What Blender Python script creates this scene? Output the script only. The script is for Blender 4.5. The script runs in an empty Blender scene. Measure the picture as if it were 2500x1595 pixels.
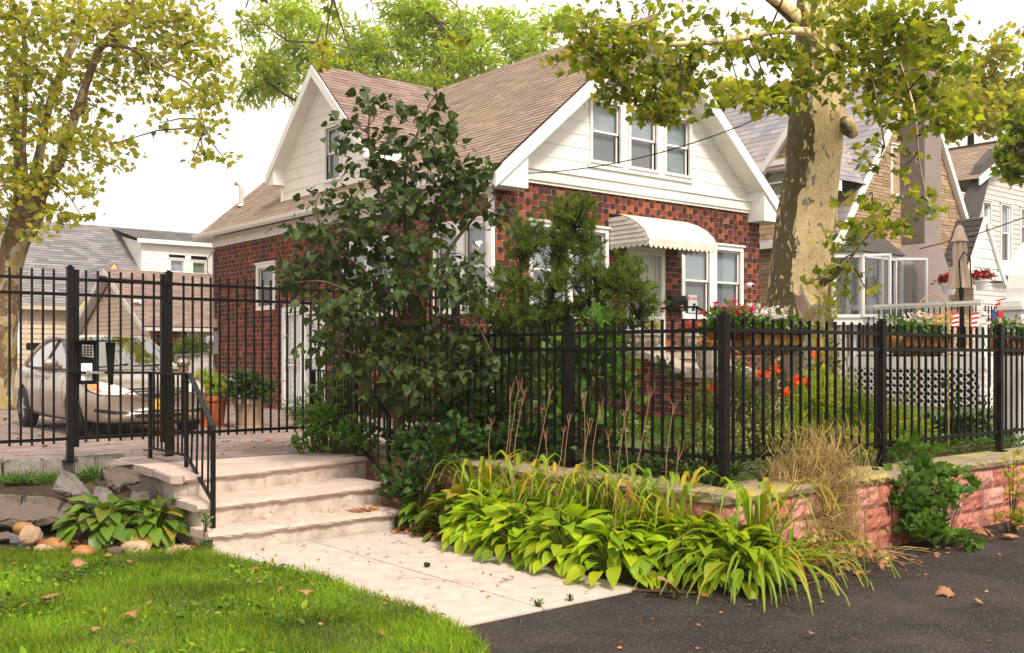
import bpy, bmesh, math, random
import numpy as np
from mathutils import Vector, Matrix
from mathutils.bvhtree import BVHTree
random.seed(7); rng = np.random.default_rng(11)
SC = bpy.context.scene
COL = SC.collection
PI = math.pi

# ---------------------------------------------------------------- camera
cam_d = bpy.data.cameras.new("camera"); cam = bpy.data.objects.new("camera", cam_d); COL.objects.link(cam)
cam.location = (0, 0, 1.6); cam.rotation_euler = (PI / 2, 0, 0)
cam_d.sensor_width = 36; cam_d.lens = 36; cam_d.shift_y = 0.029
cam_d.clip_start = 0.05; cam_d.clip_end = 2000
SC.camera = cam

# ---------------------------------------------------------------- sky and sun (bright overcast)
w = bpy.data.worlds.new("World"); SC.world = w; w.use_nodes = True
wn = w.node_tree; wn.nodes.clear()
sky = wn.nodes.new('ShaderNodeTexSky'); sky.sky_type = 'NISHITA'; sky.sun_disc = False
SUN_EL, SUN_AZ = math.radians(50), math.radians(150)      # azimuth clockwise from +Y
sky.sun_elevation = SUN_EL; sky.sun_rotation = SUN_AZ
sky.air_density = 1.0; sky.dust_density = 5.0
cl = wn.nodes.new('ShaderNodeMix'); cl.data_type = 'RGBA'; cl.inputs[0].default_value = 0.88
cl.inputs[7].default_value = (13.0, 11.9, 10.9, 1)        # cloud layer
bg = wn.nodes.new('ShaderNodeBackground'); bg.inputs[1].default_value = 0.10
wo = wn.nodes.new('ShaderNodeOutputWorld')
wn.links.new(sky.outputs[0], cl.inputs[6]); wn.links.new(cl.outputs[2], bg.inputs[0]); wn.links.new(bg.outputs[0], wo.inputs[0])
sun_d = bpy.data.lights.new("sun", 'SUN'); sun_d.energy = 3.9; sun_d.angle = math.radians(12); sun_d.color = (1, .90, .77)
sun = bpy.data.objects.new("sun", sun_d); COL.objects.link(sun)
_sd = Vector((math.sin(SUN_AZ) * math.cos(SUN_EL), math.cos(SUN_AZ) * math.cos(SUN_EL), math.sin(SUN_EL)))
sun.rotation_euler = _sd.to_track_quat('Z', 'Y').to_euler(); sun.location = (0, 0, 30)
SC.view_settings.view_transform = 'Standard'; SC.view_settings.look = 'None'
SC.view_settings.exposure = 0.27; SC.view_settings.gamma = 1
SC.render.engine = 'CYCLES'
SC.cycles.max_bounces = 8; SC.cycles.transparent_max_bounces = 12; SC.cycles.transmission_bounces = 4

# ---------------------------------------------------------------- surveying helpers: points of the real place
ANG = math.atan2(.633, .774)
U = Vector((math.cos(ANG), math.sin(ANG), 0)); V = Vector((-math.sin(ANG), math.cos(ANG), 0)); Z = Vector((0, 0, 1))
EYE = Vector((0, 0, 1.6))
H = Vector((-.27, 16.5, .45))                              # near corner of the brick house
def ray(px, py): return Vector(((px - 1250) / 2500, 1, -(py - 870) / 2500))
def onpl(px, py, P, n): r = ray(px, py); return EYE + r * ((P - EYE).dot(n) / r.dot(n))
def G(px, py, z=0): r = ray(px, py); return EYE + r * ((z - 1.6) / r.z)
def D(px, py, Y): return EYE + ray(px, py) * Y
def loc(p, o=H): d = p - o; return Vector((d.dot(U), d.dot(V), d.z))
def F(px, py, off=0, o=H): return loc(onpl(px, py, o + V * off, V), o)
def S(px, py, off=0, o=H): return loc(onpl(px, py, o + U * off, U), o)
def uv(u, v, z=0): return Vector((U.x * u + V.x * v, U.y * u + V.y * v, z))

# ---------------------------------------------------------------- objects
MW = {}
def tag(o, label=None, cat=None, group=None, kind=None):
    if label: o['label'] = label
    if cat: o['category'] = cat
    if group: o['group'] = group
    if kind: o['kind'] = kind
    return o
def empty(name, locn=(0, 0, 0), rz=0, label=None, cat=None, group=None):
    o = bpy.data.objects.new(name, None); COL.objects.link(o); o.empty_display_size = .2
    o.location = locn; o.rotation_euler = (0, 0, rz)
    MW[o.name] = Matrix.Translation(Vector(locn)) @ Matrix.Rotation(rz, 4, 'Z')
    return tag(o, label, cat, group)
def finish(me, name, mats, parent, smooth):
    for m in mats: me.materials.append(m)
    if smooth: me.polygons.foreach_set('use_smooth', np.ones(len(me.polygons), bool))
    me.update()
    o = bpy.data.objects.new(name, me); COL.objects.link(o)
    if parent is not None: o.parent = parent
    MW[o.name] = MW[parent.name] if parent is not None else Matrix.Identity(4)
    return o
class MB:
    """collects shapes and links them as ONE mesh object"""
    def __init__(s, T=None): s.v = []; s.f = []; s.m = []; s.T = T
    def add(s, vs, fs, mi=0):
        b = len(s.v)
        if s.T: vs = [s.T(*p) if not isinstance(s.T, Matrix) else s.T @ Vector(p) for p in vs]
        s.v += [tuple(p) for p in vs]; s.f += [tuple(b + i for i in f) for f in fs]; s.m += [mi] * len(fs)
    def box(s, x0, x1, y0, y1, z0, z1, mi=0, skip=()):
        vs = [(x0, y0, z0), (x1, y0, z0), (x1, y1, z0), (x0, y1, z0), (x0, y0, z1), (x1, y0, z1), (x1, y1, z1), (x0, y1, z1)]
        fs = [(0, 3, 2, 1), (4, 5, 6, 7), (0, 1, 5, 4), (1, 2, 6, 5), (2, 3, 7, 6), (3, 0, 4, 7)]
        s.add(vs, [f for i, f in enumerate(fs) if i not in skip], mi)
    def bar(s, p, q, w, h=None, up=Z, mi=0):
        p = Vector(p); q = Vector(q); d = (q - p).normalized(); h = h or w
        if abs(d.dot(up)) > .99: up = Vector((1, 0, 0)) if abs(d.x) < .9 else Vector((0, 1, 0))
        a = d.cross(up).normalized() * w / 2; b = a.cross(d).normalized() * h / 2
        vs = [p - a - b, p + a - b, p + a + b, p - a + b, q - a - b, q + a - b, q + a + b, q - a + b]
        s.add(vs, [(0, 3, 2, 1), (4, 5, 6, 7), (0, 1, 5, 4), (1, 2, 6, 5), (2, 3, 7, 6), (3, 0, 4, 7)], mi)
    def post(s, p, w, h, rz=ANG, mi=0):
        c, t = math.cos(rz) * w / 2, math.sin(rz) * w / 2
        q = [(-c + t, -t - c), (c + t, t - c), (c - t, t + c), (-c - t, -t + c)]
        vs = [(p[0] + a, p[1] + b, p[2]) for a, b in q] + [(p[0] + a, p[1] + b, p[2] + h) for a, b in q]
        s.add(vs, [(0, 3, 2, 1), (4, 5, 6, 7), (0, 1, 5, 4), (1, 2, 6, 5), (2, 3, 7, 6), (3, 0, 4, 7)], mi)
    def tube(s, pts, rad, n=6, mi=0, cap=True, wob=0):
        pts = [Vector(p) for p in pts]
        if not hasattr(rad, '__len__'): rad = [rad] * len(pts)
        vs = []; a = None
        for i, p in enumerate(pts):
            d = (pts[min(i + 1, len(pts) - 1)] - pts[max(i - 1, 0)])
            d = d.normalized() if d.length > 1e-9 else Z
            if a is None: a = d.cross(Z if abs(d.z) < .9 else Vector((1, 0, 0))).normalized()
            else: a = (a - d * a.dot(d)).normalized()
            b = d.cross(a)
            for k in range(n):
                t = 2 * PI * k / n; r = rad[i] * (1 + (random.uniform(-wob, wob) if wob else 0))
                vs.append(p + (a * math.cos(t) + b * math.sin(t)) * r)
        fs = [(i * n + k, i * n + (k + 1) % n, (i + 1) * n + (k + 1) % n, (i + 1) * n + k) for i in range(len(pts) - 1) for k in range(n)]
        if cap: fs += [tuple(range(n - 1, -1, -1)), tuple((len(pts) - 1) * n + k for k in range(n))]
        s.add(vs, fs, mi)
    def lathe(s, prof, c=(0, 0, 0), n=20, mi=0, sy=1):
        vs = [(c[0] + r * math.cos(2 * PI * k / n), c[1] + sy * r * math.sin(2 * PI * k / n), c[2] + z) for r, z in prof for k in range(n)]
        s.add(vs, [(i * n + k, i * n + (k + 1) % n, (i + 1) * n + (k + 1) % n, (i + 1) * n + k) for i in range(len(prof) - 1) for k in range(n)], mi)
    def prism(s, poly, a, b, mi=0):
        """poly: 3D points; extruded from offset a to offset b (vectors)"""
        n = len(poly); a = Vector(a); b = Vector(b)
        vs = [Vector(p) + a for p in poly] + [Vector(p) + b for p in poly]
        s.add(vs, [tuple(range(n)), tuple(range(2 * n - 1, n - 1, -1))] + [(i, n + i, n + (i + 1) % n, (i + 1) % n) for i in range(n)], mi)
    def blob(s, c, r, mi=0, seed=0, amp=.12, n=10, m=7, frq=3.0, flat=0):
        """lumpy rounded stone"""
        rs = random.Random(seed); ph = [rs.uniform(0, 6) for _ in range(6)]
        vs = [];
        for j in range(m + 1):
            th = PI * j / m
            for k in range(n):
                f = 2 * PI * k / n; x, y, z = math.sin(th) * math.cos(f), math.sin(th) * math.sin(f), math.cos(th)
                q = 1 + amp * (math.sin(frq * x + ph[0]) + math.sin(frq * y + ph[1]) + math.sin(frq * z + ph[2])) + amp * .5 * math.sin(2.3 * frq * (x + y - z) + ph[3])
                if flat: x, y, z = [math.copysign(abs(t) ** flat, t) for t in (x, y, z)]
                vs.append((c[0] + x * q * r[0], c[1] + y * q * r[1], c[2] + z * q * r[2]))
        s.add(vs, [(j * n + k, (j + 1) * n + k, (j + 1) * n + (k + 1) % n, j * n + (k + 1) % n) for j in range(m) for k in range(n)], mi)
    def build(s, name, mats, parent=None, smooth=False, local=False, at=None, bevel=0):
        if not isinstance(mats, (list, tuple)): mats = [mats]
        V_ = np.array(s.v, float).reshape(-1, 3)
        if parent is not None and not local:
            M = np.array(MW[parent.name].inverted()); V_ = V_ @ M[:3, :3].T + M[:3, 3]
        if at is not None: V_ = V_ - np.array(at)
        me = bpy.data.meshes.new(name); me.from_pydata(V_.tolist(), [], s.f)
        me.polygons.foreach_set('material_index', s.m)
        bm = bmesh.new(); bm.from_mesh(me)
        bmesh.ops.remove_doubles(bm, verts=bm.verts, dist=1e-5)
        bmesh.ops.recalc_face_normals(bm, faces=bm.faces)
        if bevel: bmesh.ops.bevel(bm, geom=[e for e in bm.edges if len(e.link_faces) == 2 and e.calc_face_angle(0) > .6], offset=bevel, segments=2, affect='EDGES', clamp_overlap=True)
        bm.to_mesh(me); bm.free()
        o = finish(me, name, mats, parent, smooth)
        if at is not None: o.location = at; MW[o.name] = Matrix.Translation(Vector(at))
        return o
def kids(o): return [c for c in bpy.data.objects if c.parent == o]
def copy_tree(o, locn=None, rz=None, parent=None, kidmap=None):
    if kidmap is None:
        kidmap = {}
        for c in bpy.data.objects:
            if c.parent: kidmap.setdefault(c.parent.name, []).append(c)
    c = o.copy(); COL.objects.link(c)
    if parent is not None: c.parent = parent
    if locn is not None: c.location = locn
    if rz is not None: c.rotation_euler = (0, 0, rz)
    for ch in kidmap.get(o.name, []): copy_tree(ch, parent=c, kidmap=kidmap)
    return c

# ---------------------------------------------------------------- leaves in numbers
def tmpl_fan(outline, fold=.12, curl=-.15):
    """flat leaf outline (half side, from base to tip, x>=0) mirrored; two halves folded on the midrib"""
    n = len(outline)
    vs = [(0, 0, 0), (0, 1, curl)]
    vs = []
    mid = [(0, y, curl * y * y) for x, y in outline]
    L = [(-x, y, fold * x + curl * y * y) for x, y in outline]; R = [(x, y, fold * x + curl * y * y) for x, y in outline]
    vs = mid + L + R; fs = []
    for i in range(n - 1):
        fs.append((i, i + 1, n + i + 1, n + i)); fs.append((i, 2 * n + i, 2 * n + i + 1, i + 1))
    return np.array(vs, float), fs
T_HEART = tmpl_fan([(.06, -.02), (.36, .08), (.43, .3), (.34, .55), (.15, .8), (.01, 1.0)], .3, -.2)
T_OVAL = tmpl_fan([(.02, 0), (.24, .25), (.27, .5), (.16, .8), (.01, 1.0)], .25, -.2)
T_HOSTA = tmpl_fan([(.03, 0), (.24, .12), (.33, .34), (.31, .58), (.19, .82), (.01, 1.05)], .28, -.42)
T_THIN = tmpl_fan([(.04, 0), (.05, .35), (.045, .7), (.005, 1.0)], .3, -.5)
T_BLADE = (np.array([(-.5, 0, 0), (.5, 0, 0), (-.42, .5, -.04), (.42, .5, -.04), (0, 1, -.25)], float), [(0, 1, 3, 2), (2, 3, 4)])
def _strap(th=2.3, n=8):
    wd_ = [.026, .034, .038, .040, .040, .037, .031, .020, .002]; vs = []; fs = []
    for side in (0, -1, 1):
        for i in range(n + 1): a = th * (i / n) ** 1.35; r = 1 / th; vs.append((side * wd_[i], math.sin(a) * r * 1.25, -(1 - math.cos(a)) * r + abs(side) * .012))
    for i in range(n): fs += [(i, i + 1, n + 2 + i, n + 1 + i), (i, 2 * n + 2 + i, 2 * n + 3 + i, i + 1)]
    return np.array(vs, float), fs
T_STRAP = _strap()
_mp = [(0, 0), (.1, .02), (.34, -.06), (.3, .12), (.52, .2), (.44, .32), (.56, .52), (.36, .5), (.3, .62), (.2, .6), (.14, .82), (0, 1.02)]
def _maple():
    pts = _mp + [(-x, y) for x, y in _mp[-2:0:-1]]
    vs = [(0, .38, .03)] + [(x, y, -.22 * (x * x + (y - .38) ** 2) + .1 * abs(x)) for x, y in pts]
    n = len(pts); return np.array(vs, float), [(0, 1 + i, 1 + (i + 1) % n) for i in range(n)]
T_MAPLE = _maple()
def unit(a): return a / np.maximum(np.linalg.norm(a, axis=-1, keepdims=True), 1e-9)
def frames(dr, nr):
    y = unit(dr); x = unit(np.cross(y, nr)); z = np.cross(x, y)
    return np.stack([x, y, z], axis=-1)
def leafmesh(name, tm, P, R, Sc, mats, parent=None, slot=None, world=True, smooth=False, at=None):
    tv, tf = tm; n = len(P); nv = len(tv)
    Sc = np.asarray(Sc, float); Sc = Sc if Sc.ndim == 2 else np.repeat(Sc[:, None], 3, 1)
    W = np.einsum('nij,nvj->nvi', R, tv[None] * Sc[:, None, :]) + P[:, None, :]
    W = W.reshape(-1, 3)
    if parent is not None and world:
        M = np.array(MW[parent.name].inverted()); W = W @ M[:3, :3].T + M[:3, 3]
    if at is not None: W = W - np.array(at)
    ls = np.array([len(f) for f in tf]); flat = np.concatenate([np.array(f) for f in tf])
    loops = (flat[None] + (np.arange(n) * nv)[:, None]).reshape(-1); tot = np.tile(ls, n)
    me = bpy.data.meshes.new(name); me.vertices.add(len(W)); me.vertices.foreach_set('co', W.astype('f').ravel())
    me.loops.add(len(loops)); me.loops.foreach_set('vertex_index', loops.astype('i'))
    me.polygons.add(len(tot)); me.polygons.foreach_set('loop_start', np.concatenate([[0], np.cumsum(tot)[:-1]]).astype('i'))
    me.polygons.foreach_set('loop_total', tot.astype('i'))
    if slot is not None: me.polygons.foreach_set('material_index', np.repeat(slot, len(tf)).astype('i'))
    me.update(calc_edges=True); me.validate()
    if not isinstance(mats, (list, tuple)): mats = [mats]
    o = finish(me, name, mats, parent, smooth)
    if at is not None: o.location = at; MW[o.name] = Matrix.Translation(Vector(at))
    return o
def rdir(n, up=0.0, spread=1.0):
    a = rng.normal(size=(n, 3)) * spread; a[:, 2] += up; return unit(a)
def clumps(cl, per=22, spread=.16, shell=.55):
    """cl: (centre, rx, ry, rz, n). returns leaf points, their clump index and the clump centres"""
    P = []; Cn = []; O = []
    for c, rx, ry, rz, n in cl:
        k = max(3, n // per); d = rdir(k); r = shell + (1 - shell) * rng.random(k); r = np.where(rng.random(k) < .3, r * rng.random(k), r)
        cc = np.array(c) + d * r[:, None] * np.array([rx, ry, rz])
        ix = rng.integers(0, k, n)
        P.append(cc[ix] + rng.normal(size=(n, 3)) * spread * np.array([rx, ry, rz]) * np.array([1, 1, .8])); Cn.append(cc); O.append(np.repeat(np.array(c)[None], n, 0))
    return np.concatenate(P), np.concatenate(Cn), np.concatenate(O)

# ---------------------------------------------------------------- materials
def mat(name):
    m = bpy.data.materials.new(name); m.use_nodes = True; nt = m.node_tree; nt.nodes.clear()
    out = nt.nodes.new('ShaderNodeOutputMaterial'); return m, nt, out
def nd(nt, typ, ins=None, **at):
    n = nt.nodes.new(typ)
    for k, v in at.items(): setattr(n, k, v)
    for k, v in (ins or {}).items():
        s = n.inputs[k]
        if isinstance(v, bpy.types.NodeSocket): nt.links.new(v, s)
        else: s.default_value = v
    return n
def c4(c): return (c[0], c[1], c[2], 1)
def coords(nt, obj=False):
    return nd(nt, 'ShaderNodeTexCoord').outputs['Object'] if obj else nd(nt, 'ShaderNodeNewGeometry').outputs['Position']
def noise(nt, co, sc, det=4, rough=.55): return nd(nt, 'ShaderNodeTexNoise', {'Vector': co, 'Scale': sc, 'Detail': det, 'Roughness': rough}).outputs['Fac']
def ramp(nt, fac, stops, interp='LINEAR'):
    r = nd(nt, 'ShaderNodeValToRGB', {'Fac': fac}); e = r.color_ramp.elements; r.color_ramp.interpolation = interp
    while len(e) > 1: e.remove(e[-1])
    e[0].position = stops[0][0]; e[0].color = c4(stops[0][1])
    for p, c in stops[1:]: x = e.new(p); x.color = c4(c)
    return r.outputs['Color']
def mixc(nt, fac, a, b, mode='MIX'):
    n = nd(nt, 'ShaderNodeMix', data_type='RGBA', blend_type=mode)
    for i, v in ((0, fac), (6, a), (7, b)):
        if isinstance(v, bpy.types.NodeSocket): nt.links.new(v, n.inputs[i])
        else: n.inputs[i].default_value = v if i == 0 else c4(v)
    return n.outputs[2]
def grey(v): return (v, v, v)
def bump(nt, h, st=.3, dist=.01): return nd(nt, 'ShaderNodeBump', {'Height': h, 'Strength': st, 'Distance': dist}).outputs['Normal']
def simple(name, col, rough=.6, var=.12, sc=6, metal=0, bmp=0, bsc=60, bd=.004, dirt=None, dsc=2.5, damt=.5, coat=0, spec=.5):
    m, nt, out = mat(name); co = coords(nt)
    c = col if not var else mixc(nt, 1, col, ramp(nt, noise(nt, co, sc), [(.3, grey(1 - var)), (.7, grey(1 + var * .6))]), 'MULTIPLY')
    if dirt:
        f = ramp(nt, noise(nt, co, dsc, 6, .65), [(.5, grey(0)), (.72, grey(damt))])
        c = mixc(nt, f, c, dirt) if isinstance(c, bpy.types.NodeSocket) else mixc(nt, f, col, dirt)
    b = nd(nt, 'ShaderNodeBsdfPrincipled', {'Roughness': rough, 'Metallic': metal, 'Specular IOR Level': spec, 'Coat Weight': coat})
    if isinstance(c, bpy.types.NodeSocket): nt.links.new(c, b.inputs['Base Color'])
    else: b.inputs['Base Color'].default_value = c4(c)
    if bmp: nt.links.new(bump(nt, noise(nt, co, bsc, 5), bmp, bd), b.inputs['Normal'])
    nt.links.new(b.outputs[0], out.inputs[0]); return m
def island(name, cols, rough=.8, nvar=.2, nsc=20, bmp=.3, bsc=60, spec=.3, dirt=None, dsc=1.2, damt=.5):
    m, nt, out = mat(name); co = coords(nt)
    r = nd(nt, 'ShaderNodeNewGeometry').outputs['Random Per Island']
    k = len(cols); c = ramp(nt, r, [(i / k, cc) for i, cc in enumerate(cols)], 'CONSTANT' if k > 4 else 'LINEAR')
    c = mixc(nt, 1, c, ramp(nt, noise(nt, co, nsc, 5), [(.3, grey(1 - nvar)), (.7, grey(1 + nvar * .5))]), 'MULTIPLY')
    if dirt: c = mixc(nt, ramp(nt, noise(nt, co, dsc, 6, .65), [(.45, grey(0)), (.7, grey(damt))]), c, dirt)
    b = nd(nt, 'ShaderNodeBsdfPrincipled', {'Base Color': c, 'Roughness': rough, 'Specular IOR Level': spec})
    if bmp: nt.links.new(bump(nt, noise(nt, co, bsc, 5), bmp, .01), b.inputs['Normal'])
    nt.links.new(b.outputs[0], out.inputs[0]); return m
def leafmat(name, cols, tr=.35, rough=.5, nsc=3, nvar=.35, spec=.3, trmul=(1.25, 1.3, .55)):
    m, nt, out = mat(name); co = coords(nt)
    r = nd(nt, 'ShaderNodeNewGeometry').outputs['Random Per Island']
    k = len(cols); c = ramp(nt, r, [((i + .5) / k, cc) for i, cc in enumerate(cols)])
    c = mixc(nt, 1, c, ramp(nt, noise(nt, co, nsc, 3), [(.3, grey(1 - nvar)), (.7, grey(1 + nvar))]), 'MULTIPLY')
    b = nd(nt, 'ShaderNodeBsdfPrincipled', {'Base Color': c, 'Roughness': rough, 'Specular IOR Level': spec})
    t = nd(nt, 'ShaderNodeBsdfTranslucent', {'Color': mixc(nt, 1, c, trmul, 'MULTIPLY')})
    x = nd(nt, 'ShaderNodeMixShader', {0: tr, 1: b.outputs[0], 2: t.outputs[0]})
    nt.links.new(x.outputs[0], out.inputs[0]); return m
def glassmat(name, tint=(.72, .77, .80), refl=.08):
    m, nt, out = mat(name)
    g = nd(nt, 'ShaderNodeBsdfGlossy', {'Color': c4((1, 1, 1)), 'Roughness': .03}); t = nd(nt, 'ShaderNodeBsdfTransparent', {'Color': c4(tint)})
    fc_ = nd(nt, 'ShaderNodeLayerWeight', {'Blend': .5}).outputs['Facing']; fr = nd(nt, 'ShaderNodeMath', {0: nd(nt, 'ShaderNodeMath', {0: fc_, 1: 4.0}, operation='POWER').outputs[0], 1: .75}, operation='MULTIPLY').outputs[0]
    f = nd(nt, 'ShaderNodeMath', {0: fr, 1: refl}, operation='ADD').outputs[0]
    x = nd(nt, 'ShaderNodeMixShader', {0: f, 1: t.outputs[0], 2: g.outputs[0]}); nt.links.new(x.outputs[0], out.inputs[0]); return m

M = {}
def cracked(name, col, stain, sc, amt):
    # pale cast stone: blotches, fine grit, thin branching cracks
    m, nt, out = mat(name); co = coords(nt)
    c = mixc(nt, 1, col, ramp(nt, noise(nt, co, 7, 7, .65), [(.3, grey(.80)), (.7, grey(1.12))]), 'MULTIPLY')
    c = mixc(nt, ramp(nt, noise(nt, co, sc * 1.7, 7, .7), [(.48, grey(0)), (.68, grey(amt))]), c, stain)
    wp = nd(nt, 'ShaderNodeMix', {0: .35}, data_type='VECTOR'); nt.links.new(co, wp.inputs[4]); nz = nd(nt, 'ShaderNodeTexNoise', {'Vector': co, 'Scale': 3.0, 'Detail': 5}); nt.links.new(nz.outputs['Color'], wp.inputs[5])
    v = nd(nt, 'ShaderNodeTexVoronoi', {'Vector': wp.outputs[1], 'Scale': sc * 1.3}, feature='DISTANCE_TO_EDGE').outputs['Distance']
    ck = ramp(nt, v, [(0, grey(1)), (.010, grey(0))]); mk = ramp(nt, noise(nt, co, 1.3, 3), [(.50, grey(0)), (.58, grey(.8))])
    c = mixc(nt, mixc(nt, 1, ck, mk, 'MULTIPLY'), c, (.10, .07, .05))
    h = nd(nt, 'ShaderNodeMath', {0: noise(nt, co, 90, 5), 1: ck}, operation='SUBTRACT').outputs[0]
    b = nd(nt, 'ShaderNodeBsdfPrincipled', {'Base Color': c, 'Roughness': .85, 'Specular IOR Level': .3, 'Normal': bump(nt, h, .35, .006)}); nt.links.new(b.outputs[0], out.inputs[0]); return m
M['white'] = simple('white_vinyl', (.80, .78, .74), .45, .05, 3, dirt=(.55, .48, .38), dsc=2, damt=.25)
M['whiteclean'] = simple('white_paint', (.82, .81, .79), .4, .03, 3)
M['siding'] = simple('siding_paint', (.83, .80, .755), .5, .05, 2, dirt=(.6, .5, .4), dsc=1.5, damt=.2)
M['beige'] = simple('beige_siding', (.55, .45, .34), .6, .08, 3, dirt=(.3, .22, .15), dsc=2, damt=.3)
M['paleside'] = simple('pale_grey_siding', (.60, .55, .53), .6, .06, 3)
M['mortar'] = simple('mortar', (.42, .30, .21), .9, .25, 12, bmp=.3)
M['brick'] = island('red_brick', [(.24, .042, .022), (.18, .034, .022), (.29, .060, .028), (.13, .028, .022), (.22, .045, .03), (.34, .08, .03), (.16, .032, .022), (.09, .022, .02), (.25, .05, .026), (.20, .04, .024), (.30, .10, .06)], .8, .35, 30, .5, 80)
M['header'] = island('dark_header_brick', [(.035, .018, .016), (.05, .022, .018), (.02, .014, .015), (.07, .03, .022)], .6, .4, 25, .5, 80)
M['roof'] = island('brown_shingle', [(.32, .235, .185), (.28, .205, .165), (.36, .265, .21), (.25, .185, .15)], .9, .25, 90, .5, 200, dirt=(.34, .27, .15), dsc=.8, damt=.45)
M['roofred'] = island('reddish_shingle', [(.29, .205, .175), (.25, .175, .15), (.32, .23, .20), (.22, .155, .135)], .9, .25, 90, .5, 200)
M['roofgrey'] = island('grey_shingle', [(.24, .225, .235), (.20, .19, .20), (.28, .26, .265), (.17, .16, .17)], .9, .2, 60, .4, 200)
M['roofslate'] = island('lavender_slate', [(.30, .28, .31), (.25, .235, .27), (.35, .32, .345), (.32, .28, .27), (.28, .27, .30)], .8, .15, 40, .3, 100)
M['roofdark'] = island('dark_shingle', [(.075, .07, .078), (.055, .05, .055), (.10, .09, .09)], .9, .2, 60, .4, 200)
M['metalroof'] = simple('awning_metal', (.68, .64, .57), .45, .08, 8, dirt=(.4, .33, .18), dsc=4, damt=.5)
M['stone'] = island('tan_ashlar', [(.47, .33, .21), (.41, .285, .18), (.52, .37, .24), (.36, .25, .165), (.50, .345, .215)], .9, .25, 18, .8, 25)
M['stonejoint'] = simple('stone_joint', (.20, .135, .09), .95, .2, 20)
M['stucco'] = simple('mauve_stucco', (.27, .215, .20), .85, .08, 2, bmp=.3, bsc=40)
M['stuccoshade'] = simple('shaded_mauve_stucco', (.20, .155, .15), .85, .08, 2, bmp=.3, bsc=40)  # same stucco with the chimney's side shade put into the colour
M['black'] = simple('black_iron', (.003, .0028, .003), .5, .2, 8, bmp=.15, bsc=120, spec=.22)
M['rustblack'] = simple('rusting_black_iron', (.004, .0035, .0035), .5, .2, 8, dirt=(.05, .018, .010), dsc=7, damt=.4, spec=.22)
M['concrete'] = cracked('concrete', (.52, .435, .385), (.34, .26, .20), 1.1, .35)
M['riser'] = cracked('weathered_concrete', (.54, .465, .40), (.24, .18, .12), 2.6, .6)
M['tread'] = cracked('sandstone_tread', (.53, .42, .365), (.34, .25, .19), 1.6, .45)
M['cap'] = simple('mossy_cap_stone', (.27, .21, .14), .85, .3, 9, bmp=.6, bsc=40, bd=.01, dirt=(.40, .34, .01), dsc=2.6, damt=1.0)
M['pink'] = island('pink_split_block', [(.54, .24, .19), (.58, .29, .24), (.47, .18, .13), (.56, .26, .21), (.44, .16, .12)], .9, .35, 22, 1.0, 40, dirt=(.33, .07, .035), dsc=2.5, damt=.5)
M['pinkjoint'] = simple('wall_mortar', (.52, .42, .35), .95, .15, 20)
M['soil'] = simple('soil', (.06, .038, .022), 1, .4, 14, bmp=.8, bsc=40, bd=.02)
M['lawnbase'] = simple('lawn_soil', (.045, .06, .018), 1, .4, 8, bmp=.8, bsc=60, bd=.02)
M['rockdark'] = simple('grey_brown_rock', (.10, .075, .06), .85, .35, 7, bmp=.8, bsc=18, bd=.02, dirt=(.17, .12, .075), dsc=4, damt=.6)
def streaked():
    m, nt, out = mat('streaked_boulder'); co = coords(nt)
    c = mixc(nt, noise(nt, co, 7, 6, .65), (.085, .065, .052), (.18, .135, .105))
    st = noise(nt, nd(nt, 'ShaderNodeMapping', {'Vector': co, 'Scale': (11, 3, .9)}).outputs[0], 1.0, 3, .5)
    c = mixc(nt, ramp(nt, st, [(.60, grey(0)), (.63, grey(.92))]), c, (.012, .010, .010))
    b = nd(nt, 'ShaderNodeBsdfPrincipled', {'Base Color': c, 'Roughness': .85, 'Normal': bump(nt, noise(nt, co, 16, 8, .7), .9, .03)}); nt.links.new(b.outputs[0], out.inputs[0]); return m
M['streaked'] = streaked()
M['rockgrey'] = simple('slate_grey_rock', (.14, .12, .115), .85, .3, 6, bmp=.8, bsc=16, bd=.02, dirt=(.12, .09, .07), dsc=4, damt=.7)
M['rocktan'] = simple('tan_rock', (.40, .27, .17), .7, .3, 7, bmp=.4, bsc=20, bd=.01, dirt=(.22, .13, .07), dsc=5, damt=.6)
M['rockorange'] = simple('ochre_cobble', (.34, .15, .035), .55, .3, 6, bmp=.3, bsc=20, bd=.01, dirt=(.16, .06, .02), dsc=6, damt=.6)
M['rockblue'] = simple('blue_grey_stone', (.13, .14, .16), .7, .25, 8, bmp=.3, bsc=20, bd=.01)
M['curbstone'] = simple('granite_curb', (.26, .235, .21), .85, .3, 12, bmp=.7, bsc=50, bd=.01, dirt=(.10, .09, .04), dsc=4, damt=.6)
M['terracotta'] = simple('terracotta', (.50, .13, .04), .7, .12, 8)
M['beigepot'] = simple('beige_pot_clay', (.36, .25, .16), .7, .12, 8)
M['urn'] = simple('cast_stone', (.36, .31, .25), .9, .25, 16, bmp=.7, bsc=50, bd=.01)
M['coco'] = simple('coco_fibre', (.55, .27, .07), 1, .35, 30, bmp=1, bsc=90, bd=.02)
M['brass'] = simple('brass', (.45, .30, .10), .3, .05, 8, metal=1)
M['steel'] = simple('brushed_steel', (.55, .53, .50), .35, .05, 8, metal=1)
M['blind'] = simple('window_blind', (.46, .49, .52), .6, .06, 3)
M['blindgreen'] = simple('green_blind', (.36, .37, .24), .6, .06, 3)
M['blinddark'] = simple('dark_interior', (.10, .10, .105), .6, .3, 3)
M['curtain'] = simple('grey_curtain', (.25, .25, .26), .7, .12, 5)
M['glass'] = glassmat('window_glass')
M['carglass'] = glassmat('car_glass', (.30, .36, .34), .30)
M['yellow'] = simple('yellow_trim', (.62, .48, .17), .6, .05, 3)
M['doorwhite'] = simple('door_enamel', (.74, .74, .74), .35, .03, 3)
M['fabric'] = simple('beige_canvas', (.66, .50, .40), .9, .1, 6, bmp=.3, bsc=30, bd=.02)
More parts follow.
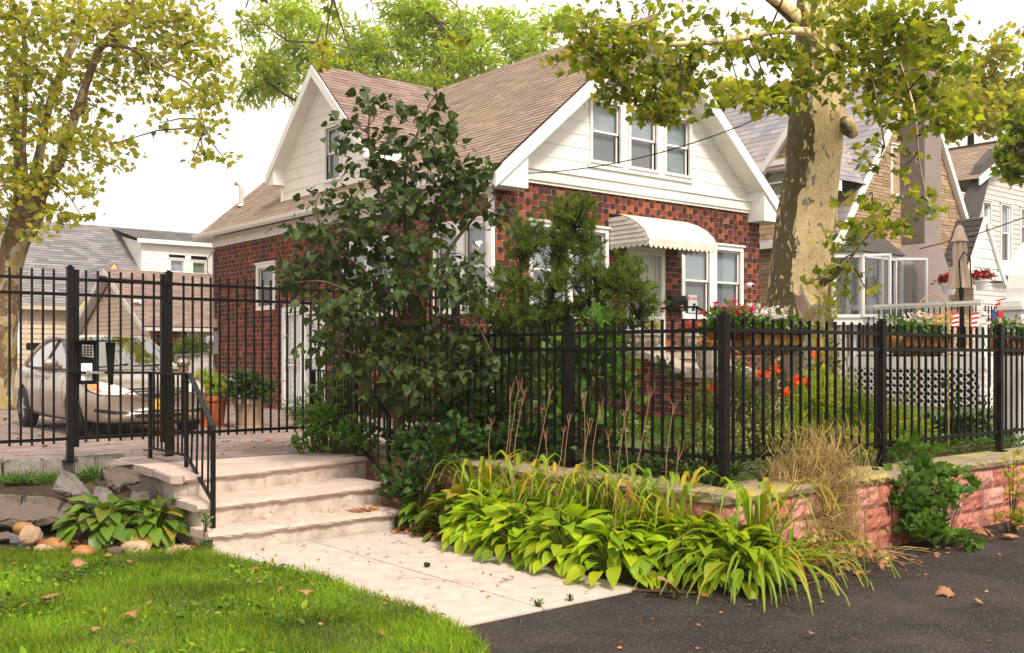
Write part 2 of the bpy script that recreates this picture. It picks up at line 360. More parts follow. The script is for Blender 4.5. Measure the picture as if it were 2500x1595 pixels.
M['red'] = simple('red_cloth', (.5, .02, .03), .7, .1, 6)
M['blue'] = simple('blue_cloth', (.03, .06, .2), .7, .1, 6)
M['copper'] = simple('rust_red_flashing', (.23, .06, .035), .6, .15, 8)
M['asphaltgrey'] = simple('flat_grey', (.10, .09, .09), .9, .2, 8)
M['wood'] = simple('yellow_wood_post', (.42, .26, .09), .7, .15, 10)
def asphalt():
    m, nt, out = mat('asphalt'); co = coords(nt)
    v = nd(nt, 'ShaderNodeTexVoronoi', {'Vector': co, 'Scale': 85.0}); sp = ramp(nt, v.outputs['Color'], [(.72, grey(0)), (.93, grey(1))])
    c = mixc(nt, ramp(nt, noise(nt, co, 55, 5, .7), [(.35, grey(0)), (.65, grey(1))]), (.008, .006, .005), (.060, .045, .039))
    c = mixc(nt, ramp(nt, noise(nt, co, 1.1, 5, .6), [(.45, grey(0)), (.7, grey(.55))]), c, (.12, .09, .075))
    c = mixc(nt, sp, c, (.13, .105, .09))
    b = nd(nt, 'ShaderNodeBsdfPrincipled', {'Base Color': c, 'Roughness': .85, 'Specular IOR Level': .3, 'Normal': bump(nt, v.outputs['Distance'], 1.0, .02)})
    nt.links.new(b.outputs[0], out.inputs[0]); return m
M['asphalt'] = asphalt()
def pavers():
    m, nt, out = mat('driveway_pavers'); co = nd(nt, 'ShaderNodeMapping', {'Vector': coords(nt), 'Rotation': (0, 0, -ANG)}).outputs[0]
    bk = nd(nt, 'ShaderNodeTexBrick', {'Vector': co, 'Color1': c4((.27, .20, .18)), 'Color2': c4((.20, .145, .13)), 'Mortar': c4((.09, .07, .06)), 'Scale': 1.0, 'Mortar Size': .006, 'Brick Width': .22, 'Row Height': .11})
    c = mixc(nt, 1, bk.outputs[0], ramp(nt, noise(nt, co, 2.2, 6), [(.3, grey(.7)), (.7, grey(1.2))]), 'MULTIPLY')
    c = mixc(nt, ramp(nt, noise(nt, co, 1.1, 6, .7), [(.5, grey(0)), (.7, grey(.6))]), c, (.30, .25, .22))
    b = nd(nt, 'ShaderNodeBsdfPrincipled', {'Base Color': c, 'Roughness': .8, 'Normal': bump(nt, nd(nt, 'ShaderNodeMath', {0: bk.outputs[1], 1: -1.0}, operation='MULTIPLY').outputs[0], .5, .01)})
    nt.links.new(b.outputs[0], out.inputs[0]); return m
M['pavers'] = pavers()
def sycbark(name, dark, flip=1, pale=(.62, .42, .19), cream=.52, axis=None, cut=0.0, shift=0.0):
    """flaking plane bark: olive brown plates over grey green over cream; the plates stay on one side of the trunk"""
    m, nt, out = mat(name); co = coords(nt, True)
    st = nd(nt, 'ShaderNodeMapping', {'Vector': co, 'Scale': (1, 1, .5)}).outputs[0]
    def nz(sc, det, dist, off): return nd(nt, 'ShaderNodeTexNoise', {'Vector': nd(nt, 'ShaderNodeMapping', {'Vector': st, 'Location': (off, off, off)}).outputs[0], 'Scale': sc, 'Detail': det, 'Roughness': .5, 'Distortion': dist}).outputs[0]
    nrm = nd(nt, 'ShaderNodeTexCoord').outputs['Normal']; ax = axis or (.94, -.33, 0)
    dt = nd(nt, 'ShaderNodeVectorMath', {0: nrm, 1: ax}, operation='DOT_PRODUCT').outputs['Value']
    sd = nd(nt, 'ShaderNodeMath', {0: dt, 1: .40 * flip}, operation='MULTIPLY').outputs[0]
    zz = nd(nt, 'ShaderNodeSeparateXYZ', {0: co}).outputs['Z']
    hi = nd(nt, 'ShaderNodeMapRange', {'Value': zz, 'From Min': 1.5, 'From Max': 2.3, 'To Min': -cut, 'To Max': 0.0}).outputs[0]
    sd = nd(nt, 'ShaderNodeMath', {0: sd, 1: hi}, operation='ADD').outputs[0]
    A = nd(nt, 'ShaderNodeMath', {0: nz(3.6, 3, .5, 0), 1: sd}, operation='ADD').outputs[0]
    Bn = nd(nt, 'ShaderNodeMath', {0: nz(6.5, 3, .7, 7), 1: nd(nt, 'ShaderNodeMath', {0: sd, 1: .5}, operation='MULTIPLY').outputs[0]}, operation='ADD').outputs[0]
    Cn_ = nz(13, 2, .6, 15)
    lowc = mixc(nt, ramp(nt, nz(5, 4, .6, 21), [(.50, grey(0)), (.51, grey(1))]), (.25, .18, .15), (.36, .32, .24))
    under = mixc(nt, ramp(nt, Bn, [(cream, grey(0)), (cream + .01, grey(1))]), (.34, .31, .25), pale)
    under = mixc(nt, ramp(nt, zz, [(0, grey(1)), (1, grey(1))]) if cut == 0 else nd(nt, 'ShaderNodeMapRange', {'Value': nd(nt, 'ShaderNodeMath', {0: zz, 1: nz(5, 3, .4, 3)}, operation='ADD').outputs[0], 'From Min': 2.25, 'From Max': 2.29}).outputs[0], lowc, under)
    olive = mixc(nt, noise(nt, co, 14, 5), dark, (dark[0] * 2.2, dark[1] * 2.1, dark[2] * 1.8))
    cr = mixc(nt, ramp(nt, A, [(.485 + shift, grey(0)), (.495 + shift, grey(1))]), olive, under)
    cr = mixc(nt, ramp(nt, Cn_, [(.62, grey(0)), (.63, grey(1))]), cr, (pale[0] * .8, pale[1] * .78, pale[2] * .8))
    cr = mixc(nt, ramp(nt, Cn_, [(.335, grey(1)), (.345, grey(0))]), cr, (.30, .25, .19))
    cr = mixc(nt, 1, cr, ramp(nt, noise(nt, co, 26, 5), [(.3, grey(.82)), (.7, grey(1.1))]), 'MULTIPLY'); base = nd(nt, 'ShaderNodeMath', {0: ramp(nt, A, [(.48, grey(1)), (.50, grey(0))]), 1: noise(nt, co, 30, 5)}, operation='ADD').outputs[0]
    b = nd(nt, 'ShaderNodeBsdfPrincipled', {'Base Color': cr, 'Roughness': .75, 'Specular IOR Level': .2, 'Normal': bump(nt, base, .5, .02)})
    nt.links.new(b.outputs[0], out.inputs[0]); return m
M['bark'] = sycbark('plane_bark', (.075, .062, .032), 1, (.92, .70, .40), .44, cut=.06, shift=-.05)
M['bark2'] = sycbark('young_plane_bark', (.085, .055, .032), .35, (.32, .24, .09), .55, (.9, -.4, 0), 0, .15)
M['barkdark'] = simple('dark_bark', (.045, .028, .018), .9, .3, 20, bmp=.8, bsc=40, bd=.01)
M['lilacbark'] = simple('lilac_bark', (.085, .05, .03), .9, .35, 25, bmp=.8, bsc=40, bd=.01)
M['twig'] = simple('dry_twig', (.26, .13, .07), .8, .25, 30)
M['sycleaf'] = leafmat('plane_leaf', [(.17, .23, .02), (.30, .37, .025), (.08, .12, .018), (.44, .44, .03), (.16, .23, .02), (.07, .10, .018), (.34, .39, .03)], .64, .5, 1.5, .3)
M['sycleafbright'] = leafmat('yellowing_plane_leaf', [(.42, .40, .05), (.36, .38, .05), (.52, .42, .07), (.22, .28, .035), (.46, .40, .06)], .68, .5, 1.0, .25)
M['locust'] = leafmat('locust_leaf', [(.32, .42, .045), (.40, .50, .06), (.19, .29, .03), (.50, .54, .07)], .66, .5, .5, .35)
M['lilac'] = leafmat('lilac_leaf', [(.042, .070, .018), (.058, .092, .018), (.032, .056, .018), (.075, .12, .02), (.045, .072, .020)], .28, .5, 2.0, .3, .3)
M['pine'] = leafmat('pine_needle', [(.085, .155, .012), (.13, .21, .018), (.05, .10, .012), (.18, .19, .025)], .3, .5, 5, .35, .25)
M['weed'] = leafmat('weed_leaf', [(.07, .155, .016), (.11, .21, .022), (.045, .11, .014)], .4, .5, 3, .3)
M['under'] = leafmat('undergrowth_leaf', [(.034, .08, .012), (.055, .115, .015), (.022, .055, .010)], .35, .5, 3, .35)
M['varieg'] = leafmat('variegated_leaf', [(.14, .20, .03), (.32, .35, .10), (.10, .16, .02), (.45, .45, .18), (.18, .25, .03)], .35, .5, 3, .25)
M['cypress'] = leafmat('thread_cypress', [(.34, .42, .02), (.24, .33, .015), (.16, .24, .015), (.44, .46, .03)], .4, .6, 3, .35)
M['juniper'] = leafmat('blue_juniper', [(.07, .13, .11), (.05, .10, .09), (.09, .16, .13)], .2, .6, 3, .3)
M['hosta'] = leafmat('hosta_leaf', [(.22, .36, .010), (.32, .45, .012), (.15, .28, .010), (.40, .50, .015), (.26, .40, .010), (.18, .31, .010), (.44, .48, .015), (.34, .46, .012)], .42, .45, 2.5, .25, .3)
M['hostadark'] = leafmat('green_hosta_leaf', [(.09, .18, .015), (.13, .23, .015), (.07, .14, .012), (.30, .24, .03)], .3, .4, 3, .3, .4)
M['daylily'] = leafmat('daylily_blade', [(.22, .34, .02), (.30, .40, .025), (.16, .26, .02), (.50, .36, .03)], .4, .45, 3, .25)
M['grass'] = leafmat('grass_blade', [(.14, .25, .010), (.21, .34, .014), (.085, .16, .008), (.30, .38, .025)], .42, .6, 1.2, .5)
M['deadleaf'] = leafmat('dead_leaf', [(.40, .15, .06), (.30, .10, .05), (.45, .24, .13), (.20, .08, .04), (.50, .19, .05)], .15, .7, 5, .3, .2, (1, 1, 1))
M['dry'] = leafmat('dried_stem', [(.48, .34, .13), (.36, .24, .09), (.56, .40, .18), (.30, .25, .08)], .2, .8, 5, .3, .2, (1, 1, 1))
M['orangefl'] = leafmat('orange_petal', [(.85, .14, .02), (.90, .22, .03), (.80, .09, .02)], .4, .6, 5, .1, .2, (1, .8, .8))
M['pinkfl'] = leafmat('magenta_petal', [(.65, .02, .12), (.55, .02, .06), (.75, .05, .20)], .4, .6, 5, .1, .2, (1, .8, .8))
M['redfl'] = leafmat('red_petal', [(.60, .02, .015), (.45, .01, .02)], .4, .6, 5, .1, .2, (1, .8, .8))
M['yellowfl'] = leafmat('yellow_petal', [(.85, .60, .04), (.8, .5, .03)], .4, .6, 5, .1, .2, (1, .8, .8))
M['whitefl'] = leafmat('white_petal', [(.8, .74, .70), (.75, .6, .58)], .4, .6, 5, .1, .2, (1, 1, 1))
# ================================================================ GROUND
def zt(v): return .555 if v < 11 else (.45 if v > 15 else .555 - .105 * (v - 11) / 4)       # the raised yard falls gently to the back
def sheet(name, poly, m, zf, parent=None, cuts=(), res=0, kind='structure'):
    bm = bmesh.new(); vs = [bm.verts.new((p[0], p[1], 0)) for p in poly]; bm.faces.new(vs)
    for c in cuts:
        bmesh.ops.bisect_plane(bm, geom=bm.verts[:] + bm.edges[:] + bm.faces[:], plane_co=uv(0, c), plane_no=V)
    if res: bmesh.ops.triangulate(bm, faces=bm.faces); 
    for q in bm.verts: q.co.z = zf(q.co.dot(V)) if callable(zf) else zf
    bmesh.ops.recalc_face_normals(bm, faces=bm.faces)
    for f in bm.faces:
        if f.normal.z < 0: f.normal_flip()
    me = bpy.data.meshes.new(name); bm.to_mesh(me); bm.free()
    o = finish(me, name, [m], None, False); tag(o, kind=kind); return o
# corners in (u,v)
CU, CV = 5.75, 4.66                       # corner of the pink retaining wall (outer face)
g = MB(); g.add([(-600, -600, -.012), (600, -600, -.012), (600, 900, -.012), (-600, 900, -.012)], [(0, 1, 2, 3)])
tag(g.build('ground', M['lawnbase']), kind='structure')
curbL = [G(0, 1133, .55), G(110, 1130, .55), G(205, 1122, .55), G(305, 1114, .55)]
A0 = uv(-60, curbL[0].dot(V) - .2)
wl = 10.62                                # where the wall's left run dies into the steps
drive = [A0] + curbL[:] + [uv(3.15, 10.0), uv(4.95, 10.0), uv(5.85, 10.0), uv(10.15, 13.0), uv(10.15, 24), uv(300, 24), uv(300, 600), uv(-300, 600), uv(-300, curbL[0].dot(V) - .2)]
sheet('driveway', [(p.x, p.y) for p in drive], M['pavers'], lambda v: zt(v) - .002, cuts=(11, 15))
gard = [uv(5.85, CV + .1), uv(5.85, 10.0), uv(10.15, 13.0), uv(10.15, 25), uv(80, 25), uv(80, CV + .1)]
def garden_mat():
    m, nt, out = mat('garden_lawn'); co = coords(nt)
    c = mixc(nt, noise(nt, co, 3, 6), (.05, .085, .018), (.10, .16, .03)); c = mixc(nt, ramp(nt, noise(nt, co, 1.3, 5), [(.45, grey(0)), (.6, grey(.9))]), c, (.06, .04, .025))
    b = nd(nt, 'ShaderNodeBsdfPrincipled', {'Base Color': c, 'Roughness': 1, 'Normal': bump(nt, noise(nt, co, 60, 5), .8, .03)}); nt.links.new(b.outputs[0], out.inputs[0]); return m
M['garden'] = garden_mat()
sheet('garden_ground', [(p.x, p.y) for p in gard], M['garden'], lambda v: zt(v) + .006, cuts=(11, 15))
# street level: concrete path in slabs, asphalt, planting bed
PU0, PU1, PV0, PV1 = 3.25, 5.14, 4.86, 7.93
g = MB()
us = [PU0, 4.24, PU1]; vs_ = [4.86, 5.9, 6.92, 7.93]
for i in range(2):
    for j in range(3):
        a, b = us[i] + .004, us[i + 1] - .004; c, d = vs_[j] + .004, vs_[j + 1] - .004
        P8 = [uv(a, c), uv(b, c), uv(b, d), uv(a, d)]; dz = random.uniform(-.003, .003)
        g.prism([(p.x, p.y, 0) for p in P8], (0, 0, -.05), (0, 0, .012 + dz))
path = g.build('footpath', M['concrete'], bevel=.004); tag(path, kind='structure')
ap = [uv(2.7, 4.845), uv(5.02, 4.845), uv(5.25, 4.55), uv(5.9, 4.28), uv(7.0, 4.3), uv(7.4, CV - .03), uv(60, CV - .03), uv(60, -60), uv(-3, -60), uv(1.2, 0), uv(2.3, 3.3)]
sheet('asphalt_pavement', [(p.x, p.y) for p in ap], M['asphalt'], .004)
bedp = [uv(5.15, 7.95), uv(5.15, 4.9), uv(5.02, 4.86), uv(5.25, 4.56), uv(5.9, 4.29), uv(7.0, 4.31), uv(7.4, CV - .02), uv(CU, CV), uv(CU, wl), uv(5.1, wl), uv(5.1, 8.0)]
sheet('planting_bed', [(p.x, p.y) for p in bedp], M['soil'], .010)
g = MB(); g.prism([uv(4.90, 9.35), uv(5.74, 9.35), uv(5.74, 10.05), uv(4.90, 10.05)], (0, 0, 0), (0, 0, .54)); tag(g.build('terrace_soil', M['soil']), kind='structure')
# bank between lawn and driveway
g = MB(); n = 26
for i in range(n + 1):
    px = -500 + (620 + 500) * i / n if False else 0
bank = []
for i, (a, b, zt_) in enumerate([(uv(-8, 6.9), uv(-8, curbL[0].dot(V) - .25), .5), (G(-300, 1345), G(-300, 1150, .47), .47), (G(0, 1345), G(0, 1148, .47), .47), (G(160, 1345), G(160, 1142, .47), .47), (G(300, 1345), G(300, 1135, .47), .47), (G(410, 1350), G(390, 1150, .45), .4), (uv(3.25, 7.95), uv(3.2, 8.8), .3)]):
    row = []
    for k in range(7):
        t = k / 6; p = a.lerp(b, t); zz = zt_ * (t ** 2.2) + random.uniform(-.03, .03) * (0 < k < 6); row.append((p.x, p.y, zz if k else -.005))
    bank.append(row)
g.add([p for r in bank for p in r], [(i * 7 + k, i * 7 + k + 1, (i + 1) * 7 + k + 1, (i + 1) * 7 + k) for i in range(len(bank) - 1) for k in range(6)])
tag(g.build('embankment', M['soil'], smooth=True), kind='structure')
# lawn
lawn_px = [(-900, 1350), (0, 1350), (200, 1358), (470, 1350), (520, 1362), (620, 1380), (760, 1412), (900, 1455), (1000, 1482), (1060, 1510), (1120, 1545), (1175, 1590), (1200, 1650)]
lawn = [G(x, y, .01) for x, y in lawn_px] + [uv(2.9, 3.2, .01), uv(1.0, -2, .01), uv(-8, -2, .01)]
sheet('lawn', [(p.x, p.y) for p in lawn], M['lawnbase'], .016)
def inpoly(x, y, poly):
    ins = np.zeros(len(x), bool); n = len(poly); j = n - 1
    for i in range(n):
        xi, yi, xj, yj = poly[i][0], poly[i][1], poly[j][0], poly[j][1]
        c = ((yi > y) != (yj > y)) & (x < (xj - xi) * (y - yi) / (yj - yi + 1e-12) + xi); ins ^= c; j = i
    return ins
def scatter(poly, n):
    xs = [p[0] for p in poly]; ys = [p[1] for p in poly]; out = np.zeros((0, 2))
    while len(out) < n:
        x = rng.uniform(min(xs), max(xs), n * 2); y = rng.uniform(min(ys), max(ys), n * 2); k = inpoly(x, y, poly); out = np.concatenate([out, np.stack([x[k], y[k]], 1)])
    return out[:n]
def grass(name, poly, n, hmin, hmax, wd, z0, m, zf=None):
    q = scatter(poly, n); P = np.concatenate([q, np.full((n, 1), z0)], 1)
    if zf is not None: P[:, 2] = [zf(a, b) for a, b in q]
    d = rdir(n, 1.5, .75); hh = rng.uniform(hmin, hmax, n) * (.7 + .5 * np.sin(q[:, 0] * 5.1 + q[:, 1] * 3.3) * np.sin(q[:, 1] * 4.1) + .25)
    hh = np.maximum(hh, hmin * .6)
    o = leafmesh(name, T_BLADE, P, frames(d, rdir(n)), np.stack([rng.uniform(.7, 1.3, n) * wd, hh, hh], 1), m)
    return o
vis = [(p[0], p[1]) for p in [G(-560, 1352), G(0, 1350), G(200, 1358), G(470, 1350), G(520, 1360), G(620, 1378), G(760, 1410), G(900, 1452), G(1000, 1478), G(1065, 1508), G(1125, 1543), G(1185, 1590), G(1210, 1640), G(400, 1660), G(-560, 1640)]]
tag(grass('grass', vis, 100000, .028, .075, .0042, .014, M['grass']), 'short green lawn grass filling the lower left foreground', 'grass', kind='stuff')
# clover and small weeds in the lawn
n = 14000; q = scatter(vis, n); sel = (np.sin(q[:, 0] * 3.7 + 1) + np.sin(q[:, 1] * 5.3) + rng.normal(size=n) * .7) > .5
q = q[sel]; n = len(q); P = np.concatenate([q, rng.uniform(.028, .06, (n, 1))], 1)
tag(leafmesh('clover', T_OVAL, P, frames(rdir(n, .1), rdir(n, 1.6, .6)), rng.uniform(.016, .045, n) * rng.choice([.7, 1, 1.5], n), [M['grass'], M['weed']], None, (rng.random(n) < .35).astype(int)), 'small round leaved clover and weeds growing through the lawn', 'clover', kind='stuff')
# garden lawn grass behind the garden fence
gp = [tuple(uv(6.6, 8.5)[:2]), tuple(uv(12.5, 8.5)[:2]), tuple(uv(14.5, 11.5)[:2]), tuple(uv(8, 11.8)[:2])]
tag(grass('garden_grass', gp, 14000, .04, .1, .007, .57, M['weed']), 'green grass of the front garden behind the black fence', 'grass', kind='stuff')

# ================================================================ SHARED BUILDERS
def polyint(poly, z):
    """interval of a convex polygon [(a,z)] at height z"""
    xs = []
    for i in range(len(poly)):
        (x0, z0), (x1, z1) = poly[i], poly[(i + 1) % len(poly)]
        if (z0 <= z <= z1 or z1 <= z <= z0) and abs(z1 - z0) > 1e-9: xs.append(x0 + (x1 - x0) * (z - z0) / (z1 - z0))
    return (min(xs), max(xs)) if len(xs) >= 2 else None
def minus(iv, holes):
    out = [iv]
    for h0, h1 in holes:
        nx = []
        for a, b in out:
            if h1 <= a or h0 >= b: nx.append((a, b)); continue
            if h0 > a: nx.append((a, h0))
            if h1 < b: nx.append((h1, b))
        out = nx
    return out
def courses(mb, poly, holes, rowh, joint, pat, depth, z0=None):
    """lay bricks or stones in rows over a wall polygon. pat(row) yields (length, slot, proud). local axes: (a, out, z)"""
    zs = [p[1] for p in poly]; z = z0 if z0 is not None else min(zs); a_min = min(p[0] for p in poly) - .3; row = 0
    while z < max(zs) - .01:
        h = rowh(row); z1 = min(z + h - joint, max(zs)); iv = polyint(poly, (z + z1) / 2)
        if iv and z1 - z > .012:
            hs = [(h0 - joint, h1 + joint) for h0, h1, y0, y1 in holes if y0 < z1 and y1 > z]
            segs = minus(iv, hs); a = a_min; gen = pat(row)
            while a < iv[1]:
                L, slot, pr = next(gen); b = a + L - joint
                for s0, s1 in segs:
                    c, d = max(a, s0), min(b, s1)
                    if d - c > .02: mb.box(c, d, -.02, depth + pr, z, z1, slot, skip=(4 if False else 2,))
                a += L
        z += h; row += 1
def backing(mb, poly, holes, mi=0, reveal=.12):
    """the wall sheet itself with real openings; convex polygon bottom rectangle + top"""
    xs = sorted(set([min(p[0] for p in poly), max(p[0] for p in poly)] + [h for q in holes for h in q[:2]])); zs = sorted(set([min(p[1] for p in poly), max(p[1] for p in poly)] + [h for q in holes for h in q[2:]]))
    for i in range(len(xs) - 1):
        for j in range(len(zs) - 1):
            a, b, c, d = xs[i], xs[i + 1], zs[j], zs[j + 1]
            if any(h[0] <= a and b <= h[1] and h[2] <= c and d <= h[3] for h in holes): continue
            mb.add([(a, 0, c), (b, 0, c), (b, 0, d), (a, 0, d)], [(0, 1, 2, 3)], mi)
    for h in holes:
        a, b, c, d = h
        mb.add([(a, 0, c), (b, 0, c), (b, 0, d), (a, 0, d), (a, -reveal, c), (b, -reveal, c), (b, -reveal, d), (a, -reveal, d)], [(0, 1, 5, 4), (1, 2, 6, 5), (2, 3, 7, 6), (3, 0, 4, 7)], mi)
def brickpat(row):
    off = (row % 2) * .15 + .02 * math.sin(row * 2.1)
    yield off + .0301, 0, .004
    while True:
        yield .105, 1, .016 + random.uniform(-.004, .006)
        yield .195, 0, .003 + random.uniform(0, .004)
def sidepat(row):
    yield (row % 2) * .075 + .02, 0, .004
    while True:
        yield .098, 1 if random.random() < .55 else 0, .018 + random.uniform(-.004, .006)
        yield .102, 0, .003
def stonepat(row):
    r = random.Random(row * 7 + 1)
    while True: yield r.uniform(.16, .55), 0, r.uniform(0, .018)
def stonerow(row): return random.Random(row * 13).choice([.07, .09, .11, .14])
def clapboard(mb, poly, expo=.17, holes=(), proud=.02, mi=0, z0=None):
    zs = [p[1] for p in poly]; z = z0 if z0 is not None else min(zs)
    while z < max(zs) - .005:
        z1 = min(z + expo, max(zs)); za = max(z, min(zs)) + .0005; i0 = polyint(poly, za); i1 = polyint(poly, z1 - .0005)
        if i0 and i1:
            if holes:
                hs = [(h0, h1) for h0, h1, y0, y1 in holes if y0 < z1 - .01 and y1 > z + .01]
                s0 = minus(i0, hs); s1 = minus(i1, hs)
                if len(s0) != len(s1): s1 = s0
            else: s0, s1 = [i0], [i1]
            for (a, b), (c, d) in zip(s0, s1):
                mb.add([(a, proud, za), (b, proud, za), (d, .004, z1), (c, .004, z1), (a, 0, za), (b, 0, za)], [(0, 1, 2, 3), (4, 5, 1, 0)], mi)
        z = z1
def shingles(mb, O, e, s, poly, expo=.13, tab=.30, lift=.011, mi=0, deck=True, jit=.03):
    """real overlapping tabs on a roof plane. O origin, e along the eave, s up the slope, poly convex in (a,b)"""
    O = Vector(O); e = Vector(e).normalized(); s = Vector(s).normalized(); n = e.cross(s)
    if n.z < 0: n = -n
    if deck: mb.add([O + e * a + s * b for a, b in poly], [tuple(range(len(poly)))], mi)
    b = min(p[1] for p in poly); bm_ = max(p[1] for p in poly); row = 0
    while b < bm_ - .01:
        b1 = min(b + expo + .01, bm_); iv = polyint(poly, min((b + b1) / 2, bm_ - 1e-4))
        if iv:
            a = min(p[0] for p in poly) - tab + (row % 2) * tab / 2 + random.uniform(0, jit)
            while a < iv[1]:
                L = tab + random.uniform(-jit, jit); c, d = max(a, iv[0]), min(a + L, iv[1])
                if d - c > .01:
                    lf = lift * random.uniform(.7, 1.2)
                    d -= .004; q = [O + e * c + s * b + n * lf, O + e * d + s * b + n * lf, O + e * d + s * b1 + n * .003, O + e * c + s * b1 + n * .003, O + e * c + s * b + n * .001, O + e * d + s * b + n * .001]
                    mb.add(q, [(0, 1, 2, 3), (4, 5, 1, 0)], mi)
                a += L
        b += expo; row += 1
def window(parent, T, a0, a1, z0, z1, n=1, cas=.07, mull=.10, blind='blind', lower=None, proud=.035, sill=True, name='window', hung=True, framem='whiteclean'):
    """sash window(s) in one white casing. T maps (a, out, z) into the parent's space"""
    mb = MB(T); mb.box(a0, a1, 0.001, proud, z1 - cas, z1); mb.box(a0, a1, 0.001, proud + (.02 if sill else 0), z0, z0 + cas * (.8 if sill else 1))
    mb.box(a0, a0 + cas, 0.001, proud, z0 + cas * .8, z1 - cas); mb.box(a1 - cas, a1, .001, proud, z0 + cas * .8, z1 - cas)
    if hung: mb.box(a0 - .03, a1 + .03, .001, proud + .03, z1, z1 + .035)
    w = (a1 - a0 - 2 * cas - (n - 1) * mull) / n; zb, zt2 = z0 + cas * .8, z1 - cas
    for i in range(1, n): x = a0 + cas + i * w + (i - 1) * mull; mb.box(x, x + mull, -.01, proud - .004, zb, zt2)
    fr = mb.build(name, M[framem], parent, local=True)
    for i in range(n):
        x = a0 + cas + i * (w + mull); zm = (zb + zt2) / 2; f = .035
        sh = MB(T)
        for (c, d, y) in ((zm, zt2, -.02), (zb, zm + .03, -.045)):
            sh.box(x, x + f, y - .02, y, c, d); sh.box(x + w - f, x + w, y - .02, y, c, d); sh.box(x + f, x + w - f, y - .02, y, d - f, d); sh.box(x + f, x + w - f, y - .02, y, c, c + f)
        sh.build('sash', M['white'], fr, local=True)
        pn = MB(T); pn.add([(x + f, -.03, zm + .03), (x + w - f, -.03, zm + .03), (x + w - f, -.03, zt2 - f), (x + f, -.03, zt2 - f)], [(0, 1, 2, 3)])
        pn.add([(x + f, -.055, zb + f), (x + w - f, -.055, zb + f), (x + w - f, -.055, zm), (x + f, -.055, zm)], [(0, 1, 2, 3)]); pn.build('pane', M['glass'], fr, local=True)
        bl = MB(T); bl.add([(x - .02, -.10, zm - .0), (x + w + .02, -.10, zm), (x + w + .02, -.10, zt2 + .02), (x - .02, -.10, zt2 + .02)], [(0, 1, 2, 3)], 0)
        bl.add([(x - .02, -.105, zb - .02), (x + w + .02, -.105, zb - .02), (x + w + .02, -.105, zm), (x - .02, -.105, zm)], [(0, 1, 2, 3)], 1)
        bl.build('blind', [M[blind], M[lower or blind]], fr, local=True)
    return fr
# ================================================================ BRICK HOUSE
def TF(a, o, z): return (a, -o, z)
def TS(a, o, z): return (-o, a, z)
house = empty('brick_house', H, ANG, 'red brick cottage with white gables, brown shingle roof and a cross dormer', 'house')
W, L_ = 6.84, 11.1; RX_ = 3.42
fh = [(2.12, 2.83, 4.56, 5.60)]
f_holes = [(.74, 2.49, 1.84, 3.35), (3.0, 4.0, 1.2, 3.14), (4.50, 6.26, 1.90, 3.28)]
s_holes = [(.17, 1.66, 1.9, 3.36), (2.98, 4.78, 1.9, 3.3), (5.52, 7.42, 0.02, 2.2), (7.80, 8.68, 2.22, 3.18), (9.53, 10.26, .08, .73)]
mb = MB(TF); backing(mb, [(0, -.3), (W, -.3), (W, 4.1), (0, 4.1)], f_holes, 0)
courses(mb, [(0, -.1), (W, -.1), (W, 4.06), (0, 4.06)], f_holes, lambda r: .1045, .013, lambda r: ((L, s + 1, p) for L, s, p in brickpat(r)), 0)
mb.T = TS; backing(mb, [(0, -.3), (L_, -.3), (L_, 4.1), (0, 4.1)], s_holes, 0)
courses(mb, [(0, -.1), (L_, -.1), (L_, 4.0), (0, 4.0)], s_holes, lambda r: .1045, .013, lambda r: ((L, s + 1, p) for L, s, p in sidepat(r)), 0)
mb.T = None
mb.box(W, W + .001, 0, L_, -.3, 4.1, 0); mb.prism([(0, L_, -.3), (W, L_, -.3), (W, L_, 4.1), (RX_, L_, 7.0), (0, L_, 4.1)], (0, 0, 0), (0, .01, 0), 0)
mb.build('brick_wall', [M['mortar'], M['brick'], M['header']], house, local=True)
# soldier course sill under the small side window
mb = MB(TS)
for i in range(12): mb.box(7.74 + i * .085, 7.74 + i * .085 + .075, 0, .045, 2.04, 2.16)
mb.build('window_sill_bricks', M['brick'], house, local=True)
KR = .849; EX = -.33; RX = 3.42; RZ = 4.13 + KR * (RX - EX - .03)
sl = Vector((1, 0, KR)).normalized(); LS = (RX - EX) * math.sqrt(1 + KR * KR)
y0r, y1r = -.42, 11.35
mb = MB(); shingles(mb, (EX, y0r, 4.10), (0, 1, 0), sl, [(0, 0), (y1r - y0r, 0), (y1r - y0r, LS), (0, LS)], .118, .30, .014)
sr = Vector((-1, 0, KR)).normalized()
shingles(mb, (2 * RX - EX, y0r, 4.10), (0, 1, 0), sr, [(0, 0), (y1r - y0r, 0), (y1r - y0r, LS), (0, LS)], .20, .60, .014)
for y in np.arange(y0r, y1r - .2, .2): mb.add([(RX - .14, y, RZ - .10), (RX, y, RZ + .035), (RX + .14, y, RZ - .10), (RX - .14, y + .21, RZ - .11), (RX, y + .21, RZ + .022), (RX + .14, y + .21, RZ - .11)], [(0, 1, 4, 3), (1, 2, 5, 4)])
roof = mb.build('roof', M['roof'], house, local=True)
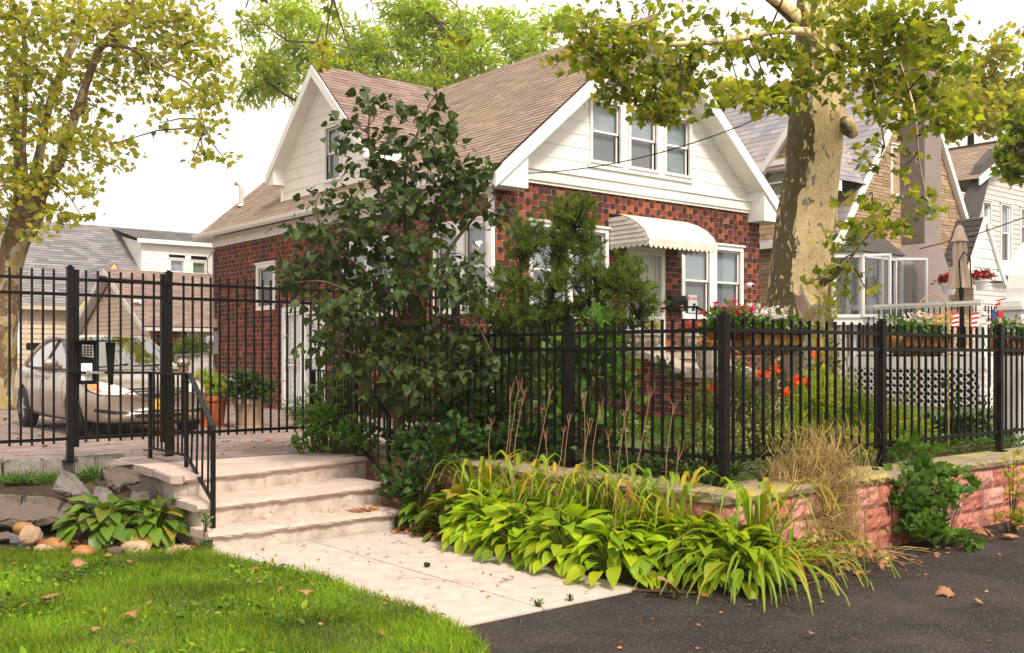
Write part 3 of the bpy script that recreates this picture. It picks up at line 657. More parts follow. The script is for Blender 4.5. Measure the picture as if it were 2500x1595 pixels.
# front rake boards, boxed returns, soffits
def rz_(x): return 4.10 + KR * (x - EX) if x < RX else 4.10 + KR * (2 * RX - EX - x)
mb = MB()
for sgn in (0, 1):
    f = (lambda x: x) if not sgn else (lambda x: 2 * RX - x)
    a, b = f(EX), f(RX)
    mb.prism([(a, 0, 4.06), (b, 0, RZ - .03), (b, 0, RZ - .30), (a, 0, 3.80)], (0, -.44, 0), (0, -.40, 0))
    mb.prism([(f(EX + .03), 0, 3.84), (f(EX + .03), 0, 4.02), (f(.36), 0, 4.50), (f(.36), 0, 3.84)], (0, -.398, 0), (0, .02, 0))
fas = mb.build('rake_board', M['whiteclean'], house, local=True)
mb = MB()
for sgn in (0, 1):
    f = (lambda x: x) if not sgn else (lambda x: 2 * RX - x)
    k = 0; x = .38
    while x < RX - .02:
        x1 = min(x + .115, RX); z_0, z_1 = rz_(x) - .27, rz_(x1) - .27
        mb.add([(f(x), -.40, z_0), (f(x1 - .006), -.40, z_1 - .01), (f(x1 - .006), .02, z_1 - .01), (f(x), .02, z_0), (f(x1), -.40, z_1 + .02), (f(x1), .02, z_1 + .02)], [(0, 1, 2, 3), (1, 4, 5, 2)]); x = x1
mb.add([(EX, 0, 3.97), (0, 0, 3.97), (0, y1r, 3.97), (EX, y1r, 3.97)], [(0, 1, 2, 3)])
for y in np.arange(.1, 11.2, .12): mb.box(EX, 0, y, y + .012, 3.962, 3.968)
mb.build('soffit', M['siding'], house, local=True)
mb = MB(); mb.box(-.05, -.008, 0, L_, 3.80, 3.968); mb.box(-.07, W + .05, -.05, -.005, 4.02, 4.07); mb.box(-.06, W + .04, -.075, -.006, 4.071, 4.24); mb.box(-.06, W + .04, -.10, -.006, 4.241, 4.27)
mb.build('frieze_board', M['white'], house, local=True)
# gutter and downspout
mb = MB(); y0g, y1g = -.38, 11.38
pr = [(EX - .005, 4.11), (EX - .005, 3.995), (EX - .07, 3.99), (EX - .115, 4.04), (EX - .125, 4.115), (EX - .112, 4.115), (EX - .10, 4.045), (EX - .065, 4.003), (EX - .015, 4.005), (EX - .015, 4.11)]
mb.prism([(x, 0, z) for x, z in pr], (0, y0g, 0), (0, y1g, 0)); mb.build('gutter', M['white'], house, local=True)
mb = MB(); mb.box(-.085, -.02, -.015, .075, .1, 3.72); mb.bar((-.052, .03, 3.70), (EX - .05, .03, 4.0), .075, .06); mb.build('downspout', M['whiteclean'], house, local=True)
# gable siding
gx = lambda z: (EX + (z + .22 - 4.10) / KR)
gh = [(2.13, 2.82, 4.58, 5.60), (3.08, 3.77, 4.58, 5.60), (4.02, 4.68, 4.58, 5.60)]
mb = MB(TF); poly = [(gx(4.27), 4.27), (2 * RX - gx(4.27), 4.27), (RX, RZ - .22)]
clapboard(mb, poly, .235, gh, .013); mb.build('gable_siding', M['siding'], house, local=True)
for i, h in enumerate(gh): window(house, TF, h[0] - .055, h[1] + .055, h[2] - .06, h[3] + .055, 1, .055, blind='blind', lower='curtain' if i < 2 else 'blind', proud=.05, sill=True)
mb = MB(TF); mb.box(2.04, 4.78, .03, .045, 4.44, 4.52); mb.build('apron_board', M['whiteclean'], house, local=True)
window(house, TF, .70, 2.53, 1.80, 3.39, 2, .075, .12)
window(house, TF, 4.46, 6.30, 1.86, 3.32, 2, .09, .21, lower='curtain')
window(house, TS, .13, 1.70, 1.86, 3.40, 2, .08, .20, lower='curtain')
window(house, TS, 2.94, 4.82, 1.86, 3.34, 2, .08, .20)
window(house, TS, 7.77, 8.71, 2.18, 3.22, 1, .09, lower='blinddark', sill=False)
# glass block window at the foot of the side wall
mb = MB(TS); mb.box(9.55, 10.24, -.03, .004, .1, .71, 0)
for i in range(4):
    for j in range(3): mb.box(9.58 + i * .165, 9.58 + i * .165 + .14, .004, .02, .13 + j * .195, .13 + j * .195 + .165, 1)
mb.build('glass_block_window', [M['mortar'], M['blind']], house, local=True)
# front door: inner door, security storm door with bars
dr = MB(TF); dr.box(3.0, 3.07, -.10, .03, 1.2, 3.14); dr.box(3.93, 4.0, -.10, .03, 1.2, 3.14); dr.box(3.07, 3.93, -.10, .03, 3.05, 3.14); dr.box(3.0, 4.0, -.11, -.10, 1.2, 3.14)
fd = dr.build('front_door', M['doorwhite'], house, local=True)
mb = MB(TF); arc = [(3.5 + .17 * math.cos(t), -.095, 2.7 + .17 * math.sin(t)) for t in np.linspace(0, PI, 9)]; mb.tube(arc, .014, 4); mb.bar((3.67, -.095, 2.7), (3.67, -.095, 1.9), .02); mb.bar((3.33, -.095, 2.7), (3.33, -.095, 1.9), .02); mb.build('fanlight_trim', M['blinddark'], fd, local=True)
def scroll(mb, c, r, d=1, T=None, n=12, turns=1.3, w=.008):
    pts = []
    for i in range(n + 1):
        t = i / n; a = t * turns * 2 * PI; q = r * (1 - .75 * t); pts.append((c[0] + d * q * math.cos(a), c[1], c[2] + q * math.sin(a)))
    for i in range(n): mb.bar(Vector(T(*pts[i])) if False else pts[i], pts[i + 1], w)
def grille(T, a0, a1, z0, z1, parent, mid, bars, proud=.03):
    mb = MB(); q = lambda a, z, o=proud: Vector(T(a, o, z))
    def bb(a, z, b, y, w_=.012): mb.bar(q(a, z), q(b, y), w_)
    for x in (a0 + .02, a1 - .02): bb(x, z0, x, z1, .045)
    for z in (z0 + .03, z1 - .03, mid, mid - .16): bb(a0 + .04, z, a1 - .04, z, .035)
    xs = np.linspace(a0 + .04, a1 - .04, bars + 2)[1:-1]
    for x in xs:
        bb(x, mid, x, z1 - .03); bb(x, z0 + .03, x, mid - .16)
    def sc(a, z, r, d=1):
        pts = [(a + d * r * (1 - .75 * i / 9) * math.cos(i / 9 * 8), z + r * (1 - .75 * i / 9) * math.sin(i / 9 * 8)) for i in range(10)]
        for i in range(9): bb(pts[i][0], pts[i][1], pts[i + 1][0], pts[i + 1][1], .011)
    n = max(2, int((a1 - a0) / .16))
    for i in range(n): sc(a0 + .1 + i * (a1 - a0 - .2) / (n - 1), mid - .08, .05, 1 if i % 2 else -1)
    cx = (a0 + a1) / 2
    for zc in (mid + (z1 - mid) * .35, mid + (z1 - mid) * .6, z0 + (mid - z0) * .45):
        for dz in (-.12, 0, .12):
            sc(cx - .05, zc + dz, .045, -1); sc(cx + .05, zc + dz, .045, 1)
    return mb.build('security_grille', M['whiteclean'], parent, local=True)
grille(TF, 3.07, 3.93, 1.22, 3.05, fd, 2.02, 6)
for z, nm in ((1.98, 'door_knob'), (1.80, 'deadbolt')):
    mb = MB(TF); mb.tube([(3.86, .04, z), (3.86, .075, z), (3.86, .10, z), (3.86, .12, z)], [.016, .014, .032, .02], 10); mb.build(nm, M['brass'], fd, local=True)
# side entrance: pair of white security doors
dr = MB(TS)
for a, b in ((7.33, 7.42), (5.52, 5.60), (6.41, 6.50)): dr.box(a, b, -.08, .04, .02, 2.2)
dr.box(5.60, 7.33, -.08, .04, 2.10, 2.2); dr.box(5.5, 7.44, -.115, -.10, .02, 2.2); sdr = dr.build('side_door', M['doorwhite'], house, local=True)
for a, b in ((6.52, 7.31), (5.62, 6.39)):
    grille(TS, a, b, .06, 2.08, sdr, 1.12, 6)
for z, nm in ((1.16, 'deadbolt'), (1.0, 'door_knob')):
    mb = MB(TS); mb.tube([(6.60, .04, z), (6.60, .09, z), (6.60, .11, z)], [.014, .03, .02], 8); mb.build(nm, M['brass'], sdr, local=True)
# awning
prof = [(0, 3.66), (.25, 3.63), (.5, 3.54), (.72, 3.42), (.88, 3.28), (.96, 3.14)]
fine = []
for i in range(len(prof) - 1):
    for k in range(3): fine.append(tuple(np.array(prof[i]) * (1 - k / 3) + np.array(prof[i + 1]) * k / 3))
fine.append(prof[-1]); a0, a1 = 2.56, 4.36
mb = MB(TF); n = 30
for i in range(len(fine) - 1):
    (o0, z0), (o1, z1) = fine[i], fine[i + 1]; dz = .014
    mb.add([(a0, o0 + .0, z0 + dz), (a1, o0, z0 + dz), (a1, o1, z1 + dz), (a0, o1, z1 + dz), (a0, o1, z1), (a1, o1, z1)], [(0, 1, 2, 3), (3, 2, 5, 4)])
mb.add([(a0, o, z) for o, z in fine] + [(a1, o, z) for o, z in fine], [(i, i + 1, i + 1 + len(fine), i + len(fine)) for i in range(len(fine) - 1)])
aw = mb.build('awning', M['metalroof'], house, local=True)
mb = MB(TF)
def scal(p0, p1, k, ztop, dep, sag):
    pts = []
    for i in range(k * 6 + 1):
        t = i / (k * 6); pts.append((p0[0] + (p1[0] - p0[0]) * t, p0[1] + (p1[1] - p0[1]) * t, dep - sag * math.sin(PI * (t * k % 1)) ** 1))
    n = len(pts); mb.add([(x, o, ztop) for x, o, z in pts] + pts, [(i, i + 1, n + i + 1, n + i) for i in range(n - 1)])
scal((a0, .965), (a1, .965), 15, 3.16, 3.05, .05); scal((a0, 0), (a0, .965), 7, 3.12, 3.07, .04); scal((a1, 0), (a1, .965), 7, 3.12, 3.07, .04)
mb.build('valance', M['metalroof'], aw, local=True)
for a in (a0, a1):
    mb = MB(TF); z = 3.12
    while z < 3.6:
        def ow(zz):
            for (o0, z0), (o1, z1) in zip(fine[:-1], fine[1:]):
                if z1 <= zz <= z0: return o0 + (o1 - o0) * (z0 - zz) / max(z0 - z1, 1e-6)
            return .96 if zz < 3.2 else 0
        d = .012 if a == a0 else -.012
        mb.add([(a - d, 0, z), (a - d, ow(z), z), (a, ow(z + .075), z + .075), (a, 0, z + .075)], [(0, 1, 2, 3)]); z += .08
    mb.build('side_panel', M['metalroof'], aw, local=True)
# side dormer
DX, DY, DZ, DH, DM = -.02, 6.08, 7.20, 2.12, .955
mainx = lambda z: EX + (z - 4.10) / KR
mb = MB(); LD = DH * math.sqrt(1 + DM * DM)
for sg in (1, -1):
    s = Vector((0, -sg, DM)).normalized(); xe = mainx(DZ - DH * DM)
    shingles(mb, (DX, DY + sg * DH, DZ - DH * DM), (1, 0, 0), s, [(0, 0), (xe - DX + .05, 0), (mainx(DZ) - DX + .05, LD), (0, LD)], .118, .30, .014)
dorm = mb.build('dormer_roof', M['roofred'], house, local=True)
FX = .25
mb = MB(TS); hw = DH - .28; zb = 4.10 + KR * (FX - EX) - .05; zt_ = DZ - .16
poly = [(DY - hw, zb), (DY + hw, zb), (DY + hw, DZ - DM * hw - .16), (DY, zt_), (DY - hw, DZ - DM * hw - .16)]
TD = lambda a, o, z: (FX - o, a, z)
mb.T = TD; dh = [(5.36, 5.96, 4.80, 5.86)]
clapboard(mb, poly, .235, dh, .013); mb.box(DY + hw - .0, DY + hw + .05, -.02, .04, zb, DZ - DM * hw - .16); mb.box(DY - hw - .05, DY - hw, -.02, .04, zb, DZ - DM * hw - .16)
mb.T = None
for sg in (1, -1):
    y = DY + sg * hw; zt2 = DZ - DM * hw - .12; xe = mainx(zt2)
    mb.add([(FX, y, zb), (FX, y, zt2), (xe, y, zt2)], [(0, 1, 2)])
mb.build('dormer_siding', M['siding'], house, local=True)
window(house, TD, 5.30, 6.02, 4.74, 5.92, 1, .06, blind='blind', lower='curtain', proud=.05)
mb = MB()
for sg in (1, -1):
    ye = DY + sg * DH; ze = DZ - DH * DM
    mb.prism([(0, ye, ze - .03), (0, DY, DZ - .03), (0, DY, DZ - .26), (0, ye, ze - .22)], (DX - .035, 0, 0), (DX, 0, 0))
    mb.prism([(0, ye - sg * .02, ze - .05), (0, ye - sg * .34, ze + .25), (0, ye - sg * .34, ze - .24), (0, ye - sg * .02, ze - .24)], (DX + .001, 0, 0), (FX + .02, 0, 0))
    mb.prism([(0, ye, ze - .02), (0, ye, ze - .22), (0, ye - sg * .03, ze - .22), (0, ye - sg * .03, ze - .02)], (DX + .001, 0, 0), (mainx(ze - .1), 0, 0))
mb.build('dormer_fascia', M['whiteclean'], house, local=True)
mb = MB()
for sg in (1, -1):
    t = DH - .34
    while t > .02:
        t1 = max(t - .12, 0); p = lambda q: DZ - DM * q - .22
        mb.add([(DX, DY + sg * t, p(t)), (DX, DY + sg * (t1 + .008), p(t1) - .01), (FX, DY + sg * (t1 + .008), p(t1) - .01), (FX, DY + sg * t, p(t)), (DX, DY + sg * t1, p(t1) + .02), (FX, DY + sg * t1, p(t1) + .02)], [(0, 1, 2, 3), (1, 4, 5, 2)]); t = t1
mb.build('dormer_soffit', M['siding'], house, local=True)
# roof vent
mb = MB(); vx, vy = .55, 10.75; vz = 4.10 + KR * (vx - EX)
mb.tube([(vx, vy, vz - .05), (vx, vy, vz + .42), (vx - .01, vy + .04, vz + .52), (vx - .03, vy + .13, vz + .58), (vx - .04, vy + .22, vz + .57)], [.055, .055, .058, .058, .06], 10); mb.lathe([(.13, -.02), (.06, .05)], (vx, vy, vz), 12)
mb.build('vent_pipe', M['paleside'], house, local=True)
# wall camera, corner lamp, service conduit
mb = MB(TF); mb.tube([(6.50, .0, 2.57), (6.50, .06, 2.57), (6.50, .10, 2.56)], [.065, .06, .05], 14, 0); mb.tube([(6.50, .101, 2.56), (6.50, .112, 2.56)], [.035, .034], 12, 1)
mb.build('wall_camera', [M['whiteclean'], M['black']], house, local=True)
mb = MB(); mb.tube([(-.09, .25, 3.0), (-.18, .22, 2.97), (-.26, .18, 2.9)], [.03, .05, .065], 10); mb.build('corner_lamp', M['whiteclean'], house, local=True)
mb = MB(TS); mb.bar((11.02, .04, 0), (11.02, .04, 3.7), .05); mb.tube([(11.05, .05, 3.7), (11.2, .12, 3.55), (11.24, .12, 3.2), (11.1, .06, 3.1)], .012, 5)
mb.build('service_conduit', M['curbstone'], house, local=True)
mb = MB(TS); mb.box(10.78, 10.98, .03, .14, 1.2, 1.75, 0); mb.tube([(10.88, .14, 1.55), (10.88, .27, 1.55)], [.10, .095], 14, 1); mb.box(10.80, 10.94, .03, .10, 1.85, 2.05, 2)
mb.build('electric_meter', [M['curbstone'], M['blind'], M['beigepot']], house, local=True)
# mailbox (hangs on the wall by the door)
def hw_(x, y, z): return H + U * x + V * y + Z * z
mroot = empty('mailbox', hw_(4.25, 0, 1.98), ANG, 'black wall mailbox with a small gilt bird emblem beside the front door', 'mailbox')
mb = MB(); mb.prism([(0, -.03, 0), (0, -.17, .02), (0, -.18, .20), (0, -.12, .29), (0, -.03, .31)], (-.19, 0, 0), (.19, 0, 0)); mb.tube([(-.1, -.1, 0), (-.1, -.12, -.05), (-.1, -.15, -.04)], .007, 5); mb.tube([(.1, -.1, 0), (.1, -.12, -.05), (.1, -.15, -.04)], .007, 5)
mb.build('box', M['rustblack'], mroot, local=True, bevel=.008)
mb = MB(); mb.prism([(-.205, -.19, .195), (.205, -.19, .195), (.205, -.125, .30), (-.205, -.125, .30)], (0, 0, 0), (0, .012, .006)); mb.build('lid', M['black'], mroot, local=True, bevel=.004)
mb = MB(); wing = [(0, .13), (.012, .14), (.016, .125), (.045, .12), (.055, .07), (.04, .05), (.03, .075), (.018, .055), (.02, .035), (0, .03)]
mb.prism([(.04 + x, -.183, z - .01) for x, z in wing] + [(.04 - x, -.183, z - .01) for x, z in wing[-2:0:-1]], (0, 0, 0), (0, -.005, 0)); mb.build('emblem', M['brass'], mroot, local=True)
# warning sign inside the right window
sroot = empty('warning_sign', hw_(4.83, .02, 1.98), ANG, 'small pale BEWARE sign with red lettering standing in the front window', 'sign')
mb = MB(); mb.box(-.13, .13, 0, .006, 0, .34); mb.build('board', M['blind'], sroot, local=True)
fc = bpy.data.curves.new('lettering', 'FONT'); fc.body = 'BEWARE'; fc.size = .082; fc.align_x = 'CENTER'; fc.extrude = .001
fo = bpy.data.objects.new('lettering', fc); COL.objects.link(fo)
dg = bpy.context.evaluated_depsgraph_get(); me = bpy.data.meshes.new_from_object(fo.evaluated_get(dg)); bpy.data.objects.remove(fo)
me.transform(Matrix.Translation((0, -.004, .245)) @ Matrix.Rotation(PI / 2, 4, 'X')); me.materials.clear(); lo = finish(me, 'lettering', [simple('sign_red', (.6, .05, .03), .5, 0)], sroot, False)
mb = MB(); mb.prism([(-.05, -.003, .05), (-.01, -.003, .09), (.0, -.003, .16), (.05, -.003, .19), (.09, -.003, .16), (.05, -.003, .14), (.06, -.003, .06), (.02, -.003, .03)], (0, 0, 0), (0, -.002, 0)); mb.build('dog_figure', M['black'], sroot, local=True)

# ================================================================ FRONT STOOP
st = empty('front_stoop', hw_(0, 0, 0), ANG, 'brick front stoop with concrete slab and sloping stone cheek caps', 'stoop')
mb = MB(); SX0, SX1 = 2.30, 4.02
def cheek(x0, x1):
    # brick cheek wall following porch, slope, pier
    side = [(0, -.1), (2.55, -.1), (2.55, .80), (2.05, .80), (1.15, 1.10), (0, 1.10)]
    mb.prism([(x0 + .02, -a, z) for a, z in side], (0, 0, 0), (x1 - x0 - .04, 0, 0), 0)
    for T, A in ((lambda a, o, z: (x0 + .02 - o, -a, z), 2.55), (lambda a, o, z: (x1 - .02 + o, -a, z), 2.55)):
        mb.T = T; courses(mb, [(0, -.08), (A, -.08), (A, .80), (2.05, .80), (1.15, 1.09), (0, 1.09)], [], lambda r: .1045, .013, lambda r: ((L, s + 1, p) for L, s, p in brickpat(r)), 0); mb.T = None
    mb.T = lambda a, o, z: (a, -2.55 - o, z); courses(mb, [(x0 + .01, -.08), (x1 - .01, -.08), (x1 - .01, .8), (x0 + .01, .8)], [], lambda r: .1045, .013, lambda r: ((L, s + 1, p) for L, s, p in brickpat(r)), 0); mb.T = None
cheek(SX0, SX0 + .36); cheek(SX1 - .36, SX1)
mb.box(SX0 + .34, SX1 - .34, -1.15, 0, -.1, 1.09, 0)
mb.build('brickwork', [M['mortar'], M['brick'], M['header']], st, local=True)
mb = MB()
mb.box(SX0 - .05, SX1 + .05, -1.2, -.02, 1.10, 1.215)
for x0 in (SX0, SX1 - .36):
    mb.prism([(x0 - .05, -1.202, 1.10), (x0 - .05, -1.202, 1.21), (x0 - .05, -2.03, .91), (x0 - .05, -2.03, .80)], (0, 0, 0), (.46, 0, 0)); mb.box(x0 - .05, x0 + .41, -2.62, -2.032, .80, .905)
mb.build('cap_slab', M['urn'], st, local=True, bevel=.008)
mb = MB()
for i in range(6): mb.box(SX0 + .38, SX1 - .38, -1.15 - .26 * (i + 1), -1.15 - .26 * i, -.1, 1.02 - .17 * i)
mb.build('step', M['riser'], st, local=True)
hr = empty('stoop_railing', hw_(3.86, -2.2, .9), ANG, 'thin black iron stair railing going down beside the brick stoop', 'railing')
mb = MB(); P0, P1 = hw_(3.86, -.9, 2.03), hw_(3.86, -2.6, 1.1); mb.bar(P0, P1, .035); mb.bar(P0, hw_(3.86, -.9, 1.22), .03); mb.bar(P1, hw_(3.86, -2.6, .9), .03); mb.bar(hw_(3.86, -.9, 2.03), hw_(3.86, -.05, 2.03), .035)
mb.build('rail', M['black'], hr)
mb = MB()
for i in range(1, 7): a = P0.lerp(P1, i / 7); mb.bar(a, Vector((a.x, a.y, max(a.z - .55, H.z + 1.0))), .014)
mb.build('baluster', M['black'], hr)
# ================================================================ STONE STEPS, RETAINING WALLS, CURB, ROCKS
sb = uv(0, 0)
su0, su1 = 3.33, 5.24
steps = empty('stone_steps', uv(4.3, 8.6, 0), ANG, 'three weathered sandstone steps with pale concrete risers up to the driveway', 'steps')
EL = [(G(509, 1303, .183), G(980, 1245, .183)), (G(482, 1235, .366), G(945, 1180, .366)), (G(451, 1164, .55), G(905, 1115, .55))]
EZs = [.183, .366, .55]; BKV = V * 1.0
def rough_slab(mb, L_, R__, dl_, dr_, z0, z1, seed, mi=0, n=34):
    """slab with a chipped hand dressed front edge running from L_ to R__; dl_, dr_ are its depths at each end"""
    rs = random.Random(seed); P = lambda t, b, z: Vector((L_.x + (R__.x - L_.x) * t + V.x * b, L_.y + (R__.y - L_.y) * t + V.y * b, z)); rows = [[], [], [], [], [], []]
    for i in range(n + 1):
        t = i / n; dd = dl_ + (dr_ - dl_) * t; j = rs.uniform(-.006, .006)
        for r, (b, z) in enumerate(((dd, z1), (j + .008, z1), (j * .5 - .008, (z0 + z1) / 2 + rs.uniform(-.004, .004)), (rs.uniform(-.006, .014), z0 + .012), (.035, z0), (dd, z0))): rows[r].append(P(t, b, z))
    vs = [p for r in rows for p in r]; fs = [(r * (n + 1) + i, r * (n + 1) + i + 1, (r + 1) * (n + 1) + i + 1, (r + 1) * (n + 1) + i) for r in range(5) for i in range(n)] + [tuple(r * (n + 1) + e for r in range(6)) for e in (0, n)]
    mb.add(vs, fs, mi)
for k in range(3):
    Lp, Rp = EL[k]; z = EZs[k]; zb = 0 if k == 0 else EZs[k - 1]
    if k < 2: Ln, Rn = EL[k + 1]; dl2, dr2 = (Ln - Lp).dot(V) + .06, (Rn - Rp).dot(V) + .06
    else: dl2, dr2 = 1.9, 1.25
    mb = MB(); rough_slab(mb, Lp, Rp, dl2, dr2, z - .062, z, 5 + k); mb.build('tread', M['tread'], steps)
    e = (Rp - Lp).normalized(); a = Lp + e * .05 + V * .035; b = Rp - e * .05 + V * .035; n = 26; fr = [a.lerp(b, i / n) + V * random.uniform(-.006, .004) for i in range(n + 1)]; bb = [b + V * (dr2 - .08), a + V * (dl2 - .08)]
    mb = MB(); mb.prism([(p.x, p.y, 0) for p in fr + bb], (0, 0, -.02), (0, 0, z - .0615)); mb.build('riser', M['riser'], steps)
# left flank: coping slab edge and weathered side wall
mb = MB()
q0, q1 = uv(su0 - .10, 8.68, .55), G(305, 1116, .55)
c0 = EL[2][0]; mb.prism([c0 + V * .02 - U * .002, c0 + V * .10 - U * .09, q1 + Vector((-.03, 0, -.004)), q1 + Vector((.25, .2, -.004)), c0 + V * 1.85 + U * .02, ], (0, 0, -.075), (0, 0, .003)); mb.build('coping', M['tread'], steps, bevel=.01)
mb = MB(); f0 = Vector((EL[0][0].x, EL[0][0].y, 0)) + U * .06 + V * .04; c2 = Vector((c0.x, c0.y, 0)); mb.prism([f0, c2 + V * .12 - U * .05, q1 + Vector((.06, 0, -.55)), q1 + Vector((.3, .2, -.55)), c2 + V * 1.2 + U * .3, f0 + U * .1], (0, 0, -.02), (0, 0, .115))
mb.prism([c2 + V * .06 + U * .03, c2 + V * .14 - U * .04, q1 + Vector((.08, 0.02, -.55)), q1 + Vector((.3, .2, -.55)), c2 + V * 1.2 + U * .3, c2 + V * .06 + U * .3], (0, 0, .116), (0, 0, .474))
mb.build('flank_wall', M['riser'], steps)
# handrails
def handrail(lbl, posts, path, low, side):
    root = empty('handrail', posts[1][0], ANG, lbl, 'handrail')
    for p, zt2 in posts:
        mb = MB(); mb.post(p, .034, zt2 - p.z); mb.build('post', M['rustblack'], root)
    mb = MB()
    for a, b in zip(path[:-1], path[1:]): mb.bar(a, b, .042, .022)
    e = path[-1]; d = (path[-1] - path[-2]).normalized(); cc = [e, e + d * .04 + Vector((0, 0, -.02)), e + d * .035 + Vector((0, 0, -.06)), e + d * .0 + Vector((0, 0, -.07)), e - d * .02 + Vector((0, 0, -.05))]
    mb.tube(cc, .016, 6); mb.build('top_rail', M['black'], root)
    mb = MB()
    for a, b in zip(low[:-1], low[1:]): mb.bar(a, b, .03, .02)
    mb.build('bottom_rail', M['rustblack'], root)
    # balusters every 11 cm between the two rails, measured along the rail's own run
    def at(pts, s):
        for a, b in zip(pts[:-1], pts[1:]):
            l = (Vector((b.x, b.y)) - Vector((a.x, a.y))).length
            if s <= l: return a.lerp(b, s / l)
            s -= l
        return None
    tl = sum((Vector((b.x, b.y)) - Vector((a.x, a.y))).length for a, b in zip(low[:-1], low[1:])); off = (Vector((low[0].x, low[0].y)) - Vector((path[side].x, path[side].y))).length
    s = .11
    while s < tl - .05:
        a = at(low, s); b = at(path[side:], s + off)
        if a and b:
            mb = MB(); mb.bar(a, b, .016); mb.build('baluster', M['rustblack'], root)
        s += .115 if s < (low[1] - low[0]).length - .1 else .29
    return root
pA, pB, pC = G(367, 1120, .55), G(455, 1141, .55), G(520, 1290, .183)
zr = 1.43
path = [Vector((-4.37 + .03, 10.08, zr + .01)), Vector((pA.x, pA.y, zr)), Vector((pB.x, pB.y, zr)), D(464, 914, pB.y - .04), Vector((pC.x, pC.y, 1.02))]
low = [Vector((pA.x, pA.y, .66)), Vector((pB.x, pB.y, .66)), Vector((pC.x, pC.y, .40))]
handrail('black iron handrail on the near left side of the stone steps', [(pA, zr), (pB, zr), (pC, 1.01)], path, low, 1)
rA, rB, rC = G(763, 1081, .55), G(869, 1109, .55), G(949, 1228, .183)
path = [Vector((rA.x, rA.y, zr)), Vector((rB.x, rB.y, zr)), Vector((rC.x, rC.y, 1.02))]
low = [Vector((rA.x, rA.y, .68)), Vector((rB.x, rB.y, .68)), Vector((rC.x, rC.y, .40))]
handrail('black iron handrail half hidden in leaves on the far right side of the steps', [(rA, zr), (rB, zr), (rC, 1.01)], path, low, 0)
# pink retaining wall, split faced block, stone cap
rw = empty('retaining_wall', uv(CU, CV, 0), ANG, 'low wall of pink split faced block with mossy stone cap around the garden', 'wall')
mb = MB()
def blockpat(row):
    yield .001 + (row % 2) * .2, 0, .0
    while True: yield .40, 0, random.uniform(.0, .012)
TRt = lambda a, o, z: tuple(uv(CU + a, CV - o, z)); TLt = lambda a, o, z: tuple(uv(CU - o, CV + a, z))
for T, A in ((TRt, 18), (TLt, wl - CV)):
    mb.T = T; mb.add([(0, 0, -.05), (A, 0, -.05), (A, 0, .545), (0, 0, .545)], [(0, 1, 2, 3)], 0)
    for row in range(3):
        z0 = -.03 + row * .192; z1 = z0 + .180; a = -.022 if row != 1 else -.022
        while a < A:
            b = min(a + (.40 if (a > 0 or row != 1) else .20) - .012, A); nx, nz_ = 9, 5; vs = []
            for j in range(nz_ + 1):
                for i in range(nx + 1):
                    ed = i in (0, nx) or j in (0, nz_); vs.append((a + (b - a) * i / nx, .012 + (0 if ed else random.uniform(.008, .034)), z0 + (z1 - z0) * j / nz_))
            k_ = len(vs); vs += [(a, -.01, z0), (b, -.01, z0), (b, -.01, z1), (a, -.01, z1)]; c0, c1, c2, c3 = 0, nx, (nx + 1) * (nz_ + 1) - 1, (nx + 1) * nz_
            mb.add(vs, [(j * (nx + 1) + i, j * (nx + 1) + i + 1, (j + 1) * (nx + 1) + i + 1, (j + 1) * (nx + 1) + i) for j in range(nz_) for i in range(nx)] + [(k_, k_ + 1, c1) + tuple(range(nx - 1, -1, -1)), (k_ + 3, k_ + 2, c2) + tuple(c2 - i for i in range(1, nx + 1)), (k_, k_ + 3) + tuple((nx + 1) * j for j in range(nz_, -1, -1)), (k_ + 1, k_ + 2) + tuple((nx + 1) * j + nx for j in range(nz_, -1, -1))], 1)
            a = b + .012
mb.T = None
for row in range(3):
    for a_, b_ in ((5.40, 5.74),) if row % 2 else ((5.40, 5.55), (5.56, 5.74)):
        P4 = [uv(a_, 9.33), uv(b_, 9.33), uv(b_, 9.36), uv(a_, 9.36)]; z0 = -.03 + row * .192; mb.prism([(p.x, p.y, 0) for p in P4], (0, 0, z0), (0, 0, z0 + .18), 1)
blk = mb.build('block_face', [M['pinkjoint'], M['pink']], rw)
# rough up the split faces
mb = MB(); n = 0
def cap_piece(T, a, b, seed):
    rs = random.Random(seed); k = max(4, int((b - a) / .08)); vs = []; rows = []
    for (o, z) in ((-.42, .62), (.045, .622), (.062, .595), (.052, .558), (.03, .548), (-.42, .548)):
        rows.append([T(a + (b - a) * i / k, o + (rs.uniform(-.012, .012) if o > 0 else 0), z + (rs.uniform(-.004, .004) if 0 < o < .06 else 0)) for i in range(k + 1)])
    vs = [p for r in rows for p in r]; R_ = len(rows); fs = [(r * (k + 1) + i, r * (k + 1) + i + 1, ((r + 1) % R_) * (k + 1) + i + 1, ((r + 1) % R_) * (k + 1) + i) for r in range(R_) for i in range(k)]
    fs += [tuple(r * (k + 1) + e for r in range(R_)) for e in (0, k)]
    return vs, fs
for T, A, s0 in ((TRt, 18, -.045), (TLt, wl - CV, -.04)):
    a = s0; i = 0
    while a < A:
        b = min(a + random.uniform(.8, 1.2), A)
        mb = MB(); vs, fs = cap_piece(T, a + .0, b - .006, i * 3 + int(A)); mb.add(vs, fs); mb.build('cap_stone', M['cap'], rw); a = b; i += 1
mb = MB(); mb.prism([uv(5.66, 9.27), uv(5.74, 9.27), uv(5.74, 9.62), uv(5.66, 9.62)], (0, 0, .552), (0, 0, .615)); mb.build('cap_stone', M['cap'], rw, bevel=.012)
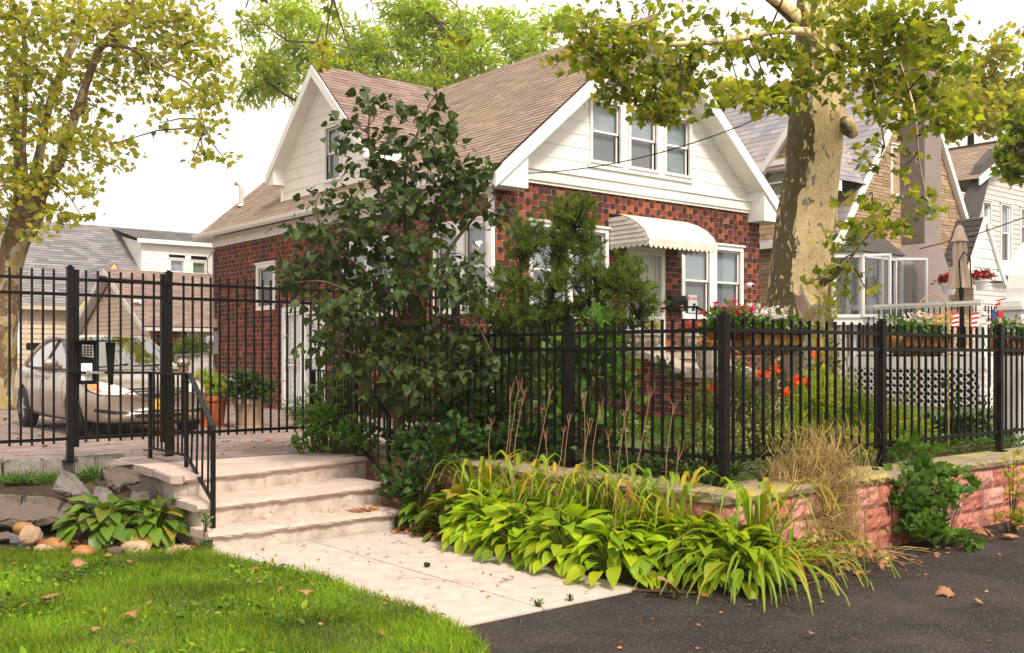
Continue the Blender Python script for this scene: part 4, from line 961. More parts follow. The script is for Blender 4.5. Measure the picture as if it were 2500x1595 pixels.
# granite curb stones along the driveway edge
cs = [(-120, 2), (10, 104), (107, 181), (183, 231), (233, 304)]
lblc = ['granite curb stone cut by the left edge of the photo', 'long low mossy curb stone at far left of the driveway edge', 'pale blocky curb stone at the foot of the gate post', 'short brown curb stone between two pale ones', 'pale curb stone nearest the stone steps']
for i, (x0, x1) in enumerate(cs):
    def cy(x): return np.interp(x, [-200, 0, 110, 205, 305], [1137, 1133, 1130, 1121, 1114])
    a, b = G(x0, cy(x0), .56), G(x1, cy(x1), .56); d = (b - a).normalized(); n_ = Vector((-d.y, d.x, 0))
    mb = MB(); mb.prism([a - n_ * .02, b - n_ * .02, b + n_ * .16, a + n_ * .16], (0, 0, -.15), (0, 0, .035))
    o = mb.build('curb_stone', M['curbstone'], bevel=.018, at=(a + b) / 2 - Vector((0, 0, .15))); tag(o, lblc[i], 'curb stone', 'granite stones edging the driveway')
# rocks of the bank
def rock(px, py, z, rx, ry, rz_, m, seed, lbl, flat=.7, rot=0, amp=.1, grp='rocks holding the bank left of the steps'):
    c = G(px, py, z); mb = MB(); R = Matrix.Rotation(rot, 4, 'Z'); mb.T = R
    mb.blob((0, 0, rz_ * .8), (rx, ry, rz_), 0, seed, amp, 18, 12, 2.2, flat)
    o = mb.build('rock', M[m], smooth=flat > .9, local=True); o.location = (c.x, c.y, z); MW[o.name] = Matrix.Translation((c.x, c.y, z)); tag(o, lbl, 'rock', grp)
    if flat <= .9:
        o.modifiers.new('edge', 'BEVEL').width = .008
    return o
def slab_rock(poly, Y0, Y1, m, lbl, seed, rough=.012):
    """angular stone whose front outline was measured; real depth Y0..Y1"""
    rs = random.Random(seed); mb = MB(); n = len(poly)
    pts = []
    for i in range(n):
        a, b = Vector(poly[i] + (0,)), Vector(poly[(i + 1) % n] + (0,))
        for k in range(4): q = a.lerp(b, k / 4); pts.append((q.x + rs.uniform(-2, 2) * (k > 0), q.y + rs.uniform(-2, 2) * (k > 0)))
    cx = sum(p[0] for p in pts) / len(pts); cy = sum(p[1] for p in pts) / len(pts)
    ring = lambda f, Y: [D(cx + (x - cx) * f, cy + (y - cy) * f, Y + (y - cy) * -.0028) for x, y in pts]
    R_ = [ring(.55, Y0 - .012), ring(.90, Y0 + .008), ring(.99, Y0 + .045), ring(1.0, Y0 + .11), ring(1.0, Y1)]
    vs = [p + Vector((rs.uniform(-1, 1), rs.uniform(-1, 1), rs.uniform(-1, 1))) * rough * .6 for r in R_ for p in r]; N_ = len(pts)
    fs = [(j * N_ + i, j * N_ + (i + 1) % N_, (j + 1) * N_ + (i + 1) % N_, (j + 1) * N_ + i) for j in range(4) for i in range(N_)] + [tuple(range(N_ - 1, -1, -1)), tuple(4 * N_ + i for i in range(N_))]
    mb.add(vs, fs); zb = min(v[2] for v in mb.v); o = mb.build('rock', M[m], smooth=False, at=(D(cx, cy, (Y0 + Y1) / 2).x, (Y0 + Y1) / 2, zb)); tag(o, lbl, 'rock', 'rocks holding the bank left of the steps')
slab_rock([(-40, 1206), (30, 1208), (90, 1212), (150, 1218), (184, 1232), (187, 1256), (150, 1275), (95, 1288), (45, 1290), (-40, 1283)], 8.95, 9.4, 'streaked', 'big long grey brown boulder with black drip streaks at the left edge', 1)
slab_rock([(150, 1147), (178, 1158), (200, 1178), (221, 1207), (214, 1216), (184, 1224), (160, 1212), (128, 1198), (138, 1165)], 9.05, 9.5, 'rockgrey', 'pointed grey slab leaning above the long boulder', 2)
slab_rock([(252, 1140), (300, 1143), (335, 1152), (343, 1176), (320, 1184), (300, 1192), (290, 1206), (262, 1190), (250, 1160)], 9.15, 9.6, 'rockdark', 'large smooth brown rock just below the driveway curb', 3)
slab_rock([(232, 1188), (262, 1190), (276, 1200), (280, 1246), (258, 1256), (212, 1244), (214, 1222), (228, 1205)], 9.0, 9.4, 'rockgrey', 'upright grey striped rock behind the left hosta', 4)
slab_rock([(322, 1199), (362, 1200), (368, 1248), (350, 1256), (316, 1244), (314, 1225)], 9.0, 9.35, 'rockdark', 'square dark olive rock beside the step flank', 5)
slab_rock([(-30, 1300), (20, 1297), (40, 1310), (28, 1322), (-30, 1324)], 8.75, 9.0, 'rockdark', 'low dark rock under the long boulder at the left edge', 6)
slab_rock([(384, 1348), (398, 1340), (440, 1332), (468, 1330), (471, 1350), (440, 1356), (390, 1358)], 8.22, 8.4, 'rocktan', 'pale split log shaped stone nearest the steps along the lawn', 8)
for a in [(62, 1305, .10, .095, .07, .055, 'rockorange', 11, 'rusty orange cobble resting below the streaked boulder', 1), (80, 1322, .06, .10, .08, .075, 'rocktan', 12, 'two tone tan cobble beside the rusty orange one', .8), (45, 1325, .03, .07, .06, .05, 'rockblue', 13, 'small blue grey stone at far left of the pile', .7), (66, 1336, .01, .075, .05, .04, 'rockblue', 14, 'flat blue grey stone in front of the tan cobble', .7), (108, 1338, .01, .07, .05, .04, 'copper', 15, 'broken reddish brick piece in the stone row', .6),
          (140, 1350, .0, .115, .08, .07, 'rockorange', 16, 'large round ochre cobble at the lawn edge', 1), (114, 1354, .0, .10, .07, .045, 'rocktan', 17, 'flat tan cobble tucked beside the large ochre one', .9), (203, 1362, .0, .095, .075, .06, 'rockorange', 18, 'smooth egg shaped ochre cobble at the lawn edge', 1), (236, 1350, .0, .07, .06, .05, 'rockorange', 19, 'small ochre cobble behind the egg shaped one', 1), (280, 1358, .0, .075, .06, .045, 'rockdark', 20, 'small brown stone in the lawn edging row', .8), (330, 1352, .0, .14, .07, .06, 'rocktan', 21, 'wide pinkish tan stone in front of the left hosta', .75)]:
    rock(a[0], a[1], a[2], a[3], a[4], a[5], a[6], a[7], a[8], a[9], grp='cobbles edging the lawn by the bank')

# ================================================================ FENCES
def fence_line(p0, d): return lambda t: Vector((p0[0] + d.x * t, p0[1] + d.y * t, 0))
PK = {}
def picket_mesh(h, w_):
    k = (round(h, 3), w_)
    if k not in PK:
        mb = MB(); a = w_ / 2; vs = [(-a, -a, 0), (a, -a, 0), (a, a, 0), (-a, a, 0), (-a, -a, h - .006), (a, -a, h - .006), (a, a, h - .006), (-a, a, h - .006), (0, 0, h)]
        mb.add(vs, [(0, 3, 2, 1), (0, 1, 5, 4), (1, 2, 6, 5), (2, 3, 7, 6), (3, 0, 4, 7), (4, 5, 8), (5, 6, 8), (6, 7, 8), (7, 4, 8)])
        o = mb.build('picket', M['black'], local=True); PK[k] = o.data; bpy.data.objects.remove(o)
    return PK[k]
def put(name, me, parent, wp):
    o = bpy.data.objects.new(name, me); COL.objects.link(o); o.parent = parent; MW[o.name] = MW[parent.name]
    o.location = MW[parent.name].inverted() @ Vector(wp); return o
def iron_fence(name, lbl, cat, line, t0, t1, posts, z_pb, z_pt, rails, zpost, zground, skips=(), sp=.1, group=None, postw=.06):
    root = empty(name, line((t0 + t1) / 2) + Vector((0, 0, zground)), ANG, lbl, cat, group)
    t = t0 + sp / 2
    me = picket_mesh(z_pt - z_pb, .019)
    while t < t1:
        if not any(a < t < b for a, b in skips) and not any(abs(t - q) < .06 for q in posts):
            p = line(t); put('picket', me, root, (p.x, p.y, z_pb))
        t += sp
    segs = minus((t0, t1), skips)
    for z in rails:
        for a, b in segs:
            mb = MB(); mb.bar(line(a) + Z * z, line(b) + Z * z, .026, .03); mb.build('rail', M['black'], root)
    for q in posts:
        p = line(q); mb = MB(); mb.post((p.x, p.y, zground - .02), postw, zpost - zground + .02); po = mb.build('post', M['rustblack'], root)
        mb = MB(); mb.post((p.x, p.y, zpost), postw + .012, .014); mb.post((p.x, p.y, zpost + .014), postw * .6, .016); mb.build('post_cap', M['black'], po)
        mb = MB(); mb.post((p.x, p.y, zground + .0), postw * 2, .01); mb.build('base_plate', M['rustblack'], po)
    return root
dl = fence_line((-4.37, 10.12), U)
def tpx(line, px):
    a, b = line(0), line(1); r = (px - 1250) / 2500; d = b - a; return (r * a.y - a.x) / (d.x - r * d.y)
tg0, tg1 = tpx(dl, 181), tpx(dl, 402)
tend = 3.12
iron_fence('driveway_fence', 'tall black iron picket fence with square posts in front of the driveway', 'fence', dl, -5.2, tend, [-5.15, tpx(dl, -330), tpx(dl, 171), tpx(dl, 412), tend], .74, 2.455, (2.36, 2.21, .785), 2.47, .565, skips=[(tpx(dl, 176), tpx(dl, 406))])
# gate
gt = empty('driveway_gate', dl(tg0) + Vector((0, 0, .62)), ANG, 'black iron picket gate with keypad lock box in front of the beige car', 'gate')
me = picket_mesh(1.72, .019); n = 8
for i in range(1, n): p = dl(tg0 + (tg1 - tg0) * i / n); put('picket', me, gt, (p.x, p.y, .74))
for z in (2.36, 2.21, .785):
    mb = MB(); mb.bar(dl(tg0) + Z * z, dl(tg1) + Z * z, .026, .03); mb.build('rail', M['black'], gt)
for t in (tg0 + .02, tg1 - .02):
    p = dl(t); mb = MB(); mb.post((p.x, p.y, .70), .045, 1.76); mb.build('stile', M['black'], gt)
fr_ = dl(tg0) - V * .035
def gp_(t, z, o=0): return dl(tg0 + t) + Vector((0, 0, z)) - V * o
mb = MB(); mb.prism([gp_(.03, 1.32), gp_(.20, 1.32), gp_(.20, 1.75), gp_(.03, 1.75)], (0, 0, 0), -V * .05); lk = mb.build('lock_box', M['black'], gt)
mb = MB(); mb.prism([gp_(-.02, 1.745), gp_(.40, 1.745), gp_(.40, 1.76), gp_(-.02, 1.76)], V * .02, -V * .12); mb.prism([gp_(.30, 1.74), gp_(.40, 1.74), gp_(.375, 1.31), gp_(.33, 1.31)], (0, 0, 0), -V * .01); mb.build('rain_guard', M['black'], gt)
mb = MB(); mb.prism([gp_(.06, 1.60, .052), gp_(.165, 1.585, .052), gp_(.16, 1.71, .052), gp_(.055, 1.715, .052)], (0, 0, 0), -V * .02); kp = mb.build('keypad', M['steel'], lk)
mb = MB()
for i in range(3):
    for j in range(4): mb.prism([gp_(.067 + i * .03, 1.605 + j * .026, .073), gp_(.089 + i * .03, 1.602 + j * .026, .073), gp_(.089 + i * .03, 1.621 + j * .026, .073), gp_(.067 + i * .03, 1.624 + j * .026, .073)], (0, 0, 0), -V * .004)
mb.build('key', M['black'], lk)
mb = MB(); mb.prism([gp_(.05, 1.36, .052), gp_(.155, 1.36, .052), gp_(.155, 1.53, .052), gp_(.05, 1.53, .052)], (0, 0, 0), -V * .008); mb.build('lock_plate', M['doorwhite'], lk)
mb = MB(); mb.tube([gp_(.10, 1.44, .06), gp_(.10, 1.44, .11)], .022, 12); mb.bar(gp_(.10, 1.44, .105), gp_(.255, 1.435, .105), .022); mb.build('lever_handle', M['steel'], lk)
mb = MB(); mb.bar(gp_(.25, 2.375, .03), gp_(1.02, 2.36, .03), .03); mb.tube([gp_(.22, 2.385, .03), gp_(.30, 2.375, .03)], .03, 8); mb.build('door_closer', M['black'], gt)
for z in (2.22, 1.1):
    mb = MB(); p = dl(tg1 + .012); mb.post((p.x, p.y, z - .06), .03, .14); mb.build('hinge', M['black'], gt)
# garden fence: left run going back, right run going away
gl = fence_line((1.60, 7.73), V); gr = fence_line((1.60, 7.73), U)
iron_fence('garden_fence', 'low black iron fence on the wall cap running back from the corner post', 'fence', gl, .03, 3.43, [1.72, .0], .785, 1.895, (1.80, 1.66, .825), 1.90, .625, postw=.065, sp=.108)
iron_fence('garden_fence', 'low black iron fence on the wall cap running right past the flower baskets', 'fence', gr, .05, 11.0, [2.185, 4.40, 6.6, 8.8], .785, 1.895, (1.80, 1.66, .825), 1.90, .625, sp=.123)
iron_fence('side_fence', 'tall black iron fence section behind the lilac with a tall end post', 'fence', gl, 3.43, 5.66, [3.43], .74, 2.455, (2.36, 2.21, .785), 2.50, .62, postw=.065)
# ================================================================ CAR
def carpaint():
    m, nt, out = mat('champagne_paint'); co = coords(nt, True)
    c = mixc(nt, noise(nt, co, 2.0, 3), (.29, .235, .185), (.34, .28, .22))
    b = nd(nt, 'ShaderNodeBsdfPrincipled', {'Base Color': c, 'Metallic': .55, 'Roughness': .34, 'Coat Weight': .9, 'Coat Roughness': .06}); nt.links.new(b.outputs[0], out.inputs[0]); return m
M['paint'] = carpaint(); M['rubber'] = simple('tyre_rubber', (.012, .012, .012), .8, .2, 20); M['alloy'] = simple('alloy_wheel', (.55, .54, .53), .3, .05, 8, metal=.9)
M['amber'] = simple('amber_lens', (.85, .22, .02), .2, .1, 30, coat=.8); M['lens'] = simple('headlamp_lens', (.58, .52, .46), .12, .25, 30, coat=1); M['plate'] = simple('yellow_plate', (.80, .42, .02), .4, .03, 5); M['vent'] = simple('black_vent', (.008, .008, .008), .5, .1, 8)
FLp, FRp, RLp = G(197, 1062, .45), G(453, 1056, .45), G(82, 1051, .45)
cz = .45; fm = Vector((-5.85 + .1, 15.15, cz))
# front axle centre from the two front tyre contact points; heading towards the fence along -V
fx = (FLp + FRp) / 2; HD = -V; SD = U                      # SD: the car's left is -... kept as a plain side axis
car = empty('parked_car', (fx.x, fx.y, cz), math.atan2(HD.y, HD.x), 'champagne beige sedan parked in the driveway facing the gate', 'car')
car.location = Vector((fx.x, fx.y, cz)) - HD * 1.35 - Vector((0, 0, 0)); MW[car.name] = Matrix.Translation(car.location) @ Matrix.Rotation(math.atan2(HD.y, HD.x), 4, 'Z')
st_ = [(2.43, .36, .56, .40), (2.40, .28, .64, .62), (2.30, .22, .71, .78), (2.08, .20, .80, .855), (1.75, .19, .865, .89), (1.35, .19, .915, .90), (.98, .19, .965, .905), (.4, .19, .975, .905), (-.4, .19, .975, .905), (-1.1, .19, .985, .905), (-1.55, .20, 1.02, .895), (-1.95, .22, 1.045, .87), (-2.25, .26, 1.03, .80), (-2.36, .34, .95, .70), (-2.40, .45, .80, .55)]
crs = [(0, 0), (.55, 0), (.86, .01), (.955, .10), (.985, .28), (1.0, .50), (.985, .70), (.955, .86), (.88, .955), (.66, .99), (.33, 1.02), (0, 1.03)]
nn = len(crs); vs = []
for x, zb, zt2, hw2 in st_:
    half = [(f * hw2, zb + (zt2 - zb) * h) for f, h in crs]
    ring = half + [(-y, z) for y, z in half[-2:0:-1]]
    vs += [(x - .10 * (abs(y) / hw2) ** 3 * (1 if x > 2.0 else 0), y, z) for y, z in ring]
R_ = len(vs) // len(st_)
bm = bmesh.new(); bv = [bm.verts.new(v) for v in vs]
for i in range(len(st_) - 1):
    for k in range(R_): bm.faces.new([bv[i * R_ + k], bv[i * R_ + (k + 1) % R_], bv[(i + 1) * R_ + (k + 1) % R_], bv[(i + 1) * R_ + k]])
bm.faces.new(bv[:R_]); bm.faces.new(bv[-R_:]); bmesh.ops.recalc_face_normals(bm, faces=bm.faces)
me = bpy.data.meshes.new('body'); bm.to_mesh(me); bm.free()
body = finish(me, 'body', [M['paint'], M['vent']], car, True)
ss = body.modifiers.new('s', 'SUBSURF'); ss.levels = ss.render_levels = 2
cut = MB()
for x in (1.38, -1.30):
    for sg in (1, -1): cut.tube([(x, sg * .62, .325), (x, sg * 1.1, .325)], .365, 28)
co_ = cut.build('cutter', M['vent'], local=True); co_.parent = car
bo = body.modifiers.new('b', 'BOOLEAN'); bo.object = co_; bo.operation = 'DIFFERENCE'; bo.solver = 'EXACT'
bpy.context.view_layer.update(); dg = bpy.context.evaluated_depsgraph_get(); me2 = bpy.data.meshes.new_from_object(body.evaluated_get(dg)); body.modifiers.clear(); body.data = me2
bpy.data.objects.remove(co_); me2.polygons.foreach_set('use_smooth', np.ones(len(me2.polygons), bool))
bvh = BVHTree.FromPolygons([v.co.copy() for v in me2.vertices], [tuple(p.vertices) for p in me2.polygons])
def decal(name, outline, m, off=.006, axis='x', sg=1, parent=body, rings=4):
    """lens or vent that follows the body skin. outline in (y,z) seen from the front or (x,z) seen from a side"""
    n = len(outline); cx = sum(p[0] for p in outline) / n; cz_ = sum(p[1] for p in outline) / n
    dense = []
    for i in range(n):
        a, b = outline[i], outline[(i + 1) % n]
        for k in range(3): dense.append((a[0] + (b[0] - a[0]) * k / 3, a[1] + (b[1] - a[1]) * k / 3))
    pts = [[(cx, cz_)]] + [[(cx + (a - cx) * r / rings, cz_ + (z - cz_) * r / rings) for a, z in dense] for r in range(1, rings + 1)]
    def pr(a, z):
        o, d = (Vector((4, a, z)), Vector((-1, 0, 0))) if axis == 'x' else (Vector((a, 2.5 * sg, z)), Vector((0, -sg, 0)))
        h = bvh.ray_cast(o, d); p = h[0] if h[0] else (Vector((2.2, a, z)) if axis == 'x' else Vector((a, .9 * sg, z)))
        nn_ = h[1] if h[1] else -d
        return p + (nn_ if nn_.dot(d) < 0 else -nn_) * off
    mb = MB(); vs = [pr(*q) for r in pts for q in r]; N_ = len(dense); fs = [(0, 1 + i, 1 + (i + 1) % N_) for i in range(N_)]
    for r in range(rings - 1): fs += [(1 + r * N_ + i, 1 + r * N_ + (i + 1) % N_, 1 + (r + 1) * N_ + (i + 1) % N_, 1 + (r + 1) * N_ + i) for i in range(N_)]
    mb.add(vs, fs); return mb.build(name, m, parent, smooth=True, local=True)
# in the car's own axes: +y is its left hand side. Seen from the fence its right side (-y) shows.
for sg in (-1, 1):
    decal('headlight_seam', [(sg * .335, .655), (sg * .51, .76), (sg * .70, .812), (sg * .815, .805), (sg * .85, .745), (sg * .838, .655), (sg * .75, .60), (sg * .54, .595)], M['vent'], .003)
    hl = decal('headlight', [(sg * .36, .655), (sg * .52, .745), (sg * .70, .795), (sg * .80, .79), (sg * .835, .74), (sg * .82, .665), (sg * .74, .615), (sg * .55, .61)], M['lens'], .008)
    decal('turn_signal', [(sg * .73, .655), (sg * .75, .78), (sg * .80, .78), (sg * .828, .735), (sg * .81, .675)], M['amber'], .014, parent=hl)
    decal('bumper_scoop', [(sg * .62, .40), (sg * .80, .425), (sg * .80, .38), (sg * .60, .345), (sg * .40, .345), (sg * .42, .375)], M['vent'], .004)
gr_ = decal('grille', [(-.40, .70), (0, .715), (.40, .70), (.31, .615), (.16, .575), (0, .57), (-.16, .575), (-.31, .615)], M['vent'], .006)
for z, w_ in ((.685, .36), (.655, .33), (.625, .28)):
    decal('grille_bar', [(-w_, z), (w_, z), (w_, z + .008), (-w_, z + .008)], M['paint'], .02, parent=gr_)
mb = MB()
h = bvh.ray_cast(Vector((4, 0, .66)), Vector((-1, 0, 0)))[0]; hx = h.x if h else 2.4
for ry, rz2, oz in ((.062, .040, 0), (.018, .036, .002), (.04, .014, .016)):
    pts = [(hx + .028, ry * math.cos(t), .655 + oz + rz2 * math.sin(t)) for t in np.linspace(0, 2 * PI, 19)]; mb.tube(pts, .006, 5)
mb.build('emblem', M['alloy'], gr_, local=True)
lg = decal('lower_intake', [(-.38, .39), (0, .40), (.38, .39), (.33, .30), (0, .295), (-.33, .30)], M['vent'], .005)
decal('intake_bar', [(-.36, .34), (.36, .34), (.36, .355), (-.36, .355)], M['paint'], .016, parent=lg)
mb = MB(); mb.box(2.40, 2.425, -.155, .155, .40, .545); pl = mb.build('number_plate', M['plate'], body, local=True, bevel=.004)
fc = bpy.data.curves.new('plate_text', 'FONT'); fc.body = 'A 4'; fc.size = .07; fc.align_x = 'CENTER'; fo = bpy.data.objects.new('t', fc); COL.objects.link(fo); bpy.context.view_layer.update()
me = bpy.data.meshes.new_from_object(fo.evaluated_get(bpy.context.evaluated_depsgraph_get())); bpy.data.objects.remove(fo); me.transform(Matrix.Translation((2.428, 0, .445)) @ Matrix.Rotation(PI / 2, 4, 'Z') @ Matrix.Rotation(PI / 2, 4, 'X')); me.materials.clear(); finish(me, 'plate_characters', [M['vent']], pl, False)
# greenhouse
B = [(1.02, .955), (.30, 1.40), (-.85, 1.44), (-1.72, 1.03)]       # side profile: cowl, windscreen top, roof rear, boot lid
def gh_ring(x, z, w_): return [(x, -w_, z), (x, w_, z)]
base = [(1.05, .94, .78), (.35, .955, .84), (-.2, .96, .85), (-.85, .965, .84), (-1.35, .99, .79), (-1.78, 1.02, .70)]
topc = [(.62, 1.20, .72), (.28, 1.405, .60), (-.2, 1.455, .61), (-.80, 1.43, .60), (-1.20, 1.28, .655), (-1.60, 1.10, .66)]
mb = MB()
rails = [[Vector((x, s * w_, z)) for x, z, w_ in topc] for s in (-1, 1)]
# roof skin
nx = 12; xs = np.linspace(.28, -.82, nx); rows = []
for x in xs:
    z = float(np.interp(x, [-.82, -.2, .28], [1.425, 1.455, 1.405])); w_ = float(np.interp(x, [-.82, -.2, .28], [.60, .61, .60]))
    rows.append([(x, w_ * f, z + .045 * (1 - f * f) - .0) for f in np.linspace(-1, 1, 9)])
vs = [p for r in rows for p in r]; mb.add(vs, [(i * 9 + k, i * 9 + k + 1, (i + 1) * 9 + k + 1, (i + 1) * 9 + k) for i in range(nx - 1) for k in range(8)])
for s in (-1, 1):
    mb.tube([(1.08, s * .76, .94), (.66, s * .69, 1.21), (.28, s * .61, 1.405), (-.2, s * .62, 1.452), (-.82, s * .605, 1.425), (-1.22, s * .64, 1.27), (-1.74, s * .69, 1.03)], [.03, .032, .034, .034, .045, .06, .07], 8)
mb.tube([(.28, -.6, 1.405), (.30, 0, 1.452), (.28, .6, 1.405)], .02, 6); mb.tube([(-.82, -.6, 1.425), (-.84, 0, 1.47), (-.82, .6, 1.425)], .02, 6)
mb.build('roof_skin', M['paint'], body, smooth=True, local=True)
mb = MB(); rows = []
for t in np.linspace(0, 1, 7):
    x = 1.12 - .84 * t; z = .945 + .46 * t; w_ = .76 - .16 * t; rows.append([(x + .10 * (1 - f * f) * (1 - t * .5), w_ * f, z + .045 * (1 - f * f) * t + .01) for f in np.linspace(-1, 1, 9)])
mb.add([p for r in rows for p in r], [(i * 9 + k, i * 9 + k + 1, (i + 1) * 9 + k + 1, (i + 1) * 9 + k) for i in range(6) for k in range(8)])
ws = mb.build('windscreen', M['carglass'], body, smooth=True, local=True)
mb = MB(); rows = []
for t in np.linspace(0, 1, 6):
    x = -1.75 + .93 * t; z = 1.03 + .40 * t; w_ = .69 - .09 * t; rows.append([(x - .06 * (1 - f * f), w_ * f, z + .04 * (1 - f * f)) for f in np.linspace(-1, 1, 7)])
mb.add([p for r in rows for p in r], [(i * 7 + k, i * 7 + k + 1, (i + 1) * 7 + k + 1, (i + 1) * 7 + k) for i in range(5) for k in range(6)])
mb.build('rear_window', M['carglass'], body, smooth=True, local=True)
for s in (-1, 1):
    for pts in ([(.95, .955), (.33, 1.355), (-.18, 1.40), (-.20, .97)], [(-.26, .97), (-.24, 1.40), (-.78, 1.375), (-1.12, 1.22), (-1.22, 1.0)]):
        mb = MB(); wz = lambda x, z: (.855 - .25 * max(0, (z - .96)) / .45) * (1 if x < .5 else 1 - .09 * (x - .5) / .45)
        mb.add([(x, s * wz(x, z), z) for x, z in pts], [tuple(range(len(pts)))]); mb.build('side_window', M['carglass'], body, local=True)
    mb = MB(); mb.bar((-.22, s * .855, .96), (-.21, s * .615, 1.42), .05, .02); mb.tube([(1.0, s * .80, .95), (.30, s * .875, .968), (-.4, s * .88, .973), (-1.1, s * .87, .98), (-1.35, s * .83, .99)], .012, 5); mb.build('window_trim', M['vent'], body, local=True)
    mr = MB(); mr.blob((.72, s * 1.0, 1.045), (.07, .115, .075), 0, 3, .02, 16, 10, 1.5); mr.bar((.70, s * .84, .99), (.71, s * .94, 1.02), .05); mr.build('wing_mirror', M['paint'], body, smooth=True, local=True)
    for x in (-.02, -1.0):
        mb = MB(); mb.tube([(x, s * .905, .84), (x - .03, s * .93, .842), (x - .13, s * .93, .842), (x - .16, s * .905, .84)], .014, 6); mb.build('door_handle', M['paint'], body, smooth=True, local=True)
    for ln in ([(.92, .95), (.90, .70), (.94, .30)], [(-.22, .95), (-.22, .55), (-.20, .24)], [(-1.18, .98), (-1.10, .74), (-.92, .50), (-.90, .30)], [(.9, .245), (0, .235), (-.85, .245)]):
        q = []
        for (xa, za), (xb, zb) in zip(ln[:-1], ln[1:]):
            for k in range(6): q.append((xa + (xb - xa) * k / 6, za + (zb - za) * k / 6))
        q.append(ln[-1]); pp = []
        for x, z in q:
            h = bvh.ray_cast(Vector((x, 2.5 * s, z)), Vector((0, -s, 0)))
            if h[0]: pp.append(h[0] + Vector((0, s * .0005, 0)))
        if len(pp) > 2: mb = MB(); mb.tube(pp, .0035, 4); mb.build('door_seam', M['vent'], body, local=True)
mb = MB(); mb.tube([(1.12, -.62, .985), (1.13, -.3, 1.0), (1.10, 0, 1.035)], .010, 5); mb.tube([(1.14, .05, 1.0), (1.10, .4, 1.02), (1.02, .62, 1.02)], .010, 5); mb.build('wiper', M['vent'], body, local=True)
mb = MB(); mb.box(-2.0, 2.0, -.62, .62, .17, .3); mb.build('underbody', M['vent'], body, local=True)
mb = MB(); mb.box(-.1, .45, -.6, .6, .6, .95); mb.box(.38, .5, -.62, -.15, .95, 1.2); mb.box(.38, .5, .15, .62, .95, 1.2); mb.box(-1.3, -1.15, -.6, .6, .6, 1.15); mb.build('seats', M['asphaltgrey'], body, local=True, bevel=.03)
# wheels: one built, three copied
def make_wheel():
    mb = MB(); pr = [(.19, -.10), (.27, -.105), (.315, -.09), (.325, -.05), (.325, .05), (.315, .09), (.27, .105), (.19, .10)]
    n = 36; vs = [(r * math.cos(2 * PI * k / n), y, r * math.sin(2 * PI * k / n)) for r, y in pr for k in range(n)]
    mb.add(vs, [(i * n + k, i * n + (k + 1) % n, (i + 1) * n + (k + 1) % n, (i + 1) * n + k) for i in range(len(pr) - 1) for k in range(n)])
    wheel = mb.build('wheel', M['rubber'], body, smooth=True, local=True)
    mb = MB(); mb.tube([(0, -.06, 0), (0, .02, 0)], .19, 28)
    rim = mb.build('wheel_well', M['vent'], wheel, local=True)
    mb = MB(); n = 36
    for r0, r1, y0, y1 in ((.19, .205, -.10, -.10), (.19, .185, -.10, -.02)):
        vs = [(r * math.cos(2 * PI * k / n), y, r * math.sin(2 * PI * k / n)) for r, y in ((r0, y0), (r1, y1)) for k in range(n)]; mb.add(vs, [(k, (k + 1) % n, n + (k + 1) % n, n + k) for k in range(n)])
    for k in range(7):
        a = 2 * PI * k / 7; mb.bar((0, -.085, 0), (.195 * math.cos(a), -.092, .195 * math.sin(a)), .045, .02, up=Vector((0, 1, 0)))
    mb.tube([(0, -.07, 0), (0, -.10, 0)], .04, 14); mb.build('rim', M['alloy'], wheel, local=True)
    return wheel
w0 = make_wheel(); w0.location = (1.38, -.80, .325)
for x, y, r in ((-1.30, -.80, 0), (1.38, .80, PI), (-1.30, .80, PI)): copy_tree(w0, (x, y, .325), r)

# ================================================================ HOUSES AND GARAGE AT THE LEFT
Pg = Vector(((352 - 1250) / 2500 * 29, 29, .45)) + U * .30 + V * .28; gar = empty('garage', Pg, ANG, 'small garage with reddish shingle roof, beige gable and brick side wall', 'garage')
# local axes: x along U, y along V (away). gable on x=0, depth runs back along y
GW = 6.4; GE = 2.10; GR = 3.80; k = (GR - GE) / (GW / 2)
TG = lambda a, o, z: (-o, a, z)
mb = MB(TG); mb.add([(0, 0, -.1), (GW, 0, -.1), (GW, 0, GE), (0, 0, GE)], [(0, 1, 2, 3)]); clapboard(mb, [(.02, GE - .25), (GW - .02, GE - .25), (GW / 2, GR - .12)], .135, proud=.03); mb.box(0, GW, .0, .05, GE - .34, GE - .24); mb.build('gable_siding', M['beige'], gar, local=True)
mb = MB(TG); mb.box(.5, GW - .9, .03, .06, 0, GE - .5); [mb.box(.5, GW - .9, .06, .066, z, z + .02) for z in (.4, .85, 1.3)]; mb.build('garage_door', M['siding'], gar, local=True)
mb = MB(TF); backing(mb, [(0, -.1), (4.0, -.1), (4.0, GE), (0, GE)], [(1.12, 2.0, 0, 1.86)], 0); courses(mb, [(0, -.1), (4.0, -.1), (4.0, GE - .1), (0, GE - .1)], [(1.12, 2.0, 0, 1.86)], lambda r: .1045, .013, lambda r: ((L, s + 1, p) for L, s, p in brickpat(r)), 0)
mb.build('brick_wall', [M['mortar'], M['brick'], M['header']], gar, local=True)
mb = MB(TF); mb.box(1.12, 2.0, -.06, 0.0, 0, 1.86); mb.box(1.2, 1.92, 0, .012, .2, .9); mb.box(1.2, 1.92, 0, .012, 1.0, 1.7); mb.build('door', M['paleside'], gar, local=True)
mb = MB(); sx = Vector((0, 1, k)).normalized(); LL = (GW / 2 + .3) * math.sqrt(1 + k * k)
shingles(mb, (-.32, -.3, GE - .3 * k + .06), (1, 0, 0), sx, [(0, 0), (7, 0), (7, LL), (0, LL)], .13, .30, .016)
shingles(mb, (-.32, GW + .3, GE - .3 * k + .06), (1, 0, 0), Vector((0, -1, k)).normalized(), [(0, 0), (7, 0), (7, LL), (0, LL)], .26, .6, .016)
mb.build('roof', M['roofred'], gar, local=True)
mb = MB()
